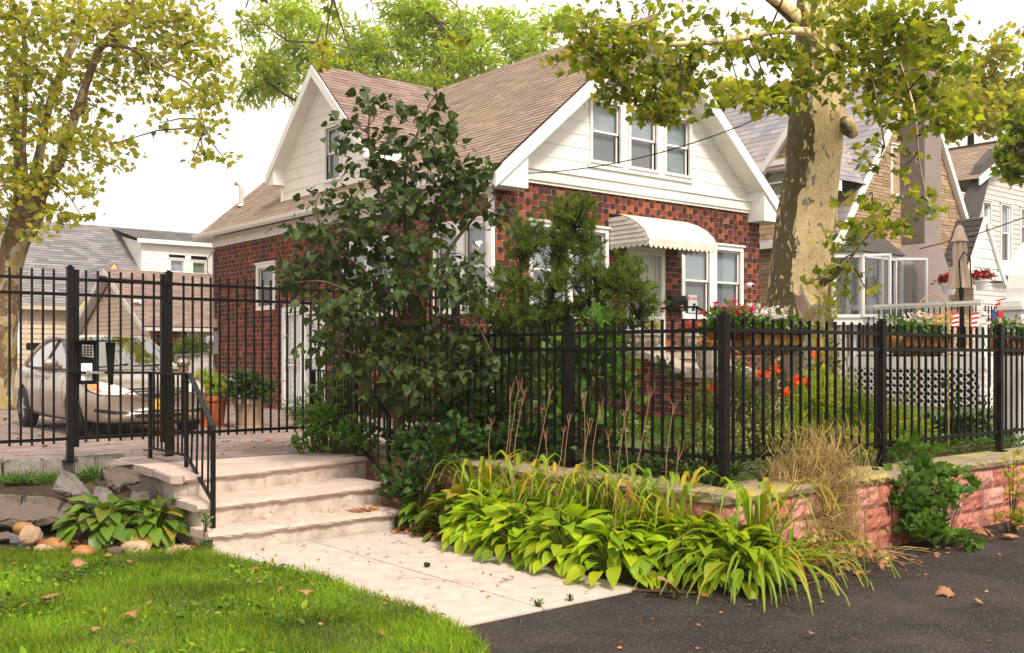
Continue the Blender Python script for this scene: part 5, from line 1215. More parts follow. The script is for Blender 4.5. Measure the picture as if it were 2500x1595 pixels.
for f in ((lambda y: y), (lambda y: GW - y)):
    mb.prism([(0, f(-.3), GE - .3 * k + .05), (0, GW / 2, GR + .05), (0, GW / 2, GR - .16), (0, f(-.3), GE - .3 * k - .13)], (-.34, 0, 0), (-.30, 0, 0))
    mb.prism([(0, f(-.3), GE - .3 * k + .0), (0, GW / 2, GR + .0), (0, GW / 2, GR - .03), (0, f(-.3), GE - .3 * k - .03)], (-.299, 0, 0), (.0, 0, 0))
mb.box(-.3, 4.0, -.40, -.30, GE - .3 * k - .07, GE - .3 * k + .03); mb.build('fascia_and_gutter', M['paleside'], gar, local=True)
mb = MB(TG); mb.blob((.9, .12, 2.75), (.07, .07, .06), seed=2); mb.blob((1.1, .12, 2.72), (.07, .07, .06), seed=3); mb.box(.8, 1.2, 0, .06, 2.7, 2.8); mb.build('flood_light', M['whiteclean'], gar, local=True)
Yn = 38; Pn = Vector(((100 - 1250) / 2500 * Yn, Yn, .45)); gh2 = empty('grey_roofed_house', Pn, ANG, 'house with long grey shingle roof and white shed dormer behind the garage', 'house')
def FG(px, py, off=0): return F(px, py, off, Pn)
mb = MB(); e0, e1 = -12.0, 11.0; EZ = FG(100, 747, -.3).z; RD = 4.9; kk = (FG(300, 556, RD).z - EZ) / (RD + .3); LG = (RD + .3) * math.sqrt(1 + kk * kk)
shingles(mb, (e0, -.3, EZ), (1, 0, 0), Vector((0, 1, kk)).normalized(), [(0, 0), (e1 - e0, 0), (e1 - e0, LG), (0, LG)], .19, .45, .022); mb.build('roof', M['roofgrey'], gh2, local=True)
xw = FG(168, 850).x; wx0, wx1 = FG(36, 800).x, FG(48, 800).x
mb = MB(TF); wh_ = [(wx0, wx1, FG(40, 862).z, FG(40, 800).z)]; clapboard(mb, [(e0 + .3, -.1), (xw, -.1), (xw, EZ - .1), (e0 + .3, EZ - .1)], .19, wh_, proud=.035); mb.box(FG(60, 800).x, FG(66, 800).x, 0, .05, -.1, EZ - .1); mb.build('siding_wall', M['beige'], gh2, local=True)
mb = MB(TF); mb.box(e0, xw + .3, .30, .42, EZ - .14, EZ); mb.build('gutter', M['beige'], gh2, local=True)
mb = MB(); mb.box(xw + .01, e1, .6, 4.0, -.1, EZ - .1); mb.build('side_wall', M['beige'], gh2, local=True)
yF = 1.9; q = lambda px, py: FG(px, py, yF); zt3 = q(352, 592).z; dx0 = q(345, 600).x; zb3 = EZ + (yF + .3) * kk - .05
w1h = (q(412, 600).x, q(452, 600).x, zb3 - .4, q(430, 632).z); w2h = (q(466, 600).x, q(505, 600).x, zb3 - .4, q(480, 637).z)
mb = MB(); TH = lambda a, o, z: (a, yF - o, z); mb.T = TH
clapboard(mb, [(dx0, zb3), (e1, zb3), (e1, zt3), (dx0, zt3)], .22, [w1h, w2h])
mb.T = None; rr = lambda z: (z - EZ) / kk - .3; mb.add([(dx0, yF, zb3), (dx0, yF, zt3), (dx0 - .02, rr(zt3 + .45), zt3 + .45)], [(0, 1, 2)]); mb.build('dormer_wall', M['white'], gh2, local=True)
mb = MB(); mb.box(dx0 - .25, e1, yF - .28, yF - .22, zt3 - .04, zt3 + .13); mb.build('dormer_gutter', M['whiteclean'], gh2, local=True)
ks = .22; ye = (zt3 + .13 - EZ - .3 * kk + (-yF + .28) * ks + 0) ; yb = (zt3 + .13 - ks * (yF - .28) - EZ - .3 * kk) / (kk - ks)
mb = MB(); Ld = (yb - yF + .28) * math.sqrt(1 + ks * ks); shingles(mb, (dx0 - .3, yF - .28, zt3 + .13), (1, 0, 0), Vector((0, 1, ks)).normalized(), [(0, 0), (e1 - dx0 + .3, 0), (e1 - dx0 + .3, Ld), (0, Ld)], .19, .45, .022); mb.build('dormer_roof', M['roofgrey'], gh2, local=True)
window(gh2, TH, *w1h, 1, .07, blind='blind', lower='blinddark'); window(gh2, TH, *w2h, 1, .07, blind='blindgreen', lower='blinddark')
window(gh2, TF, *wh_[0], 1, .05, blind='curtain')
# little yellow trimmed gable in front of that house
GO = -1.6; ga, gb_ = FG(278, 643, GO), FG(190, 752, GO); kg = (ga.z - gb_.z) / (ga.x - gb_.x)
eg = empty('entrance_gable', Pn + U * ga.x + V * GO, ANG, 'small grey roofed gable with pale yellow trim rising behind the garage', 'gable roof'); hl_ = (ga.x - gb_.x); zr_ = ga.z; Lg = hl_ * math.sqrt(1 + kg * kg)
for sg in (-1, 1):
    mb = MB(); shingles(mb, (sg * hl_, 0, zr_ - hl_ * kg), (0, 1, 0), Vector((-sg, 0, kg)).normalized(), [(0, 0), (4.4, 0), (4.4, Lg), (0, Lg)], .17, .4, .015); mb.build('roof_slope', M['roofgrey'], eg, local=True)
    mb = MB(); mb.prism([(sg * hl_, 0, zr_ - hl_ * kg - .02), (0, 0, zr_ - .02), (0, 0, zr_ - .55), (sg * hl_, 0, zr_ - hl_ * kg - .45)], (0, -.03, 0), (0, .03, 0)); mb.build('yellow_trim', M['yellow'], eg, local=True)
mb = MB(); mb.prism([(-hl_ + .3, 0, -.1), (hl_ - .3, 0, -.1), (hl_ - .3, 0, zr_ - hl_ * kg), (0, 0, zr_ - .5), (-hl_ + .3, 0, zr_ - hl_ * kg)], (0, .3, 0), (0, .35, 0)); mb.build('gable_wall', M['beige'], eg, local=True)
mx = empty('letter_box', D(86, 842, 37.2) - Vector((0, 0, .2)), ANG, 'black oblong letter box on the beige siding at far left', 'letter box')
mb = MB(); mb.box(-.30, .30, -.12, .1, 0, .27); mb.build('box', M['black'], mx, local=True, bevel=.03); mb = MB(); mb.box(-.30, .30, -.135, -.1, .16, .235); mb.build('flap', M['rustblack'], mx, local=True, bevel=.008)
# chain link fence and small gate beside the garage
def chain(name, lbl, a, b, h, z0):
    root = empty(name, a, 0, lbl, 'fence'); d = b - a; L = d.length; e = d.normalized()
    for t in (0, L): mb = MB(); p = a + e * t; mb.tube([(p.x, p.y, z0), (p.x, p.y, z0 + h)], .03, 8); mb.build('post', M['curbstone'], root)
    mb = MB(); mb.tube([a + Z * (h), b + Z * (h)], .022, 8); mb.build('top_rail', M['curbstone'], root)
    mb = MB(); s = .075; n = int((L + h) / s)
    for i in range(n):
        for sg in (1, -1):
            x0 = i * s - (h if sg > 0 else 0); x1 = x0 + h * sg if sg > 0 else x0 - h
            p, q = (x0, 0), (x1, h)
            (xa, za), (xb, zb) = p, q
            # clip to [0,L]
            def cl_(xa, za, xb, zb):
                if xa == xb: return None
                t0, t1 = 0, 1; dx = xb - xa
                for lim, sgn in ((0, 1), (L, -1)):
                    t = (lim - xa) / dx
                    if (dx > 0) == (sgn > 0): t0 = max(t0, t)
                    else: t1 = min(t1, t)
                return None if t0 >= t1 else (xa + dx * t0, za + (zb - za) * t0, xa + dx * t1, za + (zb - za) * t1)
            c = cl_(xa, za, xb, zb)
            if c: mb.bar(a + e * c[0] + Z * c[1], a + e * c[2] + Z * c[3], .004)
    mb.build('wire_mesh', M['steel'], root)
chain('chain_link_fence', 'grey chain link fence panel beside the garage door', D(428, 986, 26.5), D(512, 984, 26.0), 1.25, .38)
# hanging fern ball on the garage door wall
hb = empty('hanging_fern', D(458, 855, 28.2), 0, 'round dark hanging fern in front of the garage door', 'hanging plant')
c = np.array(hb.location); P, Cn, O = clumps([(c + np.array([-.3, 0, -.12]), .3, .25, .2, 900), (c + np.array([.2, 0, .08]), .35, .25, .24, 1100)], 20, .3)
leafmesh('fronds', T_THIN, P, frames(unit(P - O + rng.normal(size=P.shape) * .15), rdir(len(P))), rng.uniform(.10, .22, len(P)), M['pine'], hb)
mb = MB(); mb.tube([c + np.array([0, 0, .0]), c + np.array([.02, 0, .95])], .012, 5); mb.tube([c + np.array([.02, 0, .95]), c + np.array([-.15, .2, 1.05])], .012, 5); mb.build('hanger', M['steel'], hb)

# ================================================================ STONE HOUSE AT THE RIGHT
NO = H + U * 9.55; sh = empty('stone_house', NO, ANG, 'tan ashlar stone house with steep slate roof and mauve stucco chimney', 'house')
def FN(px, py, off=0): return F(px, py, off, NO)
NW, RXn, RZn = 6.4, 3.32, 8.25; kL = 1.31; kR = 1.52; ZE = 3.9
bay_h = (.45, 2.75, 1.95, 3.35)
mb = MB(TF); xr = RXn + (RZn - ZE) / kR
gp2 = [(0, -.3), (xr, -.3), (xr, ZE), (RXn, RZn - .1), (0, ZE)]
mb.add([(a, -.001, z) for a, z in gp2], [(0, 1, 2, 3, 4)], 0); courses(mb, [(a + (.02 if a == 0 else 0), z) for a, z in gp2], [(2.2, 2.75, 4.95, 6.05)], stonerow, .012, stonepat, .02)
mb.T = lambda a, o, z: (-o, a, z); mb.add([(0, -.001, -.3), (9, -.001, -.3), (9, -.001, ZE), (0, -.001, ZE)], [(0, 1, 2, 3)], 0); courses(mb, [(0, -.3), (4, -.3), (4, ZE), (0, ZE)], [], lambda r: stonerow(r + 5), .012, stonepat, .02)
o = mb.build('stone_wall', [M['stone'], M['stonejoint']], sh, local=True)
for p in o.data.polygons:
    pass
slots = np.zeros(len(o.data.polygons), int)
o.data.materials.clear(); o.data.materials.append(M['stone']); o.data.materials.append(M['stonejoint'])
mb = MB(); LS1 = (RXn + .12) * math.sqrt(1 + kL * kL)
shingles(mb, (-.12, -.12, RZn - (RXn + .12) * kL), (0, 1, 0), Vector((1, 0, kL)).normalized(), [(0, 0), (9.2, 0), (9.2, LS1), (0, LS1)], .19, .38, .012, jit=.10)
LS2 = (xr + .12 - RXn) * math.sqrt(1 + kR * kR)
shingles(mb, (xr + .12, -.12, RZn - (xr + .12 - RXn) * kR), (0, 1, 0), Vector((-1, 0, kR)).normalized(), [(0, 0), (9.2, 0), (9.2, LS2), (0, LS2)], .3, .6, .012)
mb.build('roof', M['roofslate'], sh, local=True)
mb = MB()
mb.prism([(-.12, 0, RZn - (RXn + .12) * kL - .02), (RXn, 0, RZn - .02), (RXn, 0, RZn - .28), (-.12, 0, RZn - (RXn + .12) * kL - .28)], (0, -.16, 0), (0, -.02, 0))
mb.prism([(xr + .12, 0, RZn - (xr + .12 - RXn) * kR - .02), (RXn, 0, RZn - .02), (RXn, 0, RZn - .26), (xr + .12, 0, RZn - (xr + .12 - RXn) * kR - .26)], (0, -.16, 0), (0, -.02, 0))
mb.box(-.24, -.121, -.1, 9, ZE - .26, ZE - .12); mb.build('rake_and_gutter', M['whiteclean'], sh, local=True)
mb = MB(); mb.box(.10, .22, -.12, -.03, -.1, 3.75); mb.build('downspout', M['whiteclean'], sh, local=True)
window(sh, TF, 2.18, 2.80, 4.9, 6.1, 1, .07, blind='blinddark', proud=.06)
# side wall dormer
TS2 = lambda a, o, z: (.02 - o, a, z)
mb = MB(TS2); dc = F(1935, 303, 0, NO); dy, dz = S(1935, 303, 0, NO).y, S(1935, 303, 0, NO).z
poly = [(dy - 1.15, ZE - .1), (dy + 1.15, ZE - .1), (dy + 1.15, dz - 1.3), (dy, dz - .1), (dy - 1.15, dz - 1.3)]
dwh = [(dy - .55, dy + .95, 4.75, 5.55)]
courses(mb, poly, dwh, lambda r: stonerow(r + 3), .012, stonepat, .04); mb.build('dormer_stone', M['stone'], sh, local=True)
mb = MB()
for sg in (1, -1): shingles(mb, (-.12, dy + sg * 1.3, dz - 1.3 * 1.12), (1, 0, 0), Vector((0, -sg, 1.12)).normalized(), [(0, 0), (1.0, 0), (2.3, 1.3 * 1.5), (0, 1.3 * 1.5)], .19, .38, .012)
mb.build('dormer_roof', M['roofslate'], sh, local=True)
mb = MB()
for sg in (1, -1): mb.prism([(0, dy + sg * 1.3, dz - 1.3 * 1.12 - .02), (0, dy, dz - .02), (0, dy, dz - .24), (0, dy + sg * 1.3, dz - 1.3 * 1.12 - .24)], (-.16, 0, 0), (-.03, 0, 0))
mb.box(-.13, 0, dy - .7, dy + 1.1, 5.55, 5.68); mb.build('dormer_fascia', M['whiteclean'], sh, local=True)
window(sh, TS2, dy - .5, dy + .9, 4.8, 5.55, 1, .08, blind='blindgreen', proud=.06)
# chimney
mb = MB(); cy0 = -.62
def chx(px, py): return FN(px, py, cy0).x
x0u, x1u, x0l, x1l = chx(2258, 500), chx(2298, 500), chx(2231, 700), chx(2316, 700); zs1, zs2 = FN(2298, 600, cy0).z, FN(2316, 655, cy0).z
x0u -= .0
mb.prism([(x0l, 0, -.3), (x1l, 0, -.3), (x1l, 0, zs2), (x1u, 0, zs1), (x1u, 0, 8.9), (x0u, 0, 8.9), (x0u, 0, zs1), (x0l, 0, zs2)], (0, cy0, 0), (0, .1, 0), 0)
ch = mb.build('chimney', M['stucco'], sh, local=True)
mb = MB(); mb.box(x0u - .012, x0u, cy0 + .02, .0, zs1 + .05, 8.85); mb.box(x0l - .012, x0l, cy0 + .02, 0, .0, zs2 - .05); mb.build('side_face_shade', M['stuccoshade'], ch, local=True)  # thin darker sheets paint the shade on the chimney's left faces
# bay window with casements
b0, b1 = FN(2065, 630, -.3).x, FN(2205, 630, -.3).x; bz0, bz1 = 2.0, 3.38
bw = (b1 - b0)
mb = MB(); base_ = [(b0, 0), (b0 + .35, -.45), (b1 - .35, -.45), (b1, 0)]
mb.prism([(x, y, 0) for x, y in base_], (0, 0, 1.84), (0, 0, bz0)); bay = mb.build('bay_window', M['whiteclean'], sh, local=True); mb = MB(); mb.prism([(x, y, 0) for x, y in base_], (0, 0, bz1), (0, 0, bz1 + .06)); mb.build('head_board', M['whiteclean'], bay, local=True)
def barz(mb, a, b, w_=.06): mb.bar(a, b, w_)
for i in range(3):
    p, q = Vector(base_[i] + (0,)), Vector(base_[i + 1] + (0,)); m_ = 2 if i == 1 else 1
    for j in range(m_):
        a, b = p.lerp(q, j / m_), p.lerp(q, (j + 1) / m_); mb = MB()
        for c, d in (((a, bz0), (a, bz1)), ((b, bz0), (b, bz1)), ((a, bz0 + .03), (b, bz0 + .03)), ((a, bz1 - .03), (b, bz1 - .03))): mb.bar((c[0].x, c[0].y, c[1]), (d[0].x, d[0].y, d[1]), .07)
        mb.build('frame', M['whiteclean'], bay, local=True)
        mb = MB(); mb.add([(a.x, a.y + .03, bz0), (b.x, b.y + .03, bz0), (b.x, b.y + .03, bz1), (a.x, a.y + .03, bz1)], [(0, 1, 2, 3)]); mb.build('pane', M['glass'], bay, local=True)
mb = MB(); mb.box(b0 + .1, b1 - .1, -.12, -.10, bz0, bz1); mb.build('curtain', M['blinddark'], bay, local=True)
mb = MB()
for x in np.linspace(b0 + .3, b1 - .3, 5): mb.box(x - .12, x + .08, -.20, -.16, bz0, bz1)
mb.build('drape', M['curtain'], bay, local=True)
for (hx_, hy_, ang, ln) in ((b0 + .40, -.47, -.95, .55), (b1 - .62, -.47, -.62, .72)):
    e = Vector((math.cos(ang), math.sin(ang), 0)); a = Vector((hx_, hy_, 0)); b = a + e * ln; mb = MB()
    for c, d in (((a, bz0 + .02), (a, bz1)), ((b, bz0 + .02), (b, bz1)), ((a, bz0 + .04), (b, bz0 + .04)), ((a, bz1 - .02), (b, bz1 - .02))): mb.bar((c[0].x, c[0].y, c[1]), (d[0].x, d[0].y, d[1]), .05)
    cs_ = mb.build('open_casement', M['whiteclean'], bay, local=True)
    mb = MB(); mb.add([(a.x, a.y, bz0), (b.x, b.y, bz0), (b.x, b.y, bz1), (a.x, a.y, bz1)], [(0, 1, 2, 3)]); mb.build('pane', M['glass'], bay, local=True)
mb = MB(); top = [(b0 + .55, 0, bz1 + .62), (b1 - .55, 0, bz1 + .62)]; ev = [(b0 - .08, 0.0, bz1 + .06), (b0 + .3, -.55, bz1 + .06), (b1 - .3, -.55, bz1 + .06), (b1 + .08, 0, bz1 + .06)]
mb.add(ev + top, [(0, 1, 4), (1, 2, 5, 4), (2, 3, 5)]); mb.build('bay_roof', M['roofdark'], bay, local=True)
mb = MB(); mb.bar(ev[0], top[0], .1, .02); mb.bar(ev[3], top[1], .1, .02); mb.bar(top[0], top[1], .08, .03); mb.build('flashing', M['copper'], bay, local=True)
# small gabled entry roof at the far side
PO = -.72; pa = FN(2402, 530, PO); pl_ = FN(2362, 650, PO); pr_ = FN(2447, 662, PO)
mb = MB(); kx = (pa.z - pl_.z) / (pa.x - pl_.x)
for sg, xx in ((1, pl_.x - .06), (-1, pr_.x + .06)):
    zz = pa.z - abs(pa.x - xx) * kx; Lx = abs(pa.x - xx) * math.sqrt(1 + kx * kx)
    shingles(mb, (xx, PO - .06, zz), (0, 1, 0), Vector((sg, 0, kx)).normalized(), [(0, 0), (.95, 0), (.95, Lx), (0, Lx)], .17, .30, .02)
ent = mb.build('entry_roof', M['roofdark'], sh, local=True)
mb = MB(TF); mb.T = lambda a, o, z: (a, PO - o, z); clapboard(mb, [(pl_.x, pl_.z), (pr_.x, pl_.z), (pa.x, pa.z - .05)], .24); mb.box(pl_.x - .06, pr_.x + .06, PO, .03, pl_.z - .28, pl_.z - .02); mb.build('entry_gable', M['siding'], sh, local=True)
mb = MB(); mb.bar((pl_.x - .06, PO - .05, pa.z - abs(pa.x - pl_.x + .06) * kx - .05), (pa.x, PO - .05, pa.z - .03), .06, .1); mb.bar((pr_.x + .06, PO - .05, pa.z - abs(pa.x - pr_.x - .06) * kx - .05), (pa.x, PO - .05, pa.z - .03), .06, .1); mb.build('entry_trim', M['whiteclean'], sh, local=True)
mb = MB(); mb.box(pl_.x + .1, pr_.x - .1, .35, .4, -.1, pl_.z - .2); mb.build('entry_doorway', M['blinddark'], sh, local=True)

# ================================================================ WHITE SIDED HOUSE FAR RIGHT
WO = H + U * 9.55 + V * 1.6; wh = empty('pale_sided_house', WO, ANG, 'pale grey sided house with brown roof at the far right', 'house')
def FW(px, py, off=0): return F(px, py, off, WO)
xa = FW(2355, 440).x; za_ = FW(2355, 440).z; xp, zp = FW(2478, 335).x, FW(2478, 335).z; kW = (zp - za_) / (xp - xa) * .95
mb = MB(); Lw = (xp - xa + .1) * math.sqrt(1 + kW * kW)
shingles(mb, (xa, -.4, za_), (0, 1, 0), Vector((1, 0, kW)).normalized(), [(0, 0), (8, 0), (8, Lw), (0, Lw)], .15, .4, .015)
shingles(mb, (2 * xp - xa, -.4, za_), (0, 1, 0), Vector((-1, 0, kW)).normalized(), [(0, 0), (8, 0), (8, Lw), (0, Lw)], .3, .6, .015); mb.build('roof', M['roof'], wh, local=True)
x_ = FW(2300, 600).x - 1.0
mb = MB(TF); ztp = lambda x: za_ + kW * (x - xa) - .1
whs = [(FW(2440, 500).x, FW(2468, 500).x, FW(2440, 640).z, FW(2440, 495).z), (FW(2395, 490).x, FW(2418, 490).x, FW(2400, 600).z, FW(2400, 490).z), (FW(2488, 500).x, FW(2488, 500).x + 1.0, FW(2488, 600).z, FW(2488, 505).z)]
clapboard(mb, [(xa + .3, -.2), (2 * xp - xa - .3, -.2), (2 * xp - xa - .3, ztp(xa + .3)), (xp, ztp(xp)), (xa + .3, ztp(xa + .3))], .15, whs); clapboard(mb, [(x_, -.2), (xa + .3, -.2), (xa + .3, za_ - .35), (x_, za_ - .35)], .15); mb.build('siding_wall', M['paleside'], wh, local=True)
mb = MB(); mb.prism([(xa, 0, za_ + .02), (xp, 0, zp + .02), (xp, 0, zp - .28), (xa, 0, za_ - .2)], (0, -.46, 0), (0, -.41, 0)); mb.prism([(2 * xp - xa, 0, za_ + .02), (xp, 0, zp + .02), (xp, 0, zp - .28), (2 * xp - xa, 0, za_ - .2)], (0, -.46, 0), (0, -.41, 0)); mb.build('rake_board', M['whiteclean'], wh, local=True)
q1, q2, q3, q4 = FW(2434, 362, -.3), FW(2400, 400, -.3), FW(2362, 530, -.3), FW(2392, 530, -.3)
mb = MB(); mb.prism([q1, q2, q3, q4], (0, 0, 0), (0, .26, 0)); mb.build('steep_side_roof', M['roofdark'], wh, local=True)
for a in whs: window(wh, TF, a[0], a[1], a[2], a[3], 1, .06, blind='blind', lower='blinddark', proud=.05)
mb = MB(TF); zz = FW(2450, 668).z; mb.box(FW(2420, 660).x, FW(2420, 660).x + 5, 0, .35, zz - .1, zz + .05); mb.build('lower_eave', M['whiteclean'], wh, local=True)
# ================================================================ DECK, ARBOR, PARASOL AND OTHER SMALL THINGS
dkx = 10.0 - 9.55                                           # in the stone house frame
def nw(x, y, z): return NO + U * x + V * y + Z * z
deck = empty('garden_deck', nw(dkx, -3.1, 0), ANG, 'raised white deck with black balusters and white lattice skirt at right', 'deck')
DXE = 4.6
mb = MB(); 
def lbox(mb, x0, x1, y0, y1, z0, z1): mb.prism([nw(x0, y0, 0), nw(x1, y0, 0), nw(x1, y1, 0), nw(x0, y1, 0)], (0, 0, z0), (0, 0, z1))
lbox(mb, dkx, dkx + DXE, -3.1, -.05, 1.08, 1.13); mb.build('deck_floor', M['blind'], deck)
mb = MB(); lbox(mb, dkx - .03, dkx, -3.13, 0, .90, 1.14); lbox(mb, dkx, dkx + DXE, -3.13, -3.10, .90, 1.14); mb.build('rim_board', M['whiteclean'], deck)
def balustrade(a, b, n):
    mb = MB(); mb.bar(a + Z * 2.24, b + Z * 2.24, .09, .06); mb.bar(a + Z * 2.19, b + Z * 2.19, .045, .05); mb.build('handrail', M['whiteclean'], deck)
    mb = MB(); mb.bar(a + Z * 1.22, b + Z * 1.22, .05, .06); mb.build('bottom_rail', M['whiteclean'], deck)
    for i in range(1, n): p = a.lerp(b, i / n); mb = MB(); mb.bar(p + Z * 1.25, p + Z * 2.17, .022); mb.build('baluster', M['black'], deck)
a, b, c = nw(dkx + .05, -.12, 0), nw(dkx + .05, -3.02, 0), nw(dkx + 1.9, -3.02, 0)
balustrade(a, b, 23); balustrade(b, c, 14)
for p in (a, b, c):
    mb = MB(); mb.post((p.x, p.y, 1.0), .12, 1.42); po = mb.build('post', M['whiteclean'], deck); mb = MB(); mb.post((p.x, p.y, 2.42), .17, .03); mb.post((p.x, p.y, 2.45), .11, .04); mb.build('post_cap', M['whiteclean'], po)
def lattice(a, b, z0, z1, name='lattice'):
    mb = MB(); L = (b - a).length; e = (b - a) / L; h = z1 - z0; s = .155; x = -h
    while x < L:
        for sg in (1, -1):
            xa, za, xb, zb = (x, z0, x + h, z1) if sg > 0 else (x + h, z0, x, z1)
            t0, t1 = 0, 1; dx = xb - xa
            for lim, low_ in ((0, dx > 0), (L, dx < 0)):
                t = (lim - xa) / dx
                if low_: t0 = max(t0, t)
                else: t1 = min(t1, t)
            if t0 < t1 - .02:
                p, q = a + e * (xa + dx * t0) + Z * (za + (zb - za) * t0), a + e * (xa + dx * t1) + Z * (za + (zb - za) * t1); o_ = U * (.008 * sg); mb.bar(p + o_, q + o_, .031, .010, up=e.cross(Z))
        x += s
    return mb.build(name, M['whiteclean'], deck)
lattice(nw(dkx - .02, -.05, 0), nw(dkx - .02, -3.1, 0), .0, .90); lattice(nw(dkx, -3.12, 0), nw(dkx + 2.2, -3.12, 0), .0, .90)
mb = MB(); lbox(mb, dkx + .35, dkx + .4, -2.8, -.1, -.05, .88); mb.build('under_deck_shade', M['vent'], deck)  # black sheet paints the shade under the deck behind the lattice
# closed parasol
uL = S(2345, 700, 10.6) if False else None
ub = nw(1.35, -2.55, 0); pb = Vector((ub.x, ub.y, 0)); 
Yp = 21.1; pbx = D(2347, 700, Yp); par = empty('closed_parasol', (pbx.x, Yp, NO.z + 1.13), 0, 'closed beige canvas parasol on a black pole standing on the deck', 'parasol')
zt5, zb5, zc5 = D(2343, 550, Yp).z, D(2343, 692, Yp).z, D(2343, 590, Yp).z
def cloth(prof, folds, amp, ph=0):
    n = 48; vs = []
    for z, r in prof:
        for k in range(n): t = 2 * PI * k / n; q = r * (1 + amp * math.sin(folds * t + ph + z * 1.5) + .12 * math.sin(2 * t + z * 3)); vs.append((pbx.x - .03 + q * math.cos(t), Yp + q * math.sin(t), z))
    m2 = MB(); m2.add(vs, [(i * n + k, i * n + (k + 1) % n, (i + 1) * n + (k + 1) % n, (i + 1) * n + k) for i in range(len(prof) - 1) for k in range(n)]); return m2
mb = cloth([(zt5, .02), (zt5 - .05, .07), (zt5 - .25, .13), (zt5 - .34, .17)], 5, .14); cp = mb.build('cap', M['fabric'], par, smooth=True)
mb = cloth([(zt5 - .25, .09), (zt5 - .5, .12), (zt5 - .8, .10), (zt5 - 1.0, .15), (zb5 + .05, .16), (zb5 - .10, .18)], 6, .36, 1); mb.build('canopy', M['fabric'], par, smooth=True)
mb = MB(); mb.tube([(pbx.x, Yp, NO.z + 1.13), (pbx.x, Yp, zt5 - .1)], .035, 10); mb.tube([(pbx.x, Yp, zb5 - .3), (pbx.x, Yp, zb5 + .1)], .05, 10); mb.build('pole', M['black'], par)
mb = MB(); mb.tube([(pbx.x - .1, Yp - .2, zb5 - .2), (pbx.x - .14, Yp - .22, zb5 + .45), (pbx.x - .05, Yp - .24, zb5 + .62), (pbx.x + .08, Yp - .22, zb5 + .5), (pbx.x + .12, Yp - .2, zb5 - .1)], .014, 6); mb.build('strut', M['black'], par)
# white garden arbor
ar = empty('garden_arbor', G(2480, 1092, .56), ANG, 'white arched garden arbor with panelled posts at the right edge', 'arbor')
pp = Vector(ar.location); mb = MB(); mb.post((pp.x, pp.y, .5), .20, 1.62); mb.post((pp.x, pp.y, 2.12), .30, .06); mb.post((pp.x, pp.y, 2.18), .25, .05); mb.post((pp.x, pp.y, .5), .27, .12); mb.build('post', M['whiteclean'], ar, bevel=.008)
q = pp + U * 1.5; mb = MB(); mb.post((q.x, q.y, .5), .20, 1.62); mb.post((q.x, q.y, 2.12), .30, .06); mb.build('post', M['whiteclean'], ar)
mb = MB(); cc = pp + U * .75; 
arc = [cc + U * (.78 * -math.cos(t)) + Z * (2.22 - .0 + .80 * math.sin(t)) for t in np.linspace(0, PI, 17)]; cc.z = 0
arc = [Vector((cc.x, cc.y, 0)) + U * (-.78 * math.cos(t)) + Z * (2.22 + .80 * math.sin(t)) for t in np.linspace(0, PI, 17)]
inn = [Vector((cc.x, cc.y, 0)) + U * (-.62 * math.cos(t)) + Z * (2.22 + .64 * math.sin(t)) for t in np.linspace(0, PI, 17)]
for i in range(16): mb.prism([arc[i], arc[i + 1], inn[i + 1], inn[i]], -V * .10, V * .10)
mb.build('arch', M['whiteclean'], ar)
mb = MB()
for i in range(6):
    for j in range(2): mb.bar((pp.x, pp.y, .8 + i * .2) , (pp.x - .1 * U.x * 0 , pp.y, .8 + i * .2 + .01), .01)
# ---------- flowers helper
def flowers(name, root, c, r, n, m, size=.035, up=1.0):
    P = np.array(c) + rdir(n) * (rng.random((n, 1)) ** .4) * np.array(r); P[:, 2] = np.maximum(P[:, 2], c[2] - r[2] * .3)
    k = 5; P5 = np.repeat(P, k, 0); d = rdir(len(P5), up * .4); return leafmesh(name, T_OVAL, P5, frames(d, rdir(len(P5), 1.0, .6)), rng.uniform(.7, 1.2, len(P5)) * size, m, root)
def foliage(name, root, cl, m, tm=T_OVAL, size=(.04, .08), per=20, spread=.3, up=.6, out=.8, at=None):
    P, Cn, O = clumps(cl, per, spread); d = unit(unit(P - O) * out + rdir(len(P), 0) * .8 + np.array([0, 0, up * .3])); nrm = rdir(len(P), 1.2, .8)
    return leafmesh(name, tm, P, frames(d, nrm), rng.uniform(size[0], size[1], len(P)), m, root, at=at)
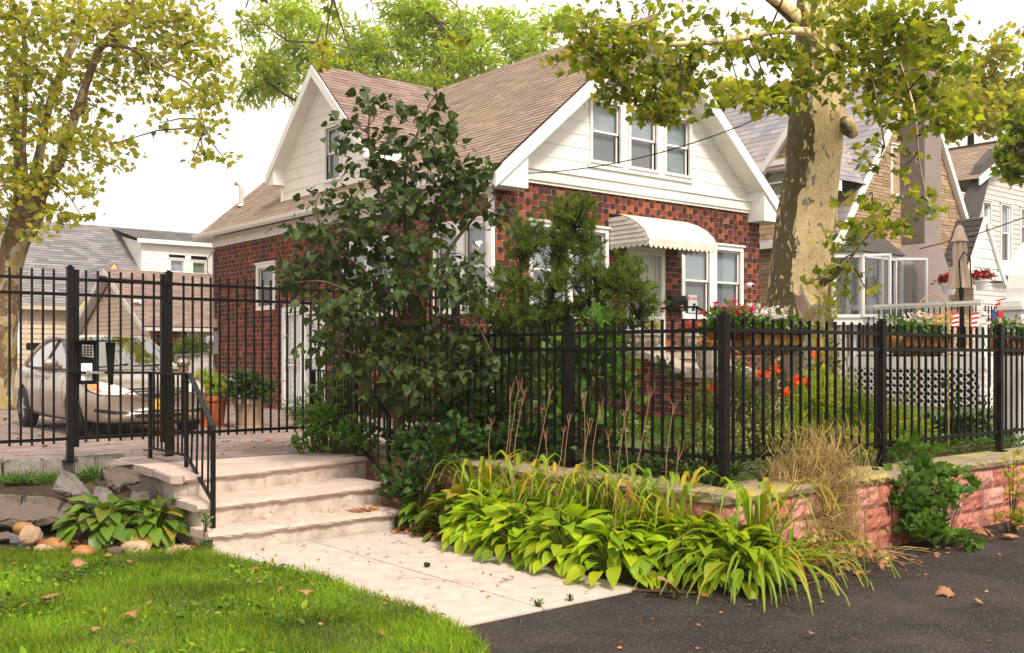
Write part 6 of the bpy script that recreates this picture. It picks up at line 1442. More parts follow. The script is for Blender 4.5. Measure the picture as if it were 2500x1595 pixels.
# fence flower baskets
def basket(px0, px1, py0, py1, line_t, lbl, flow, seed, off=.16):
    Yc = None; a, b = line_t; c = gr((a + b) / 2) + V * off
    zc = 1.6 + (870 - (py0 + py1) / 2) * c.y / 2500; hh = (py1 - py0) * c.y / 2500 / 2; root = empty('flower_basket', (c.x, c.y, zc - hh), ANG, lbl, 'flower basket', 'coco lined flower baskets hung on the garden fence')
    L = (b - a) / 2; mb = MB(); n = 14; ring = 10; vs = []
    for i in range(n + 1):
        t = -1 + 2 * i / n; s = (1 - abs(t) ** 6) ** .5 * .25 + .75 if abs(t) < 1 else .6
        for k in range(ring + 1): f = PI + PI * k / ring; vs.append((L * t, .13 * s * math.cos(f), hh * 2 + hh * 1.9 * s * math.sin(f) * (1 + random.uniform(-.05, .05))))
    mb.add(vs, [(i * (ring + 1) + k, i * (ring + 1) + k + 1, (i + 1) * (ring + 1) + k + 1, (i + 1) * (ring + 1) + k) for i in range(n) for k in range(ring)] + [tuple(range(ring + 1)), tuple(n * (ring + 1) + k for k in range(ring + 1))])
    mb.build('coco_liner', M['coco'], root, local=True, smooth=True)
    mb = MB()
    for i in range(0, 7):
        t = -1 + 2 * i / 6; pts = [(L * t, .135 * math.cos(PI + PI * k / 8), hh * 2 + hh * 1.95 * math.sin(PI + PI * k / 8)) for k in range(9)]; mb.tube(pts, .004, 4)
    for z_, y_ in ((hh * 2, .137), (hh * 2, -.137), (hh * .9, -.11)): mb.bar((-L, y_, z_), (L, y_, z_), .008)
    mb.build('wire_frame', M['black'], root, local=True)
    c3 = (c.x, c.y, zc + hh)
    foliage('foliage', root, [((c3[0] + U.x * L * t, c3[1] + U.y * L * t, c3[2] + .07), .14, .12, .10, 150) for t in np.linspace(-.7, .7, 4)], M['weed'], size=(.03, .06))
    for m, f in flow:
        t0 = f; cen = (c3[0] + U.x * L * t0, c3[1] + U.y * L * t0, c3[2] + .15); flowers('blossom', root, cen, (.22, .12, .08), 34, m)
basket(1785, 1822, 805, 830, (.05, .42), 'small coco basket of magenta flowers beside the corner post', [(M['pinkfl'], 0)], 1)
t1 = lambda px: tpx(gr, px)
basket(1832, 1985, 816, 868, (t1(1832) + .06, t1(1985)), 'wide coco basket of pale pink flowers in front of the big tree trunk', [(M['whitefl'], .1), (M['whitefl'], -.4)], 2)
basket(2212, 2345, 820, 870, (t1(2212), t1(2345)), 'coco basket with white and yellow flowers in front of the deck', [(M['whitefl'], -.1), (M['yellowfl'], .6)], 3)
basket(2470, 2530, 825, 870, (t1(2470), t1(2545)), 'coco basket cut by the right edge beside the arbor post', [(M['whitefl'], 0)], 4)
# planters on the stoop
def planter(x, y, z, lbl, flow, w_=.36, h_=.34, box=True):
    root = empty('stone_planter', hw_(x, y, z), ANG, lbl, 'planter', 'cast stone planters on the front stoop')
    mb = MB()
    if box: mb.prism([(-w_ * .8, -w_ * .5, 0), (w_ * .8, -w_ * .5, 0), (w_ * .8, w_ * .5, 0), (-w_ * .8, w_ * .5, 0)], (0, 0, 0), (0, 0, .05)); mb.lathe([(w_ * .55, .05), (w_ * .62, .10), (w_ * .80, .2), (w_ * .84, h_ - .06), (w_ * .92, h_ - .05), (w_ * .92, h_), (w_ * .8, h_), (w_ * .78, h_ - .05), (0, h_ - .05)], n=24)
    else: mb.prism([(-.17, -.17, 0), (.17, -.17, 0), (.17, .17, 0), (-.17, .17, 0)], (0, 0, 0), (0, 0, .02)); mb.lathe([(.16, .02), (.20, .10), (.235, h_), (.21, h_), (.2, h_ - .05), (0, h_ - .05)], n=4 if False else 8)
    if box:
        for k in range(16): t = 2 * PI * k / 16; mb.blob((w_ * .82 * math.cos(t), w_ * .82 * math.sin(t), h_ * .58), (.03, .03, .055), seed=k, n=6, m=4)
    mb.build('pot', M['urn'], root, local=True)
    c = hw_(x, y, z + h_)
    foliage('foliage', root, [((c.x, c.y, c.z + .06), w_ * .85, w_ * .6, .14, 420)], M['weed'], size=(.03, .06))
    for m, dx in flow: flowers('blossom', root, (c.x + U.x * dx, c.y + U.y * dx, c.z + .14), (.18, .15, .10), 34, m, .04)
planter(2.55, -.85, 1.21, 'cast stone urn with yellow flowers left of the front door', [(M['yellowfl'], .2)])
planter(3.75, -.95, 1.21, 'cast stone urn with magenta flowers right of the front door', [(M['pinkfl'], .1), (M['pinkfl'], -.2), (M['yellowfl'], .05)])
planter(2.53, -2.32, .905, 'square stone pot with orange flowers on the lower stoop pier', [(M['orangefl'], -.05), (M['yellowfl'], .2)], .25, .33, False)
# driveway pots
def bigpot(px, py, m, lbl, r, h_, kind):
    p = G(px, py, .45); root = empty('plant_pot', p, 0, lbl, 'plant pot'); mb = MB()
    mb.lathe([(0, 0), (r * .95, 0), (r * .95, .03), (r * .72, .031), (r * .74, .05), (r * .93, h_ - .08), (r * 1.03, h_ - .08), (r * 1.05, h_), (r * .95, h_), (r * .92, h_ - .04), (0, h_ - .04)], n=32); mb.build('pot', M[m], root, local=True, smooth=False); return root, p
r_, p = bigpot(516, 1040, 'terracotta', 'orange terracotta pot with lime green ferny plant beside the car', .27, .50, 0)
foliage('foliage', r_, [((p.x, p.y, p.z + .62), .30, .26, .16, 900), ((p.x - .12, p.y, p.z + .78), .16, .15, .14, 350)], M['cypress'], T_THIN, (.08, .16), 16, .3)
r_, p = bigpot(609, 1043, 'beigepot', 'beige ribbed pot with dark leafy hydrangea by the brick wall', .26, .46, 1)
foliage('foliage', r_, [((p.x, p.y, p.z + .60), .34, .30, .16, 420), ((p.x, p.y, p.z + .76), .22, .2, .10, 160)], M['under'], T_HEART, (.07, .12), 10, .35)
r_, p = bigpot(752, 1040, 'urn', 'low round stone bowl by the white side doors', .26, .18, 2); foliage('foliage', r_, [((p.x, p.y, p.z + .32), .26, .22, .18, 260)], M['weed'], T_THIN, (.12, .22), 10, .3)
# hanging pots at the neighbour's entry
for px, py, lb in ((2317, 700, 'white hanging pot of red flowers in the dark entry doorway'), (2398, 690, 'white hanging pot of red flowers in front of pale siding')):
    Yh = 23.0; c = D(px, py, Yh); root = empty('hanging_pot', c - Vector((0, 0, .18)), 0, lb, 'hanging pot', 'white hanging pots of red flowers'); mb = MB(); mb.lathe([(0, 0), (.11, 0), (.17, .2), (.19, .2), (.19, .23), (0, .22)], n=20); mb.build('pot', M['whiteclean'], root, local=True)
    flowers('blossom', root, (c.x, c.y, c.z + .16), (.26, .2, .14), 90, M['redfl'], .06); foliage('foliage', root, [((c.x, c.y, c.z + .12), .25, .2, .12, 200)], M['under'], size=(.04, .08))
    mb = MB(); [mb.bar((c.x + dx, c.y, c.z + .05), (c.x, c.y, c.z + .55), .008) for dx in (-.18, .18)]; mb.build('hanger', M['steel'], root)
# pinwheel ornament, small flags, red cloth
Ys = 19.6; c = D(2418, 790, Ys); root = empty('garden_spinner', c - Z * .3, 0, 'colourful wire garden spinner with blue and white blades by the deck rail', 'spinner')
mb = MB()
for k in range(8): t = 2 * PI * k / 8; mb.tube([c, c + Vector((.2 * math.cos(t), -.05, .2 * math.sin(t))), c + Vector((.34 * math.cos(t + .5), 0, .34 * math.sin(t + .5)))], .006, 4)
mb.build('wire_frame', M['red'], root)
for m, t0 in (('blue', -.5), ('whiteclean', 2.5), ('blue', .6)):
    mb = MB(); mb.prism([c + Vector((.03, -.02, 0)), c + Vector((.28 * math.cos(t0), -.02, .28 * math.sin(t0))), c + Vector((.28 * math.cos(t0 + .9), -.02, .28 * math.sin(t0 + .9)))], (0, 0, 0), (0, .01, .0)); mb.build('blade', M[m], root)
mb = MB(); mb.tube([c, c - Z * 1.2], .01, 5); mb.build('stake', M['black'], root)
c = D(2445, 775, 19.2); mb = MB(); mb.T = Matrix.Translation(c); mb.prism([(-.1, 0, .25), (-.02, 0, .3), (.06, 0, .02), (.16, 0, -.28), (.06, 0, -.34), (-.02, 0, -.1)], (0, 0, 0), (0, .03, 0)); o = mb.build('red_cloth', M['red'], at=c); tag(o, 'red cloth draped over the deck rail near the arbor', 'cloth')
for i, px in enumerate((2325, 2375)):
    c = D(px, 785, 20.4); root = empty('small_flag', c - Z * .35, 0, ['small striped red and white flag left of the parasol pole', 'small striped red and white flag right of the parasol pole'][i], 'flag', 'little flags on the deck')
    for k in range(7): mb = MB(); mb.prism([(c.x - .02, c.y, c.z - .15 + k * .045), (c.x + .13, c.y, c.z - .12 + k * .045), (c.x + .13, c.y, c.z - .08 + k * .045), (c.x - .02, c.y, c.z - .106 + k * .045)], (0, 0, 0), (0, .004, 0)); mb.build('stripe', M['red' if k % 2 == 0 else 'whiteclean'], root)
    mb = MB(); mb.tube([c + Vector((-.02, 0, -.35)), c + Vector((-.02, 0, .22))], .006, 5); mb.build('stick', M['wood'], root)
# dark grill and chairs on the deck behind the balusters
c = nw(dkx + .75, -1.25, 1.13); root = empty('patio_grill', c, ANG, 'dark covered grill standing on the deck behind the balusters', 'grill')
mb = MB(); mb.prism([(-.55, -.3, 0), (.55, -.3, 0), (.55, .3, 0), (-.55, .3, 0)], (0, 0, 0), (0, 0, .7)); mb.blob((0, 0, .72), (.5, .3, .22), seed=4, amp=.02, n=16, m=8); mb.build('cover', M['vent'], root, local=True, bevel=.04)
mb = MB(); mb.bar((-.5, -.34, .78), (.5, -.34, .78), .03); mb.build('handle', M['steel'], root, local=True)
# tall plant support hoops behind the fence
c = gr(t1(2400)) + V * .5; root = empty('plant_hoop', (c.x, c.y, .56), 0, 'thin brown metal plant hoop standing behind the fence at right', 'plant support')
mb = MB(); c2 = gr(t1(2392)) + V * .5; w2_ = .17
mb.tube([(c2.x - w2_, c2.y, .56), (c2.x - w2_, c2.y, 2.0)] + [(c2.x - w2_ * math.cos(t), c2.y, 2.0 + .24 * math.sin(t)) for t in np.linspace(0, PI, 9)] + [(c2.x + w2_, c2.y, .56)], .007, 5); mb.build('hoop', M['wood'], root)
c = gr(t1(2345)) + V * 1.6; root = empty('wooden_stake', (c.x, c.y, .56), 0, 'yellow wooden stake with climbing rose behind the garden fence', 'stake'); mb = MB(); mb.post((c.x, c.y, .5), .07, 1.3); mb.build('stake', M['wood'], root)
foliage('rose_leaves', root, [((c.x, c.y, 1.2), .22, .2, .7, 420), ((c.x + .05, c.y, 2.05), .2, .2, .25, 140)], M['sycleafbright'], size=(.04, .08)); foliage('green_leaves', root, [((c.x, c.y, 1.1), .3, .2, .6, 380)], M['under'], size=(.04, .08))
# overhead service wire
mb = MB(); p0, p1 = hw_(.6, -.12, 4.15), D(2010, 215, 15.0); pts = []
for i in range(25): t = i / 24; q = p0.lerp(p1, t); q.z -= .55 * 4 * t * (1 - t) * .5; pts.append(q)
p2 = D(2500, -160, 11); mb.tube(pts, .009, 5); mb.tube([p1, p1.lerp(p2, .5) - Z * .12, p2], .009, 5); tag(mb.build('service_wire', M['black'], at=p0), 'thin black wire running from the front gable up past the big trunk', 'wire')
for i, (a, b) in enumerate((((2245, 608), (2520, 525)), ((2390, 745), (2520, 700)))):
    mb = MB(); a, b = D(*a, 23), D(*b, 21); mb.tube([a, a.lerp(b, .5) - Z * .06, b], .012, 5); tag(mb.build('service_wire', M['black'], at=a), ['dark wire crossing in front of the pale sided house windows', 'dark wire low across the pale siding near the arbor'][i], 'wire')
# black cup or stone on the path
c = G(1043, 1385, .012); mb = MB(); mb.T = Matrix.Translation(c); mb.blob((0, 0, .018), (.024, .024, .02), seed=9, n=8, m=6); tag(mb.build('walnut_husk', M['vent'], at=c), 'small black husk lying on the concrete path', 'husk')
# ================================================================ VEGETATION
def cl(px, py, Y, rx, ry, n, dy=None):
    s = Y / 2500; return (tuple(D(px, py, Y)), rx * s, (dy if dy else rx * s * .8), ry * s, n)
def limb(mb, pts, mi=0, n=8, wob=.04):
    """pts: (px, py, depth, half width in px); a smooth tapering limb through measured points"""
    P = [D(p[0], p[1], p[2]) for p in pts]; R = [p[3] * p[2] / 2500 for p in pts]; Q = []; RR = []
    for i in range(len(P) - 1):
        a, b, c, d = P[max(i - 1, 0)], P[i], P[i + 1], P[min(i + 2, len(P) - 1)]
        for k in range(4):
            t = k / 4; Q.append(.5 * ((2 * b) + (c - a) * t + (2 * a - 5 * b + 4 * c - d) * t * t + (3 * b - a - 3 * c + d) * t ** 3)); RR.append(R[i] + (R[i + 1] - R[i]) * t)
    Q.append(P[-1]); RR.append(R[-1]); mb.tube(Q, RR, n, mi, wob=wob); return Q
def nearest(nodes, p): return min(nodes, key=lambda q: (q - p).length_squared)
def twigs(mb, nodes, cls, Cn, r0=.02, r1=.003, frac=1.0, n=4):
    """twigs from the closest limb to every clump centre, bent a little"""
    cen = [Vector(c[0]) for c in cls]
    for c in cen: a = nearest(nodes, c); m_ = a.lerp(c, .5) + Vector((random.uniform(-.1, .1), random.uniform(-.1, .1), random.uniform(0, .15))) * (c - a).length; mb.tube([a, m_, c], [r0, r0 * .7, r0 * .45], n, 0, cap=False)
    for q in Cn:
        if random.random() > frac: continue
        q = Vector(q); a = nearest(cen, q); m_ = a.lerp(q, .5) + Vector((random.uniform(-.12, .12),) * 3) * (q - a).length; mb.tube([a, m_, q], [r0 * .4, r0 * .25, r1], 3, 0, cap=False)
def tree(name, lbl, cat, basept, trunk_limbs, trunkmat, cls, leafm, tm, size, per=18, spread=.3, up=.2, out=.6, droop=0, tw=.02, frac=1.0, grp=None, slotmix=None, tn=14, crown='foliage', nz=1.0):
    root = empty(name, basept, 0, lbl, cat, grp); mb = MB(); nodes = []
    for i, L in enumerate(trunk_limbs): nodes += limb(mb, L, 0, tn if i == 0 else 8)
    P, Cn, O = clumps(cls, per, spread)
    mb.build('trunk', trunkmat, root, smooth=True)
    if tw: mb = MB(); twigs(mb, nodes, cls, Cn, tw, .003, frac); mb.build('twigs', M['barkdark'], root, smooth=True)
    d = unit(unit(P - O) * out + rdir(len(P)) * .8 + np.array([0, 0, up - droop])); nrm = rdir(len(P), 1.0 * nz, .9)
    mats, slot = (leafm, None) if not isinstance(leafm, list) else (leafm, (rng.random(len(P)) < slotmix).astype(int))
    leafmesh(crown, tm, P, frames(d, nrm), rng.uniform(size[0], size[1], len(P)), mats, root, slot); return root
# ---- the big plane tree in the front garden
Yt = 12.0
tl = [(1922, 1105, Yt, 100), (1926, 1040, Yt, 84), (1932, 960, Yt, 76), (1938, 860, Yt, 72), (1945, 740, Yt, 70), (1962, 560, Yt, 67), (1982, 430, Yt, 66), (1994, 300, Yt, 66), (2000, 190, Yt, 62), (2000, 90, Yt, 58), (2002, -20, Yt, 54), (2010, -180, Yt, 48), (2015, -420, Yt, 38)]
limbs = [[(1960, 60, Yt, 22), (1880, -10, Yt - .2, 16), (1780, -60, Yt - .5, 11), (1600, -90, Yt - .8, 7)], [(1985, 80, Yt - .3, 12), (1900, 75, Yt - .8, 9), (1800, 95, Yt - 1, 8), (1650, 108, Yt - 1, 7), (1540, 95, Yt - 1, 5), (1440, 90, Yt - 1, 3)],
         [(2030, 70, Yt - .2, 14), (2120, 60, Yt - .6, 10), (2220, 70, Yt - .8, 7), (2330, 90, Yt - .9, 4)], [(2040, -20, Yt, 18), (2150, -80, Yt, 12), (2320, -120, Yt, 7)], [(2062, 300, Yt - .2, 22), (2076, 318, Yt - .3, 19), (2084, 330, Yt - .35, 12)],
         [(1978, 60, Yt - .55, 9), (1965, 20, Yt - .6, 8), (1955, -60, Yt - .6, 7)], [(2010, 60, Yt - .55, 8), (2030, 10, Yt - .6, 7), (2035, -60, Yt - .6, 6)],
         [(2010, 690, Yt - .3, 12), (2050, 665, Yt - .6, 5), (2085, 620, Yt - .8, 3), (2130, 560, Yt - 1, 2)], [(2180, 110, Yt - .8, 4), (2230, 260, Yt - .9, 3), (2245, 400, Yt - 1, 2), (2270, 510, Yt - 1, 1.5)], [(2100, 90, Yt - .8, 4), (2140, 240, Yt - 1, 3), (2160, 360, Yt - 1, 2)]]
CS = [(1430, 60, 70, 45, 130), (1500, 110, 85, 50, 210), (1440, 150, 60, 35, 90), (1570, 140, 80, 50, 200), (1560, 60, 80, 40, 130), (1650, 180, 75, 45, 180), (1590, 225, 70, 40, 150), (1500, 205, 55, 32, 90), (1700, 225, 60, 35, 110), (1660, 265, 55, 28, 90), (1610, 290, 40, 18, 45), (1480, 245, 40, 20, 40), (1700, 130, 60, 35, 90), (1790, 115, 65, 32, 110), (1760, 60, 60, 30, 60), (1860, 100, 55, 40, 110), (1920, 150, 55, 40, 130), (1960, 215, 55, 35, 120), (1870, 215, 60, 32, 110), (1810, 240, 50, 25, 70), (1890, 265, 50, 20, 60),
      (2060, 130, 60, 45, 150), (2110, 60, 80, 60, 200), (2200, 40, 80, 60, 200), (2180, 130, 80, 50, 240), (2260, 170, 70, 50, 190), (2120, 195, 60, 40, 130), (2210, 230, 75, 40, 190), (2290, 260, 50, 40, 110), (2330, 120, 55, 50, 110), (2140, 270, 45, 28, 60), (2240, 290, 60, 28, 80), (2340, 300, 40, 22, 45), (2300, 60, 60, 50, 100), (2050, 30, 60, 40, 100),
      (2150, 385, 40, 22, 26), (2115, 350, 30, 18, 14), (2215, 400, 34, 30, 26), (2250, 480, 36, 26, 36), (2268, 520, 28, 18, 24), (2130, 470, 50, 25, 30), (2180, 510, 35, 18, 18), (2105, 545, 50, 24, 44), (2150, 560, 48, 20, 40), (2070, 600, 42, 20, 34), (2180, 545, 30, 16, 14), (2040, 655, 30, 20, 22), (2085, 660, 34, 16, 18), (2060, 700, 26, 22, 16), (2110, 700, 30, 14, 10), (1975, 690, 20, 10, 5),
      (1500, -60, 150, 60, 120), (1750, -70, 150, 60, 120), (2000, -120, 160, 70, 120), (2250, -70, 150, 60, 150)]
tree('plane_tree', 'huge mottled plane tree with cream and olive bark in the front garden', 'tree', D(1922, 1092, Yt), [tl] + limbs, M['bark'],
     [cl(x, y, Yt - 1 + random.uniform(-.7, .5), rx, ry, int(n * 1.0)) for x, y, rx, ry, n in CS], [M['sycleaf'], M['sycleafbright']], T_MAPLE, (.05, .118), 13, .48, 0, .5, .25, .012, 1.0, slotmix=.35, tn=30)
# ---- thin overhanging branch ends at the top, from a street tree outside the frame
hbr = empty('overhanging_branch', D(800, -140, 9.0), 0, 'thin drooping plane tree twigs hanging in at the top above the dormer', 'branch'); mb = MB(); nb = []
for L in ([(560, -260, 9, 9), (700, -140, 9, 6), (805, -40, 9, 3.5), (800, 60, 9, 2), (785, 150, 9, 1.4)], [(805, -30, 9, 3), (850, 110, 9, 1.5), (885, 180, 9, 1.2), (950, 190, 9, 1)], [(780, -60, 9, 3), (1000, -40, 9, 2), (1120, 20, 9, 1.5), (1095, 90, 9, 1)], [(660, -170, 9, 4), (600, 20, 9, 1.5)]): nb += limb(mb, L, n=5)
mb.build('twig', M['lilacbark'], hbr, smooth=True)
cb = [cl(x, y, 9, rx, ry, n) for x, y, rx, ry, n in [(800, 130, 34, 26, 26), (785, 165, 20, 20, 12), (715, 30, 44, 18, 12), (600, 30, 22, 14, 6), (1090, 90, 46, 18, 22), (1130, 105, 30, 12, 8), (790, 20, 30, 16, 5), (640, -20, 50, 20, 14), (860, -40, 80, 20, 20)]]
P, Cn, O = clumps(cb, 8, .4); leafmesh('leaves', T_MAPLE, P, frames(rdir(len(P), -.4), rdir(len(P), .6)), rng.uniform(.05, .10, len(P)), [M['sycleaf'], M['sycleafbright']], hbr, (rng.random(len(P)) < .6).astype(int))
# ---- young plane tree at the far left
Yl = 22.0
tl = [(4, 1005, Yl, 42), (4, 940, Yl, 34), (8, 840, Yl, 31), (16, 740, Yl, 29), (26, 650, Yl, 28), (40, 590, Yl, 31), (62, 540, Yl, 36), (78, 505, Yl, 34), (90, 480, Yl, 22)]
limbs = [[(80, 500, Yl, 30), (105, 455, Yl - .2, 17), (150, 385, Yl - .3, 13), (172, 320, Yl - .4, 11), (205, 220, Yl - .5, 10), (245, 120, Yl - .6, 8), (300, 50, Yl - .8, 6), (340, -30, Yl - 1, 4)], [(75, 500, Yl, 22), (98, 370, Yl + .5, 11), (120, 260, Yl + .6, 10), (160, 150, Yl + .8, 9), (195, 60, Yl + 1, 8), (190, -60, Yl + 1, 6)],
         [(60, 500, Yl, 18), (57, 370, Yl - .4, 7), (62, 220, Yl - .5, 6), (57, 80, Yl - .6, 6), (30, 0, Yl - .6, 5), (25, -80, Yl - .6, 4)], [(55, 80, Yl - .6, 5), (80, 35, Yl - .6, 4), (100, -20, Yl - .6, 3)], [(50, 505, Yl, 18), (42, 340, Yl + .2, 8), (38, 200, Yl + .2, 8), (32, 60, Yl + .2, 7), (20, -60, Yl + .2, 5)],
         [(255, 108, Yl - .6, 5), (320, 120, Yl - .8, 4), (400, 175, Yl - 1, 3), (470, 215, Yl - 1, 2), (500, 310, Yl - 1, 1.5)], [(310, 45, Yl - .8, 4), (380, 80, Yl - 1, 3), (440, 120, Yl - 1, 2)]]
CL = [(30, 40, 80, 60, 420), (120, 50, 90, 60, 460), (220, 40, 90, 55, 480), (320, 40, 90, 45, 560), (410, 50, 80, 50, 540), (470, 100, 55, 50, 340), (510, 165, 48, 50, 300), (535, 225, 30, 36, 130), (400, 140, 80, 40, 360), (310, 150, 80, 45, 300), (200, 150, 80, 55, 300), (90, 160, 80, 60, 380), (20, 200, 60, 80, 420), (110, 260, 80, 60, 360), (230, 260, 60, 40, 180), (300, 215, 60, 35, 180), (460, 240, 55, 30, 220), (500, 330, 45, 34, 150), (400, 240, 50, 28, 130), (392, 300, 22, 22, 40), (545, 385, 34, 16, 36), (470, 390, 16, 10, 12), (40, 330, 80, 60, 480), (140, 350, 70, 50, 260), (220, 350, 60, 35, 170), (280, 350, 50, 25, 110), (270, 400, 50, 22, 110), (30, 440, 80, 50, 460), (130, 440, 70, 40, 260), (210, 450, 50, 25, 120), (20, 530, 60, 40, 260), (150, 520, 50, 22, 130), (200, 530, 35, 14, 50), (90, 570, 50, 18, 60), (500, 380, 20, 18, 40),
      (50, -50, 120, 50, 200), (300, -50, 140, 50, 300), (-60, 100, 80, 120, 240), (-60, 400, 80, 120, 240)]
tree('plane_tree', 'many stemmed young plane tree with yellowing leaves at the left edge', 'tree', D(8, 1000, Yl), [tl] + limbs, M['bark2'],
     [cl(x, y, Yl - .5 + random.uniform(-1.2, 1), rx, ry, int(n * .56)) for x, y, rx, ry, n in CL], [M['sycleafbright'], M['sycleaf']], T_MAPLE, (.09, .17), 14, .5, 0, .4, .2, .02, 1.0, slotmix=.3, tn=18)
# ---- honey locust behind the house, trees farther right
Yb = 38.0
CB = [(620, 60, 40, 40, 260), (700, 40, 80, 50, 900), (790, 60, 60, 40, 420), (650, 150, 60, 50, 600), (620, 215, 45, 45, 420), (700, 200, 60, 60, 700), (740, 120, 60, 50, 600), (830, 150, 70, 50, 800), (880, 90, 60, 40, 420), (940, 130, 80, 60, 1100), (1020, 60, 80, 60, 1100), (1060, 150, 80, 50, 1100), (1120, 70, 70, 60, 850), (1170, 140, 70, 50, 800), (1240, 60, 60, 45, 600), (1290, 120, 70, 50, 750), (1360, 60, 60, 50, 450), (980, 205, 90, 28, 700), (1120, 215, 60, 22, 420), (880, 200, 60, 24, 450), (1000, 10, 90, 40, 600), (1230, 180, 60, 20, 340)]
tree('locust_tree', 'bright green feathery locust tree rising behind the brown roof', 'tree', Vector((D(1060, 870, Yb).x, Yb, .45)), [[(1055, 890, Yb, 26), (1060, 420, Yb, 18), (1075, 270, Yb, 11), (1100, 205, Yb, 9), (1088, 130, Yb, 6), (1078, 60, Yb, 4)], [(1095, 215, Yb, 7), (1150, 165, Yb, 5), (1180, 110, Yb, 3), (1215, 80, Yb, 2)], [(1060, 300, Yb, 9), (960, 205, Yb, 5), (860, 120, Yb, 3), (700, 100, Yb, 2)], [(1070, 330, Yb, 9), (1250, 190, Yb, 5), (1270, 120, Yb, 3)], [(1060, 330, Yb, 7), (760, 260, Yb, 4), (650, 200, Yb, 2)]], M['barkdark'],
     [cl(x, y, Yb + random.uniform(-2, 2), rx, ry, int(n * 1.0)) for x, y, rx, ry, n in CB], M['locust'], T_THIN if False else (T_OVAL[0] * np.array([.62, 1, 1]), T_OVAL[1]), (.16, .34), 26, .24, 0, .5, .25, .04, .3, nz=.6)
Yr = 36.0
for lb, bx, L in (('yellow green tree behind the stone house chimney at upper right', 2370, [(2330, 250, 60, 50, 700), (2400, 200, 70, 60, 800), (2460, 120, 50, 60, 300), (2310, 320, 40, 30, 240), (2450, 260, 60, 50, 600), (2520, 220, 60, 80, 500), (2400, 290, 60, 30, 400), (2250, 330, 40, 30, 150)]), ('pale hazy tree top seen between the two main houses', 1790, [(1790, 215, 45, 30, 380), (1830, 240, 40, 25, 260), (1750, 240, 30, 25, 160)])):
    tree('background_tree', lb, 'tree', Vector((D(bx, 870, Yr).x, Yr, .45)), [[(bx, 890, Yr, 16), (bx, 500, Yr, 12), (bx, 300, Yr, 6)]], M['barkdark'], [cl(x, y, Yr + random.uniform(-1, 1), rx, ry, n) for x, y, rx, ry, n in L], M['sycleafbright'], (T_OVAL[0] * np.array([1.4, 1, 1]), T_OVAL[1]), (.15, .28), 24, .28, 0, .5, .2, .03, .3)
tree('maple_tree', 'dark green leafy branch hanging at the right edge above the pale house', 'tree', Vector((D(2640, 870, 20).x, 20, .5)), [[(2640, 1000, 20, 30), (2640, 400, 20, 20), (2630, 160, 20, 8)], [(2630, 330, 20, 12), (2560, 330, 19, 7), (2480, 380, 19, 3)]], M['barkdark'], [cl(x, y, 19.5, rx, ry, n) for x, y, rx, ry, n in [(2470, 400, 35, 32, 210), (2495, 350, 40, 40, 260), (2450, 355, 30, 16, 60), (2500, 430, 30, 22, 110), (2560, 330, 60, 60, 260), (2480, 300, 40, 30, 120), (2640, 230, 90, 70, 420), (2640, 110, 100, 70, 420), (2730, 220, 90, 90, 420), (2640, 380, 90, 60, 260), (2720, 60, 90, 60, 260)]], M['sycleaf'], T_MAPLE, (.11, .18), 18, .3, 0, .5, .2, .012, .5)
# ---- lilac beside the steps
Yc = 10.1
tl = [(982, 1105, Yc + .4, 15), (972, 1000, Yc + .2, 13), (985, 900, Yc, 12), (1002, 800, Yc, 12), (1012, 740, Yc, 11)]
limbs = [[(1010, 745, Yc, 9), (975, 650, Yc, 6.5), (945, 540, Yc - .1, 5), (915, 430, Yc - .1, 4), (900, 330, Yc - .1, 3), (905, 260, Yc, 2)], [(1012, 745, Yc, 8), (1000, 640, Yc + .1, 6), (985, 500, Yc + .1, 4), (1000, 380, Yc + .1, 3), (1040, 280, Yc + .1, 2)], [(1014, 740, Yc, 8), (1040, 640, Yc, 6), (1060, 540, Yc, 4), (1110, 440, Yc, 3)], [(1016, 740, Yc, 7), (1090, 620, Yc - .1, 5), (1150, 540, Yc, 4), (1210, 480, Yc, 2)],
         [(1005, 780, Yc, 8), (930, 700, Yc - .3, 5), (860, 640, Yc - .4, 4), (790, 570, Yc - .4, 3), (770, 500, Yc - .4, 2)], [(1000, 800, Yc, 6), (900, 740, Yc - .4, 4), (800, 690, Yc - .5, 3), (720, 690, Yc - .5, 2)], [(1000, 860, Yc, 7), (1080, 790, Yc - .2, 4), (1150, 780, Yc - .3, 3), (1200, 860, Yc - .4, 2)], [(985, 930, Yc + .1, 5), (900, 880, Yc - .4, 3), (830, 850, Yc - .5, 2)], [(1020, 730, Yc, 5), (1070, 690, Yc, 4), (1100, 600, Yc + .1, 3)]]
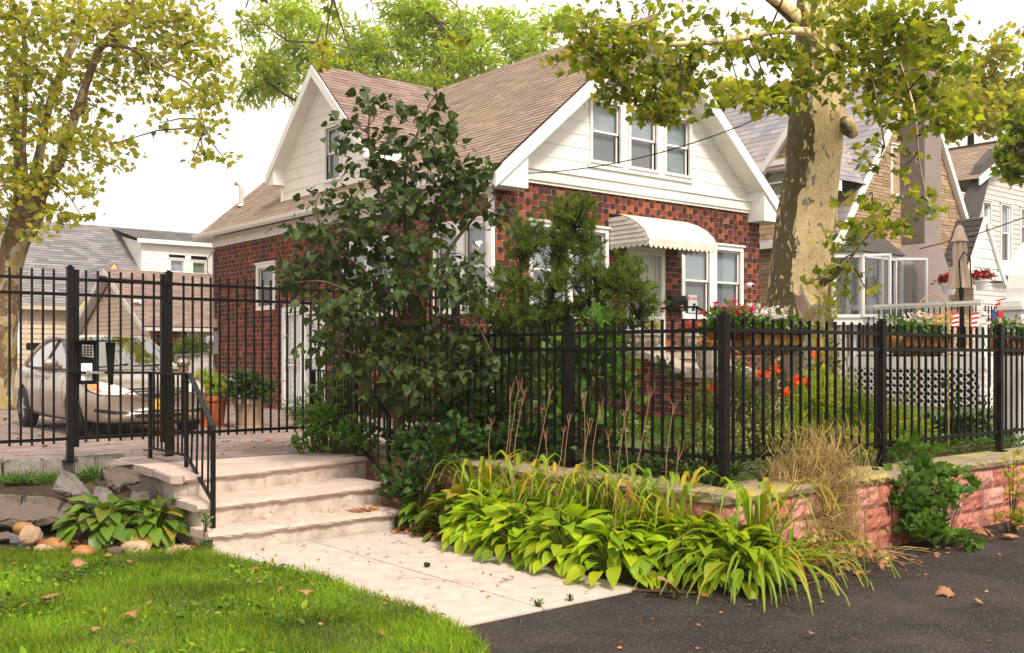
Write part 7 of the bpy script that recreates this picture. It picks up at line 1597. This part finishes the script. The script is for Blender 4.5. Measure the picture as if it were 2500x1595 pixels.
CC = [(905, 250, 32, 22, 18), (960, 262, 30, 18, 14), (1045, 262, 42, 34, 36), (1070, 310, 45, 26, 26), (850, 330, 45, 34, 28), (810, 290, 18, 12, 5), (955, 345, 55, 34, 44), (1050, 365, 55, 34, 48), (1125, 395, 40, 28, 26), (900, 415, 62, 36, 50), (1000, 425, 66, 36, 60), (1095, 440, 55, 36, 50), (1180, 420, 38, 28, 24), (785, 470, 30, 20, 10), (850, 495, 62, 36, 46), (950, 515, 75, 42, 74), (1060, 515, 75, 42, 70), (1160, 495, 52, 36, 40), (1220, 530, 24, 44, 22), (745, 565, 42, 32, 24), (820, 575, 62, 36, 46), (920, 600, 75, 38, 60), (1030, 620, 66, 38, 46), (760, 645, 62, 38, 46), (850, 665, 75, 38, 64), (955, 700, 66, 44, 50), (720, 695, 42, 34, 24), (1085, 690, 56, 38, 34), (1160, 640, 40, 30, 16), (1160, 700, 50, 34, 28), (820, 755, 75, 44, 70), (905, 800, 75, 46, 74), (800, 835, 56, 38, 40), (1000, 830, 75, 46, 60), (1085, 800, 56, 38, 44), (1150, 850, 46, 38, 36), (1200, 905, 38, 34, 26), (940, 880, 75, 38, 54), (855, 895, 56, 36, 40), (1100, 915, 56, 38, 40), (1020, 930, 66, 36, 46), (930, 950, 60, 34, 36)]
tree('lilac_tree', 'tall dark green lilac with heart shaped leaves beside the stone steps', 'tree', D(982, 1100, Yc + .4), [tl] + limbs, M['lilacbark'], [cl(x, y, Yc - .2 + random.uniform(-.45, .35), rx, ry, int(n * (1.5 if y < 560 else 2.3)), .38) for x, y, rx, ry, n in CC], M['lilac'], T_HEART, (.060, .115), 7, .42, -.1, .7, .25, .006, 1.0, nz=1.3)
# ---- mugo pine behind the fence
Yp2 = 11.2
pine = empty('pine_tree', D(1345, 1110, Yp2).xyz * 1.0, 0, 'bushy bright needled pine in front of the left front window', 'tree'); mb = MB(); nodes = []
for L in ([(1345, 1105, Yp2, 14), (1340, 950, Yp2, 12), (1335, 820, Yp2, 10), (1350, 700, Yp2, 7), (1390, 570, Yp2, 4)], [(1338, 860, Yp2, 8), (1280, 760, Yp2, 5), (1270, 620, Yp2, 3)], [(1340, 800, Yp2, 7), (1430, 720, Yp2, 5), (1520, 690, Yp2, 3)], [(1340, 880, Yp2, 7), (1240, 820, Yp2 - .2, 5), (1190, 760, Yp2, 3)], [(1345, 900, Yp2, 7), (1450, 850, Yp2, 5), (1560, 770, Yp2, 3)]): nodes += limb(mb, L)
mb.build('trunk', M['barkdark'], pine, smooth=True)
PT = [(1340, 690, 90, 40, 6), (1380, 770, 130, 40, 10), (1300, 830, 110, 40, 10), (1385, 525, 45, 32, 15), (1420, 560, 30, 40, 11), (1340, 590, 40, 30, 9), (1280, 570, 34, 34, 11), (1275, 625, 30, 26, 7), (1375, 620, 45, 36, 12), (1445, 610, 26, 26, 6), (1360, 690, 45, 36, 11), (1300, 720, 42, 34, 10), (1240, 690, 34, 30, 9), (1440, 680, 45, 34, 12), (1500, 680, 42, 28, 11), (1540, 655, 24, 22, 5), (1480, 730, 50, 28, 13), (1545, 715, 28, 26, 6), (1380, 770, 60, 34, 16), (1290, 790, 50, 34, 13), (1225, 780, 46, 34, 12), (1180, 760, 34, 26, 7), (1470, 790, 55, 30, 14), (1580, 735, 22, 32, 6), (1560, 780, 40, 24, 8), (1200, 850, 55, 34, 12), (1300, 870, 60, 34, 13), (1400, 860, 60, 34, 13), (1490, 860, 50, 34, 9), (1350, 950, 90, 40, 14), (1230, 930, 60, 36, 9)]
cen = []; 
for x, y, rx, ry, n in PT:
    c, a, b, h_, _ = cl(x, y, Yp2 + random.uniform(-.35, .35), rx, ry, n); d = rdir(int(n * 3.2)) * (rng.random((int(n * 3.2), 1)) ** .4); cen.append(np.array(c) + d * np.array([a * 1.18, .42, h_ * 1.12]))
cen = np.concatenate(cen); mb = MB()
for q in cen: q = Vector(q); a = nearest(nodes, q); mb.tube([a, a.lerp(q, .55) - Z * .04, q], [.012, .008, .005], 4, cap=False)
mb.build('branches', M['barkdark'], pine)
k = 70; n = len(cen); ax = unit(rdir(n, 0) * .95 + np.array([0, -.15, .75])); idx = np.repeat(np.arange(n), k); t = rng.random(len(idx)) ** .8
P = cen[idx] + ax[idx] * (t * .13)[:, None]; d = unit(ax[idx] * (.25 + .8 * t)[:, None] + rdir(len(idx)) * .8)
leafmesh('needles', T_BLADE, P, frames(d, rdir(len(idx))), np.stack([np.full(len(idx), .0055), rng.uniform(.055, .095, len(idx)), np.full(len(idx), .04)], 1), M['pine'], pine)
# ---- shrubs and plants
def shrub(name, lbl, cat, cls, m, tm, size, per=18, spread=.3, up=.5, out=.7, stems=8, grp=None, zb=.56, nz=1.2, tw=.006):
    c0 = cls[0][0]; x = sum(c[0][0] for c in cls) / len(cls); y = sum(c[0][1] for c in cls) / len(cls)
    root = empty(name, (x, y, zb), 0, lbl, cat, grp); P, Cn, O = clumps(cls, per, spread, .3); P[:, 2] = np.where(P[:, 2] < zb + .01, zb + .01 + .04 * rng.random(len(P)), P[:, 2])
    d = unit(unit(P - O) * out + rdir(len(P)) * .7 + np.array([0, 0, up])); leafmesh('foliage', tm, P, frames(d, rdir(len(P), nz, .8)), rng.uniform(size[0], size[1], len(P)), m, root)
    mb = MB()
    for c in Cn[:: max(1, len(Cn) // 60)]:
        b = Vector((x + (c[0] - x) * .35, y + (c[1] - y) * .35, zb)); q = Vector(c); mb.tube([b, b.lerp(q, .5) + Vector((0, 0, .05)), q], [tw, tw * .8, tw * .4], 4, cap=False)
    mb.build('stems', M['lilacbark'] if tw < .01 else M['barkdark'], root); return root
W_ = 'weed'
shrub('leafy_shrub', 'tall heart leaved green plant climbing behind the fence post', 'shrub', [cl(1440, 790, 9.9, 40, 40, 60), cl(1400, 850, 10, 60, 50, 150), cl(1480, 860, 10, 55, 50, 130), cl(1440, 930, 10, 80, 60, 240), cl(1520, 960, 10.2, 50, 50, 120), cl(1400, 1010, 9.9, 90, 50, 220), cl(1500, 1050, 9.9, 60, 40, 90)], M['weed'], T_HEART, (.06, .11), 10, .34)
shrub('leafy_shrub', 'dark green undergrowth behind the fence between lilac and pine', 'shrub', [cl(1120, 960, 10.4, 60, 50, 200), cl(1200, 1000, 10, 70, 50, 260), cl(1080, 1020, 10.2, 70, 50, 220), cl(1300, 1060, 9.6, 70, 40, 200), cl(1150, 1080, 9.7, 80, 40, 200), cl(1000, 980, 10.8, 60, 60, 220), cl(930, 960, 11.3, 70, 60, 240), cl(1250, 900, 10.6, 60, 50, 160)], M['under'], T_HEART, (.05, .09), 14, .32)
shrub('trailing_vine', 'green vine tumbling over the pink wall beside the right handrail', 'vine', [cl(1010, 1080, 9.6, 60, 30, 160), cl(1060, 1110, 9.3, 50, 30, 120), cl(980, 1140, 9.6, 40, 40, 100), cl(1020, 1180, 9.3, 50, 40, 140), cl(960, 1200, 9.5, 34, 30, 80), cl(1100, 1060, 9.5, 50, 30, 100)], M['under'], T_HEART, (.05, .085), 12, .34, zb=.02)
shrub('leafy_shrub', 'fresh green bush spilling onto the step landing by the right handrail', 'shrub', [cl(800, 1030, 11.2, 50, 40, 170), cl(760, 1070, 11, 40, 26, 110), cl(850, 1060, 10.9, 50, 34, 160), cl(780, 980, 11.4, 40, 40, 90), cl(900, 1080, 10.7, 40, 26, 100), cl(830, 960, 11.6, 60, 40, 120), cl(740, 1020, 11.3, 28, 20, 40), cl(715, 1085, 11, 20, 10, 18)], M['weed'], T_OVAL, (.06, .11), 12, .34)
shrub('variegated_shrub', 'cream edged variegated bush behind the fence corner post', 'shrub', [cl(1720, 1000, 8.5, 55, 60, 900), cl(1790, 960, 8.7, 55, 60, 900), cl(1840, 1020, 8.7, 60, 60, 1000), cl(1760, 1080, 8.3, 80, 50, 1200), cl(1870, 1080, 8.8, 60, 50, 800), cl(1680, 1080, 8.6, 50, 40, 500), cl(1620, 1110, 8.7, 50, 26, 300), cl(1800, 900, 8.9, 30, 30, 160), cl(1560, 1050, 9.4, 60, 30, 240)], M['varieg'], T_OVAL, (.022, .05), 26, .26)
shrub('threadleaf_cypress', 'yellow green feathery cypress mound behind the right fence', 'shrub', [cl(1990, 1000, 10, 70, 55, 2200), cl(2070, 1000, 10.2, 70, 60, 2600), cl(2150, 1030, 10.2, 70, 60, 2400), cl(2030, 1070, 9.8, 90, 40, 2200), cl(2210, 1060, 10.4, 50, 50, 1300), cl(1940, 1060, 9.6, 40, 50, 900), cl(2000, 930, 10.2, 40, 30, 500)], M['cypress'], T_THIN, (.05, .11), 34, .26, .1, .9)
shrub('blue_juniper', 'low blue green juniper at the foot of the cypress mound', 'shrub', [cl(1990, 1130, 9.2, 60, 20, 1300), cl(2060, 1120, 9.5, 60, 22, 1300), cl(1930, 1125, 9, 30, 20, 500)], M['juniper'], T_THIN, (.02, .045), 30, .3)
shrub('flower_bed_plants', 'mixed leafy garden plants in front of the white lattice', 'shrub', [cl(2290, 1050, 12, 60, 26, 260), cl(2360, 1040, 12, 50, 34, 240), cl(2260, 1085, 11, 50, 24, 200), cl(2380, 1085, 11.4, 60, 26, 240), cl(2320, 960, 13, 22, 34, 60), cl(2430, 1070, 11.6, 40, 30, 140)], M['under'], T_OVAL, (.05, .10), 18, .32)
shrub('low_evergreen', 'low dark evergreen creeping along the inside of the garden wall', 'shrub', [cl(1540, 1120, 8.8, 60, 24, 700), cl(1460, 1110, 9, 60, 26, 600), cl(1600, 1150, 8.3, 50, 16, 300), cl(1380, 1090, 9.4, 50, 22, 400)], M['under'], T_THIN, (.03, .06), 30, .3)
shrub('garden_hedge', 'green leafy planting along the brick wall beside the stoop', 'shrub', [cl(1620, 900, 14, 30, 30, 60), cl(1290, 900, 13.5, 80, 70, 500), cl(1150, 870, 13.5, 60, 60, 360), cl(1050, 860, 14, 70, 60, 360), cl(1200, 960, 13, 80, 50, 400)], M['under'], T_HEART, (.06, .10), 16, .32)
shrub('leafy_weed', 'lobed green creeper growing up the pink wall and fence at right', 'weed', [cl(2230, 1090, 9.2, 30, 40, 50), cl(2250, 1150, 8.9, 50, 40, 120), cl(2200, 1170, 8.7, 50, 34, 90), cl(2230, 1230, 8.6, 50, 44, 170), cl(2290, 1210, 8.8, 50, 40, 110), cl(2260, 1290, 8.5, 60, 30, 170), cl(2170, 1190, 8.6, 30, 20, 26), cl(2340, 1150, 9, 36, 20, 30), cl(2330, 1310, 8.5, 50, 14, 60), cl(2390, 1345, 8.4, 28, 8, 18), cl(2370, 1190, 9, 20, 24, 18)], M['weed'], T_MAPLE, (.05, .09), 9, .34, zb=.01)
shrub('leafy_weed', 'thin straggly weed against the pink wall at the right edge', 'weed', [cl(2480, 1200, 9.3, 24, 60, 70), cl(2490, 1270, 9.1, 30, 20, 60), cl(2440, 1270, 9.1, 16, 14, 16), cl(2470, 1130, 9.4, 30, 20, 20)], M['sycleafbright'], T_OVAL, (.04, .07), 9, .36, zb=.01)
shrub('small_weed', 'little green weed growing from the corner of the bottom step', 'weed', [cl(505, 1270, 8.25, 10, 24, 50), cl(500, 1330, 8.2, 18, 14, 60)], M['weed'], T_OVAL, (.02, .04), 10, .34, zb=.0)
shrub('small_weed', 'tiny weed sprouting where the concrete path meets the asphalt', 'weed', [cl(1312, 1492, 6.5, 12, 4, 26)], M['weed'], T_OVAL, (.015, .03), 10, .34, zb=.0)
shrub('small_weed', 'tiny clover sprig at the edge of the hosta bed', 'weed', [cl(1392, 1470, 6.65, 8, 5, 20)], M['weed'], T_OVAL, (.012, .025), 10, .34, zb=.0)
shrub('bank_weed', 'fern and grass tuft on the left bank below the curb', 'weed', [cl(60, 1178, 9.5, 70, 16, 420), cl(140, 1190, 9.4, 50, 14, 260), cl(230, 1165, 9.5, 30, 20, 260)], M['weed'], T_THIN, (.05, .11), 20, .34, zb=.42, up=.9)
shrub('bank_weed', 'low green sprigs behind the young plane trunk', 'weed', [cl(60, 960, 22.5, 60, 24, 400), cl(-40, 965, 22.5, 60, 24, 300)], M['weed'], T_OVAL, (.08, .14), 20, .34, zb=.45)
shrub('ground_cover_plants', 'leafy ground cover along the inside of the fence left of the corner post', 'ground cover', [(tuple(uv(6.0 + .22 + .1 * (i % 2), 5.2 + .42 * i, .66)), .26, .22, .13, 150) for i in range(11)], M['under'], T_HEART, (.035, .07), 14, .34)
shrub('ground_cover_plants', 'leafy ground cover along the inside of the fence right of the corner post', 'ground cover', [(tuple(uv(6.3 + .42 * i, 5.25 + .1 * (i % 2), .64)), .26, .2, .12, 130) for i in range(14)], M['weed'], T_OVAL, (.03, .06), 14, .34)
# ---- hostas
def hosta(c, R_, n, m, lbl, sz=(.11, .185), hgt=.34, grp='hosta clumps in the corner bed', ys=1.0, clip=None):
    root = empty('hosta', c, 0, lbl, 'hosta', grp); t = rng.random(n) ** .6; a = rng.uniform(0, 2 * PI, n); e = np.stack([np.cos(a), np.sin(a) * ys, 0 * a], 1)
    rb = R_ * (.10 + .72 * t); P = np.array(c) + e * rb[:, None]; P[:, 2] = c[2] + hgt * (1 - t ** 1.7) * rng.uniform(.75, 1.1, n) + .07 + .05 * rng.random(n)
    el = .75 - 1.15 * t + rng.normal(size=n) * .18; d = unit(e * np.cos(el)[:, None] + np.array([0, 0, 1]) * np.sin(el)[:, None] + rng.normal(size=(n, 3)) * .16); upv = np.array([0, 0, 1.0]); nr = unit(upv - d * d[:, 2:3] + rng.normal(size=(n, 3)) * .22)
    s = rng.uniform(sz[0], sz[1], n); leafmesh('leaves', T_HOSTA, P, frames(d, nr), s, m, root, smooth=True)
    mb = MB()
    for i in range(0, n): mb.tube([Vector(c) + Vector(e[i]) * .04, Vector(c).lerp(Vector(P[i]), .55) + Z * .04, Vector(P[i])], [.006, .005, .004], 4, cap=False)
    mb.build('petioles', M['hostadark'], root)
hp = [(5.35, 7.25, 'dark green hosta clump nearest the bottom step', 'hd'), (5.25, 6.75, 'deep green hosta third from the steps along the path', 'h'), (5.55, 7.0, 'hosta clump tucked against the wall below the vine', 'h'), (5.20, 6.25, 'glossy green hosta midway along the path edge', 'h'), (5.60, 6.4, 'upright hosta behind the path edge row', 'h'), (5.22, 5.72, 'broad lime hosta leaning over the concrete path', 'h'), (5.60, 5.85, 'lime hosta with yellow leaf tips near the dead stalks', 'h'), (5.26, 5.22, 'yellowing hosta at the corner of path and asphalt', 'h'), (5.62, 5.28, 'large lime hosta in the middle of the corner bed', 'h'), (5.62, 4.82, 'hosta with browned leaves over the asphalt edge', 'h'), (5.72, 4.55, 'rounded lime hosta beside the arching daylily', 'h'), (5.35, 7.75, 'small green hosta sprouting beside the bottom step', 'hd')]
hp2 = []
for i, (u_, v_, lb, k_) in enumerate(hp): hosta(tuple(uv(u_, v_, .0)), .40 if i != 11 else .26, 120 if i != 11 else 60, M['hosta'] if k_ == 'h' else M['hostadark'], lb, hgt=.30 if u_ < 5.5 else .34)
hosta(tuple(G(255, 1318, .05)), .40, 80, M['hostadark'], 'hosta with browned leaf edges below the rocks, left clump', (.12, .20), .24, 'hostas below the rocks'); hosta(tuple(G(375, 1320, .03)), .38, 74, M['hostadark'], 'hosta with yellow scorched leaves beside the step flank', (.12, .20), .20, 'hostas below the rocks')
# ---- daylilies
def straps(name, c, n, ln, m, lbl, cat='daylily', grp=None, el=(.9, 1.4), az=None, wd=1.0, spread=.08, fl=1.0):
    root = empty(name, c, 0, lbl, cat, grp); a = rng.uniform(*(az or (0, 2 * PI)), n); e = np.stack([np.cos(a), np.sin(a), 0 * a], 1); E_ = rng.uniform(*el, n)
    d = unit(e * np.cos(E_)[:, None] + np.array([0, 0, 1]) * np.sin(E_)[:, None]); nr = unit(np.array([0, 0, 1.0]) - d * d[:, 2:3]); P = np.array(c) + e * rng.uniform(0, spread, (n, 1)) + rng.normal(size=(n, 3)) * np.array([.03, .03, 0]); L = rng.uniform(*ln, n)
    leafmesh('blades', T_STRAP, P, frames(d, nr), np.stack([L * wd * .55, L, L * rng.uniform(.7, 1.2, n) * fl], 1), m, root, smooth=True); return root
dg_ = 'daylily tufts in the corner bed'
for i, (u_, v_, n, a, b, lb) in enumerate([(5.80, 4.46, 60, .36, .52, 'big arching daylily drooping over the asphalt at the wall corner'), (6.25, 4.52, 34, .30, .46, 'daylily tuft beside the dried plant'), (6.0, 4.58, 40, .35, .55, 'daylily blades standing in front of the wall corner'), (5.68, 5.05, 44, .42, .66, 'daylily tuft right beside the wall corner'), (5.70, 5.45, 42, .42, .66, 'daylily tuft below the second fence post'), (5.68, 5.9, 42, .4, .64, 'daylily tuft among the dead stalks'), (5.66, 6.35, 42, .4, .62, 'thin daylily tuft behind the middle hostas'), (5.64, 6.8, 40, .4, .6, 'daylily tuft near the vine covered wall'), (5.62, 7.3, 36, .35, .55, 'daylily tuft at the shady end of the bed')]):
    straps('daylily', tuple(uv(u_, v_, .0)), int(n * (1.4 if i < 2 else 1.0)), ((a * 1.2 + .15, b * 1.25 + .3) if i < 2 else (.85, 1.45)), M['daylily'], lb, grp=dg_, wd=.8 if i < 2 else .62, el=(.85, 1.45) if i < 2 else (1.3, 1.55), fl=1.0 if i < 2 else .42)
def grp_stalks(lbl, items, m, r=.0045):
    for i, (bx, by, Yb_, tx, ty, lb) in enumerate(items):
        a, b = D(bx, by, Yb_), D(tx, ty, Yb_ + .05); root = empty('dry_stalk', a, 0, lb, 'stalk', lbl); mb = MB(); q = a.lerp(b, .5) + Vector((random.uniform(-.03, .03), 0, 0)); mb.tube([a, q, b], [r, r * .8, r * .5], 5)
        e = (b - a).normalized()
        for s in (-1, 1): mb.tube([b - e * random.uniform(.04, .14), b + Vector((s * random.uniform(.005, .025), 0, -.02)), b + Vector((s * random.uniform(.01, .035), 0, random.uniform(-.01, .05)))], [.003, .0025, .002], 4)
        mb.build('stem', M['twig'], root)
st_l = [(1222, 1190, 8.4, 1248, 945), (1232, 1190, 8.45, 1268, 930), (1250, 1200, 8.3, 1280, 950), (1290, 1210, 8.2, 1345, 950), (1338, 1200, 8.1, 1330, 1050), (1350, 1190, 8.1, 1378, 1040), (1375, 1180, 8.1, 1392, 1010), (1420, 1190, 7.9, 1425, 960), (1432, 1200, 7.8, 1440, 1020), (1445, 1200, 7.8, 1465, 985), (1480, 1210, 7.7, 1485, 1060), (1500, 1320, 7.2, 1535, 960), (1525, 1290, 7.4, 1522, 1000), (1530, 1240, 7.5, 1590, 945), (1625, 1240, 7.2, 1645, 985), (1640, 1240, 7.2, 1660, 1090), (1195, 1150, 8.7, 1200, 1020), (1840, 1310, 7.1, 1895, 1118)]
nm = ['first', 'second', 'third', 'fourth', 'fifth', 'sixth', 'seventh', 'eighth', 'ninth', 'tenth', 'eleventh', 'twelfth', 'thirteenth', 'fourteenth', 'fifteenth', 'sixteenth', 'seventeenth', 'eighteenth']
order = sorted(range(len(st_l)), key=lambda i: st_l[i][2 + 1])
grp_stalks('dead brown flower stalks rising from the bed', [st_l[i] + ('dead brown forked stalk, %s from the left' % nm[k],) for k, i in enumerate(order)], M['twig'])
# ---- orange daylily flowers on stalks behind the corner post
of = [(1745, 950, 8.3, 'single orange daylily bloom left of the corner post'), (1862, 915, 9.0, 'tall orange bloom right of the corner post'), (1895, 905, 9.2, 'orange bloom behind the first basket'), (1940, 930, 9.4, 'drooping orange bloom in front of the trunk'), (1972, 938, 9.5, 'bright low orange bloom at the right side of the trunk'), (1992, 865, 9.6, 'highest orange bloom beside the trunk'), (1918, 960, 9.3, 'small orange bud cluster before the trunk'), (1700, 1040, 8.5, 'pale orange bloom low beside the post')]
for px, py, Y_, lb in of:
    c = D(px, py, Y_); root = empty('daylily_flower', (c.x, c.y, .58), 0, lb, 'flower', 'orange daylilies behind the garden fence'); mb = MB(); mb.tube([(c.x + .05, c.y, .58), (c.x + .02, c.y, (c.z + .58) / 2), tuple(c)], .004, 4); mb.build('stem', M['weed'], root)
    d = rdir(12, .5); P = np.repeat(np.array([c]), 12, 0) + rdir(12) * .012; leafmesh('petals', T_OVAL, P, frames(d, rdir(12)), rng.uniform(.05, .085, 12), M['orangefl'], root)
# ---- dried plant
dc_ = uv(7.25, 4.52, 0); root = empty('dried_plant', dc_, 0, 'large dried straw coloured plant leaning on the pink wall', 'dead plant')
n = 4200; ctr = D(1985, 1210, 8.0); P = np.array([ctr]) + rng.normal(size=(n, 3)) * np.array([.17, .11, .21]) + np.array([[.0, 0, 0]]); P[:, 2] = np.clip(P[:, 2], .02, .98); lean = (P[:, 2:3] - .5) * np.array([[.14, .12, 0]]); P = P + lean
d = rdir(n, 1.1, .55); leafmesh('dead_stems', (T_THIN[0] * np.array([.42, 1, 1]), T_THIN[1]), P, frames(d, rdir(n)), rng.uniform(.06, .17, n), M['dry'], root)
P = np.array([D(1960, 1350, 7.75)]) + rng.normal(size=(700, 3)) * np.array([.24, .10, .07]); P[:, 2] = np.clip(P[:, 2], .02, .5); leafmesh('dead_leaves', T_OVAL, P, frames(rdir(700), rdir(700)), rng.uniform(.03, .07, 700), [M['dry'], M['deadleaf']], root, (rng.random(700) < .35).astype(int))
n = 46; P = np.array([ctr]) + rng.normal(size=(n, 3)) * np.array([.26, .1, .2]) + np.array([.06, 0, .12]); leafmesh('seed_heads', T_OVAL, P, frames(rdir(n), rdir(n)), rng.uniform(.012, .022, n), M['pinkfl'], root)
mb = MB()
for i in range(90):
    a = Vector(dc_) + Vector((random.gauss(0, .10), random.gauss(0, .06), .01)); q = ctr + Vector((random.gauss(.05, .2), random.gauss(0, .08), random.uniform(0, .42))); mb.tube([a, a.lerp(q, .5) + Vector((-.04, 0, .02)), q], [.003, .0022, .0012], 3, cap=False)
for i in range(26):
    a = Vector(dc_) + Vector((random.gauss(-.05, .12), -.02, .02)); q = a + Vector((random.uniform(-.15, .5), random.uniform(-.45, -.05), random.uniform(0, .1))); mb.tube([a, a.lerp(q, .5) + Z * .05, q], [.003, .0025, .0015], 3, cap=False)
mb.build('woody_stems', M['dry'], root)
# ---- fallen leaves
def flat(n, poly, z0, s, mats, slot=None, tm=T_MAPLE, name='leaf_litter', lbl='', zf=None):
    q = scatter(poly, n); P = np.concatenate([q, np.full((n, 1), z0)], 1)
    if zf: P[:, 2] = [zf(Vector((a, b, 0)).dot(V)) + z0 for a, b in q]
    P[:, 2] += rng.random(n) * .012; d = rdir(n, 0); d[:, 2] *= .25; o = leafmesh(name, tm, P, frames(unit(d), rdir(n, 3.0, .6)), rng.uniform(s[0], s[1], n), mats, None, slot); tag(o, lbl, 'leaf litter', kind='stuff')
pl2 = lambda L: [tuple(G(x, y, z)[:2]) for x, y, z in L]
flat(520, pl2([(-200, 1120, .56), (300, 1108, .56), (720, 1085, .56), (760, 1040, .5), (720, 1005, .45), (520, 990, .45), (-200, 1030, .45)]), .004, (.03, .085), M['deadleaf'], lbl='dry brown leaves scattered over the driveway pavers', zf=zt)
flat(260, pl2([(690, 1012, .45), (780, 1015, .45), (790, 1000, .45), (690, 1000, .45)]), .01, (.05, .1), M['deadleaf'], lbl='drift of dead leaves in front of the white side doors')
flat(420, [tuple(uv(a, b)[:2]) for a, b in ((5.0, 7.9), (5.05, 6.4), (5.12, 5.6), (5.35, 5.6), (5.6, 7.6), (5.5, 8.1))], .016, (.03, .09), M['deadleaf'], lbl='brown leaves piled between the bottom step and the hostas')
flat(120, [tuple(uv(a, b)[:2]) for a, b in ((3.4, 5.0), (5.2, 5.0), (5.2, 7.85), (3.4, 7.85))], .016, (.010, .035), M['deadleaf'], lbl='tiny leaf crumbs scattered on the concrete path')
flat(150, pl2([(510, 1295, .19), (975, 1240, .19), (930, 1225, .19), (600, 1262, .19)]), .19, (.008, .022), M['deadleaf'], lbl='leaf crumbs on the bottom stone tread')
flat(80, [tuple(uv(a, b)[:2]) for a, b in ((4.75, 8.05), (5.0, 8.02), (5.02, 8.22), (4.78, 8.24))], .19, (.02, .05), M['deadleaf'], lbl='small heap of dead leaves on the bottom tread')
flat(90, pl2([(340, 1120, .56), (880, 1095, .56), (760, 1075, .56), (420, 1085, .56)]), .557, (.015, .05), M['deadleaf'], lbl='scattered dead leaves on the landing slab')
flat(200, pl2([(0, 1345, 0), (480, 1345, 0), (480, 1310, .1), (200, 1300, .1), (0, 1320, .1)]), .02, (.04, .10), M['deadleaf'], lbl='orange brown leaves between the cobbles and the lawn')
flat(150, [tuple(uv(a, b)[:2]) for a, b in ((5.3, 4.75), (6.0, 4.35), (7.4, 4.4), (11, 4.58), (11, 4.42), (7.2, 4.1), (5.9, 4.1), (5.2, 4.5))], .008, (.02, .07), M['deadleaf'], lbl='bits of dry leaf along the foot of the pink wall')
flat(160, [tuple(uv(a, b)[:2]) for a, b in ((4.0, 4.7), (5.2, 4.3), (9, 4.0), (9, 0), (3, 1))], .008, (.008, .028), M['deadleaf'], lbl='small leaf flecks scattered over the asphalt')
flat(46, vis, .045, (.03, .06), M['deadleaf'], lbl='fallen orange leaves lying in the grass')
for i, (px, py, z, s, lb) in enumerate([(2158, 1352, .01, .19, 'large curled tan plane leaf on the asphalt below the pink wall'), (2375, 1300, .01, .17, 'tan plane leaf standing against the wall beside the creeper'), (2478, 1318, .01, .15, 'brown curled leaf near the right edge of the asphalt'), (2325, 1452, .01, .13, 'pale curled leaf alone in the middle of the asphalt'), (2385, 1477, .01, .06, 'small tan leaf right of the pale curled one'), (1980, 1556, .01, .05, 'small yellow leaf low on the asphalt'), (1645, 1450, .02, .22, 'long shrivelled grey leaf at the asphalt edge below the hostas'), (128, 1465, .06, .13, 'tan curled leaf lying in the grass at lower left'), (745, 1450, .05, .09, 'orange leaf in the grass beside the path'), (310, 1505, .06, .11, 'crumpled dull leaf low in the lawn'), (175, 1385, .05, .12, 'bright orange leaf on the lawn below the cobbles')]):
    c = G(px, py, z); root = leafmesh('fallen_leaf', (T_MAPLE[0] * np.array([1, 1, 2.2]), T_MAPLE[1]), np.array([[0, 0, 0.03]]), frames(rdir(1) * np.array([1, 1, .15]), np.array([[.2, -.35, 1.0]])), np.array([s]), M['deadleaf'], None); root.location = (c.x, c.y, z); tag(root, lb, 'fallen leaf', 'large fallen plane leaves'); so = root.modifiers.new('t', 'SOLIDIFY'); so.thickness = .0015
# ================================================================ AIR
mb = MB(); mb.box(-640, 640, -640, 940, -1.5, 22)  # haze volume added to give the glow of the bright sky
m, nt, out = mat('haze_air'); pv = nd(nt, 'ShaderNodeVolumePrincipled', {'Color': c4((1, .97, .92)), 'Density': .0008, 'Anisotropy': .3}); nt.links.new(pv.outputs[0], out.inputs['Volume'])
hz_ = mb.build('haze', m); tag(hz_, 'thin pale haze added around the houses for the glow of the sky', 'haze', kind='stuff')
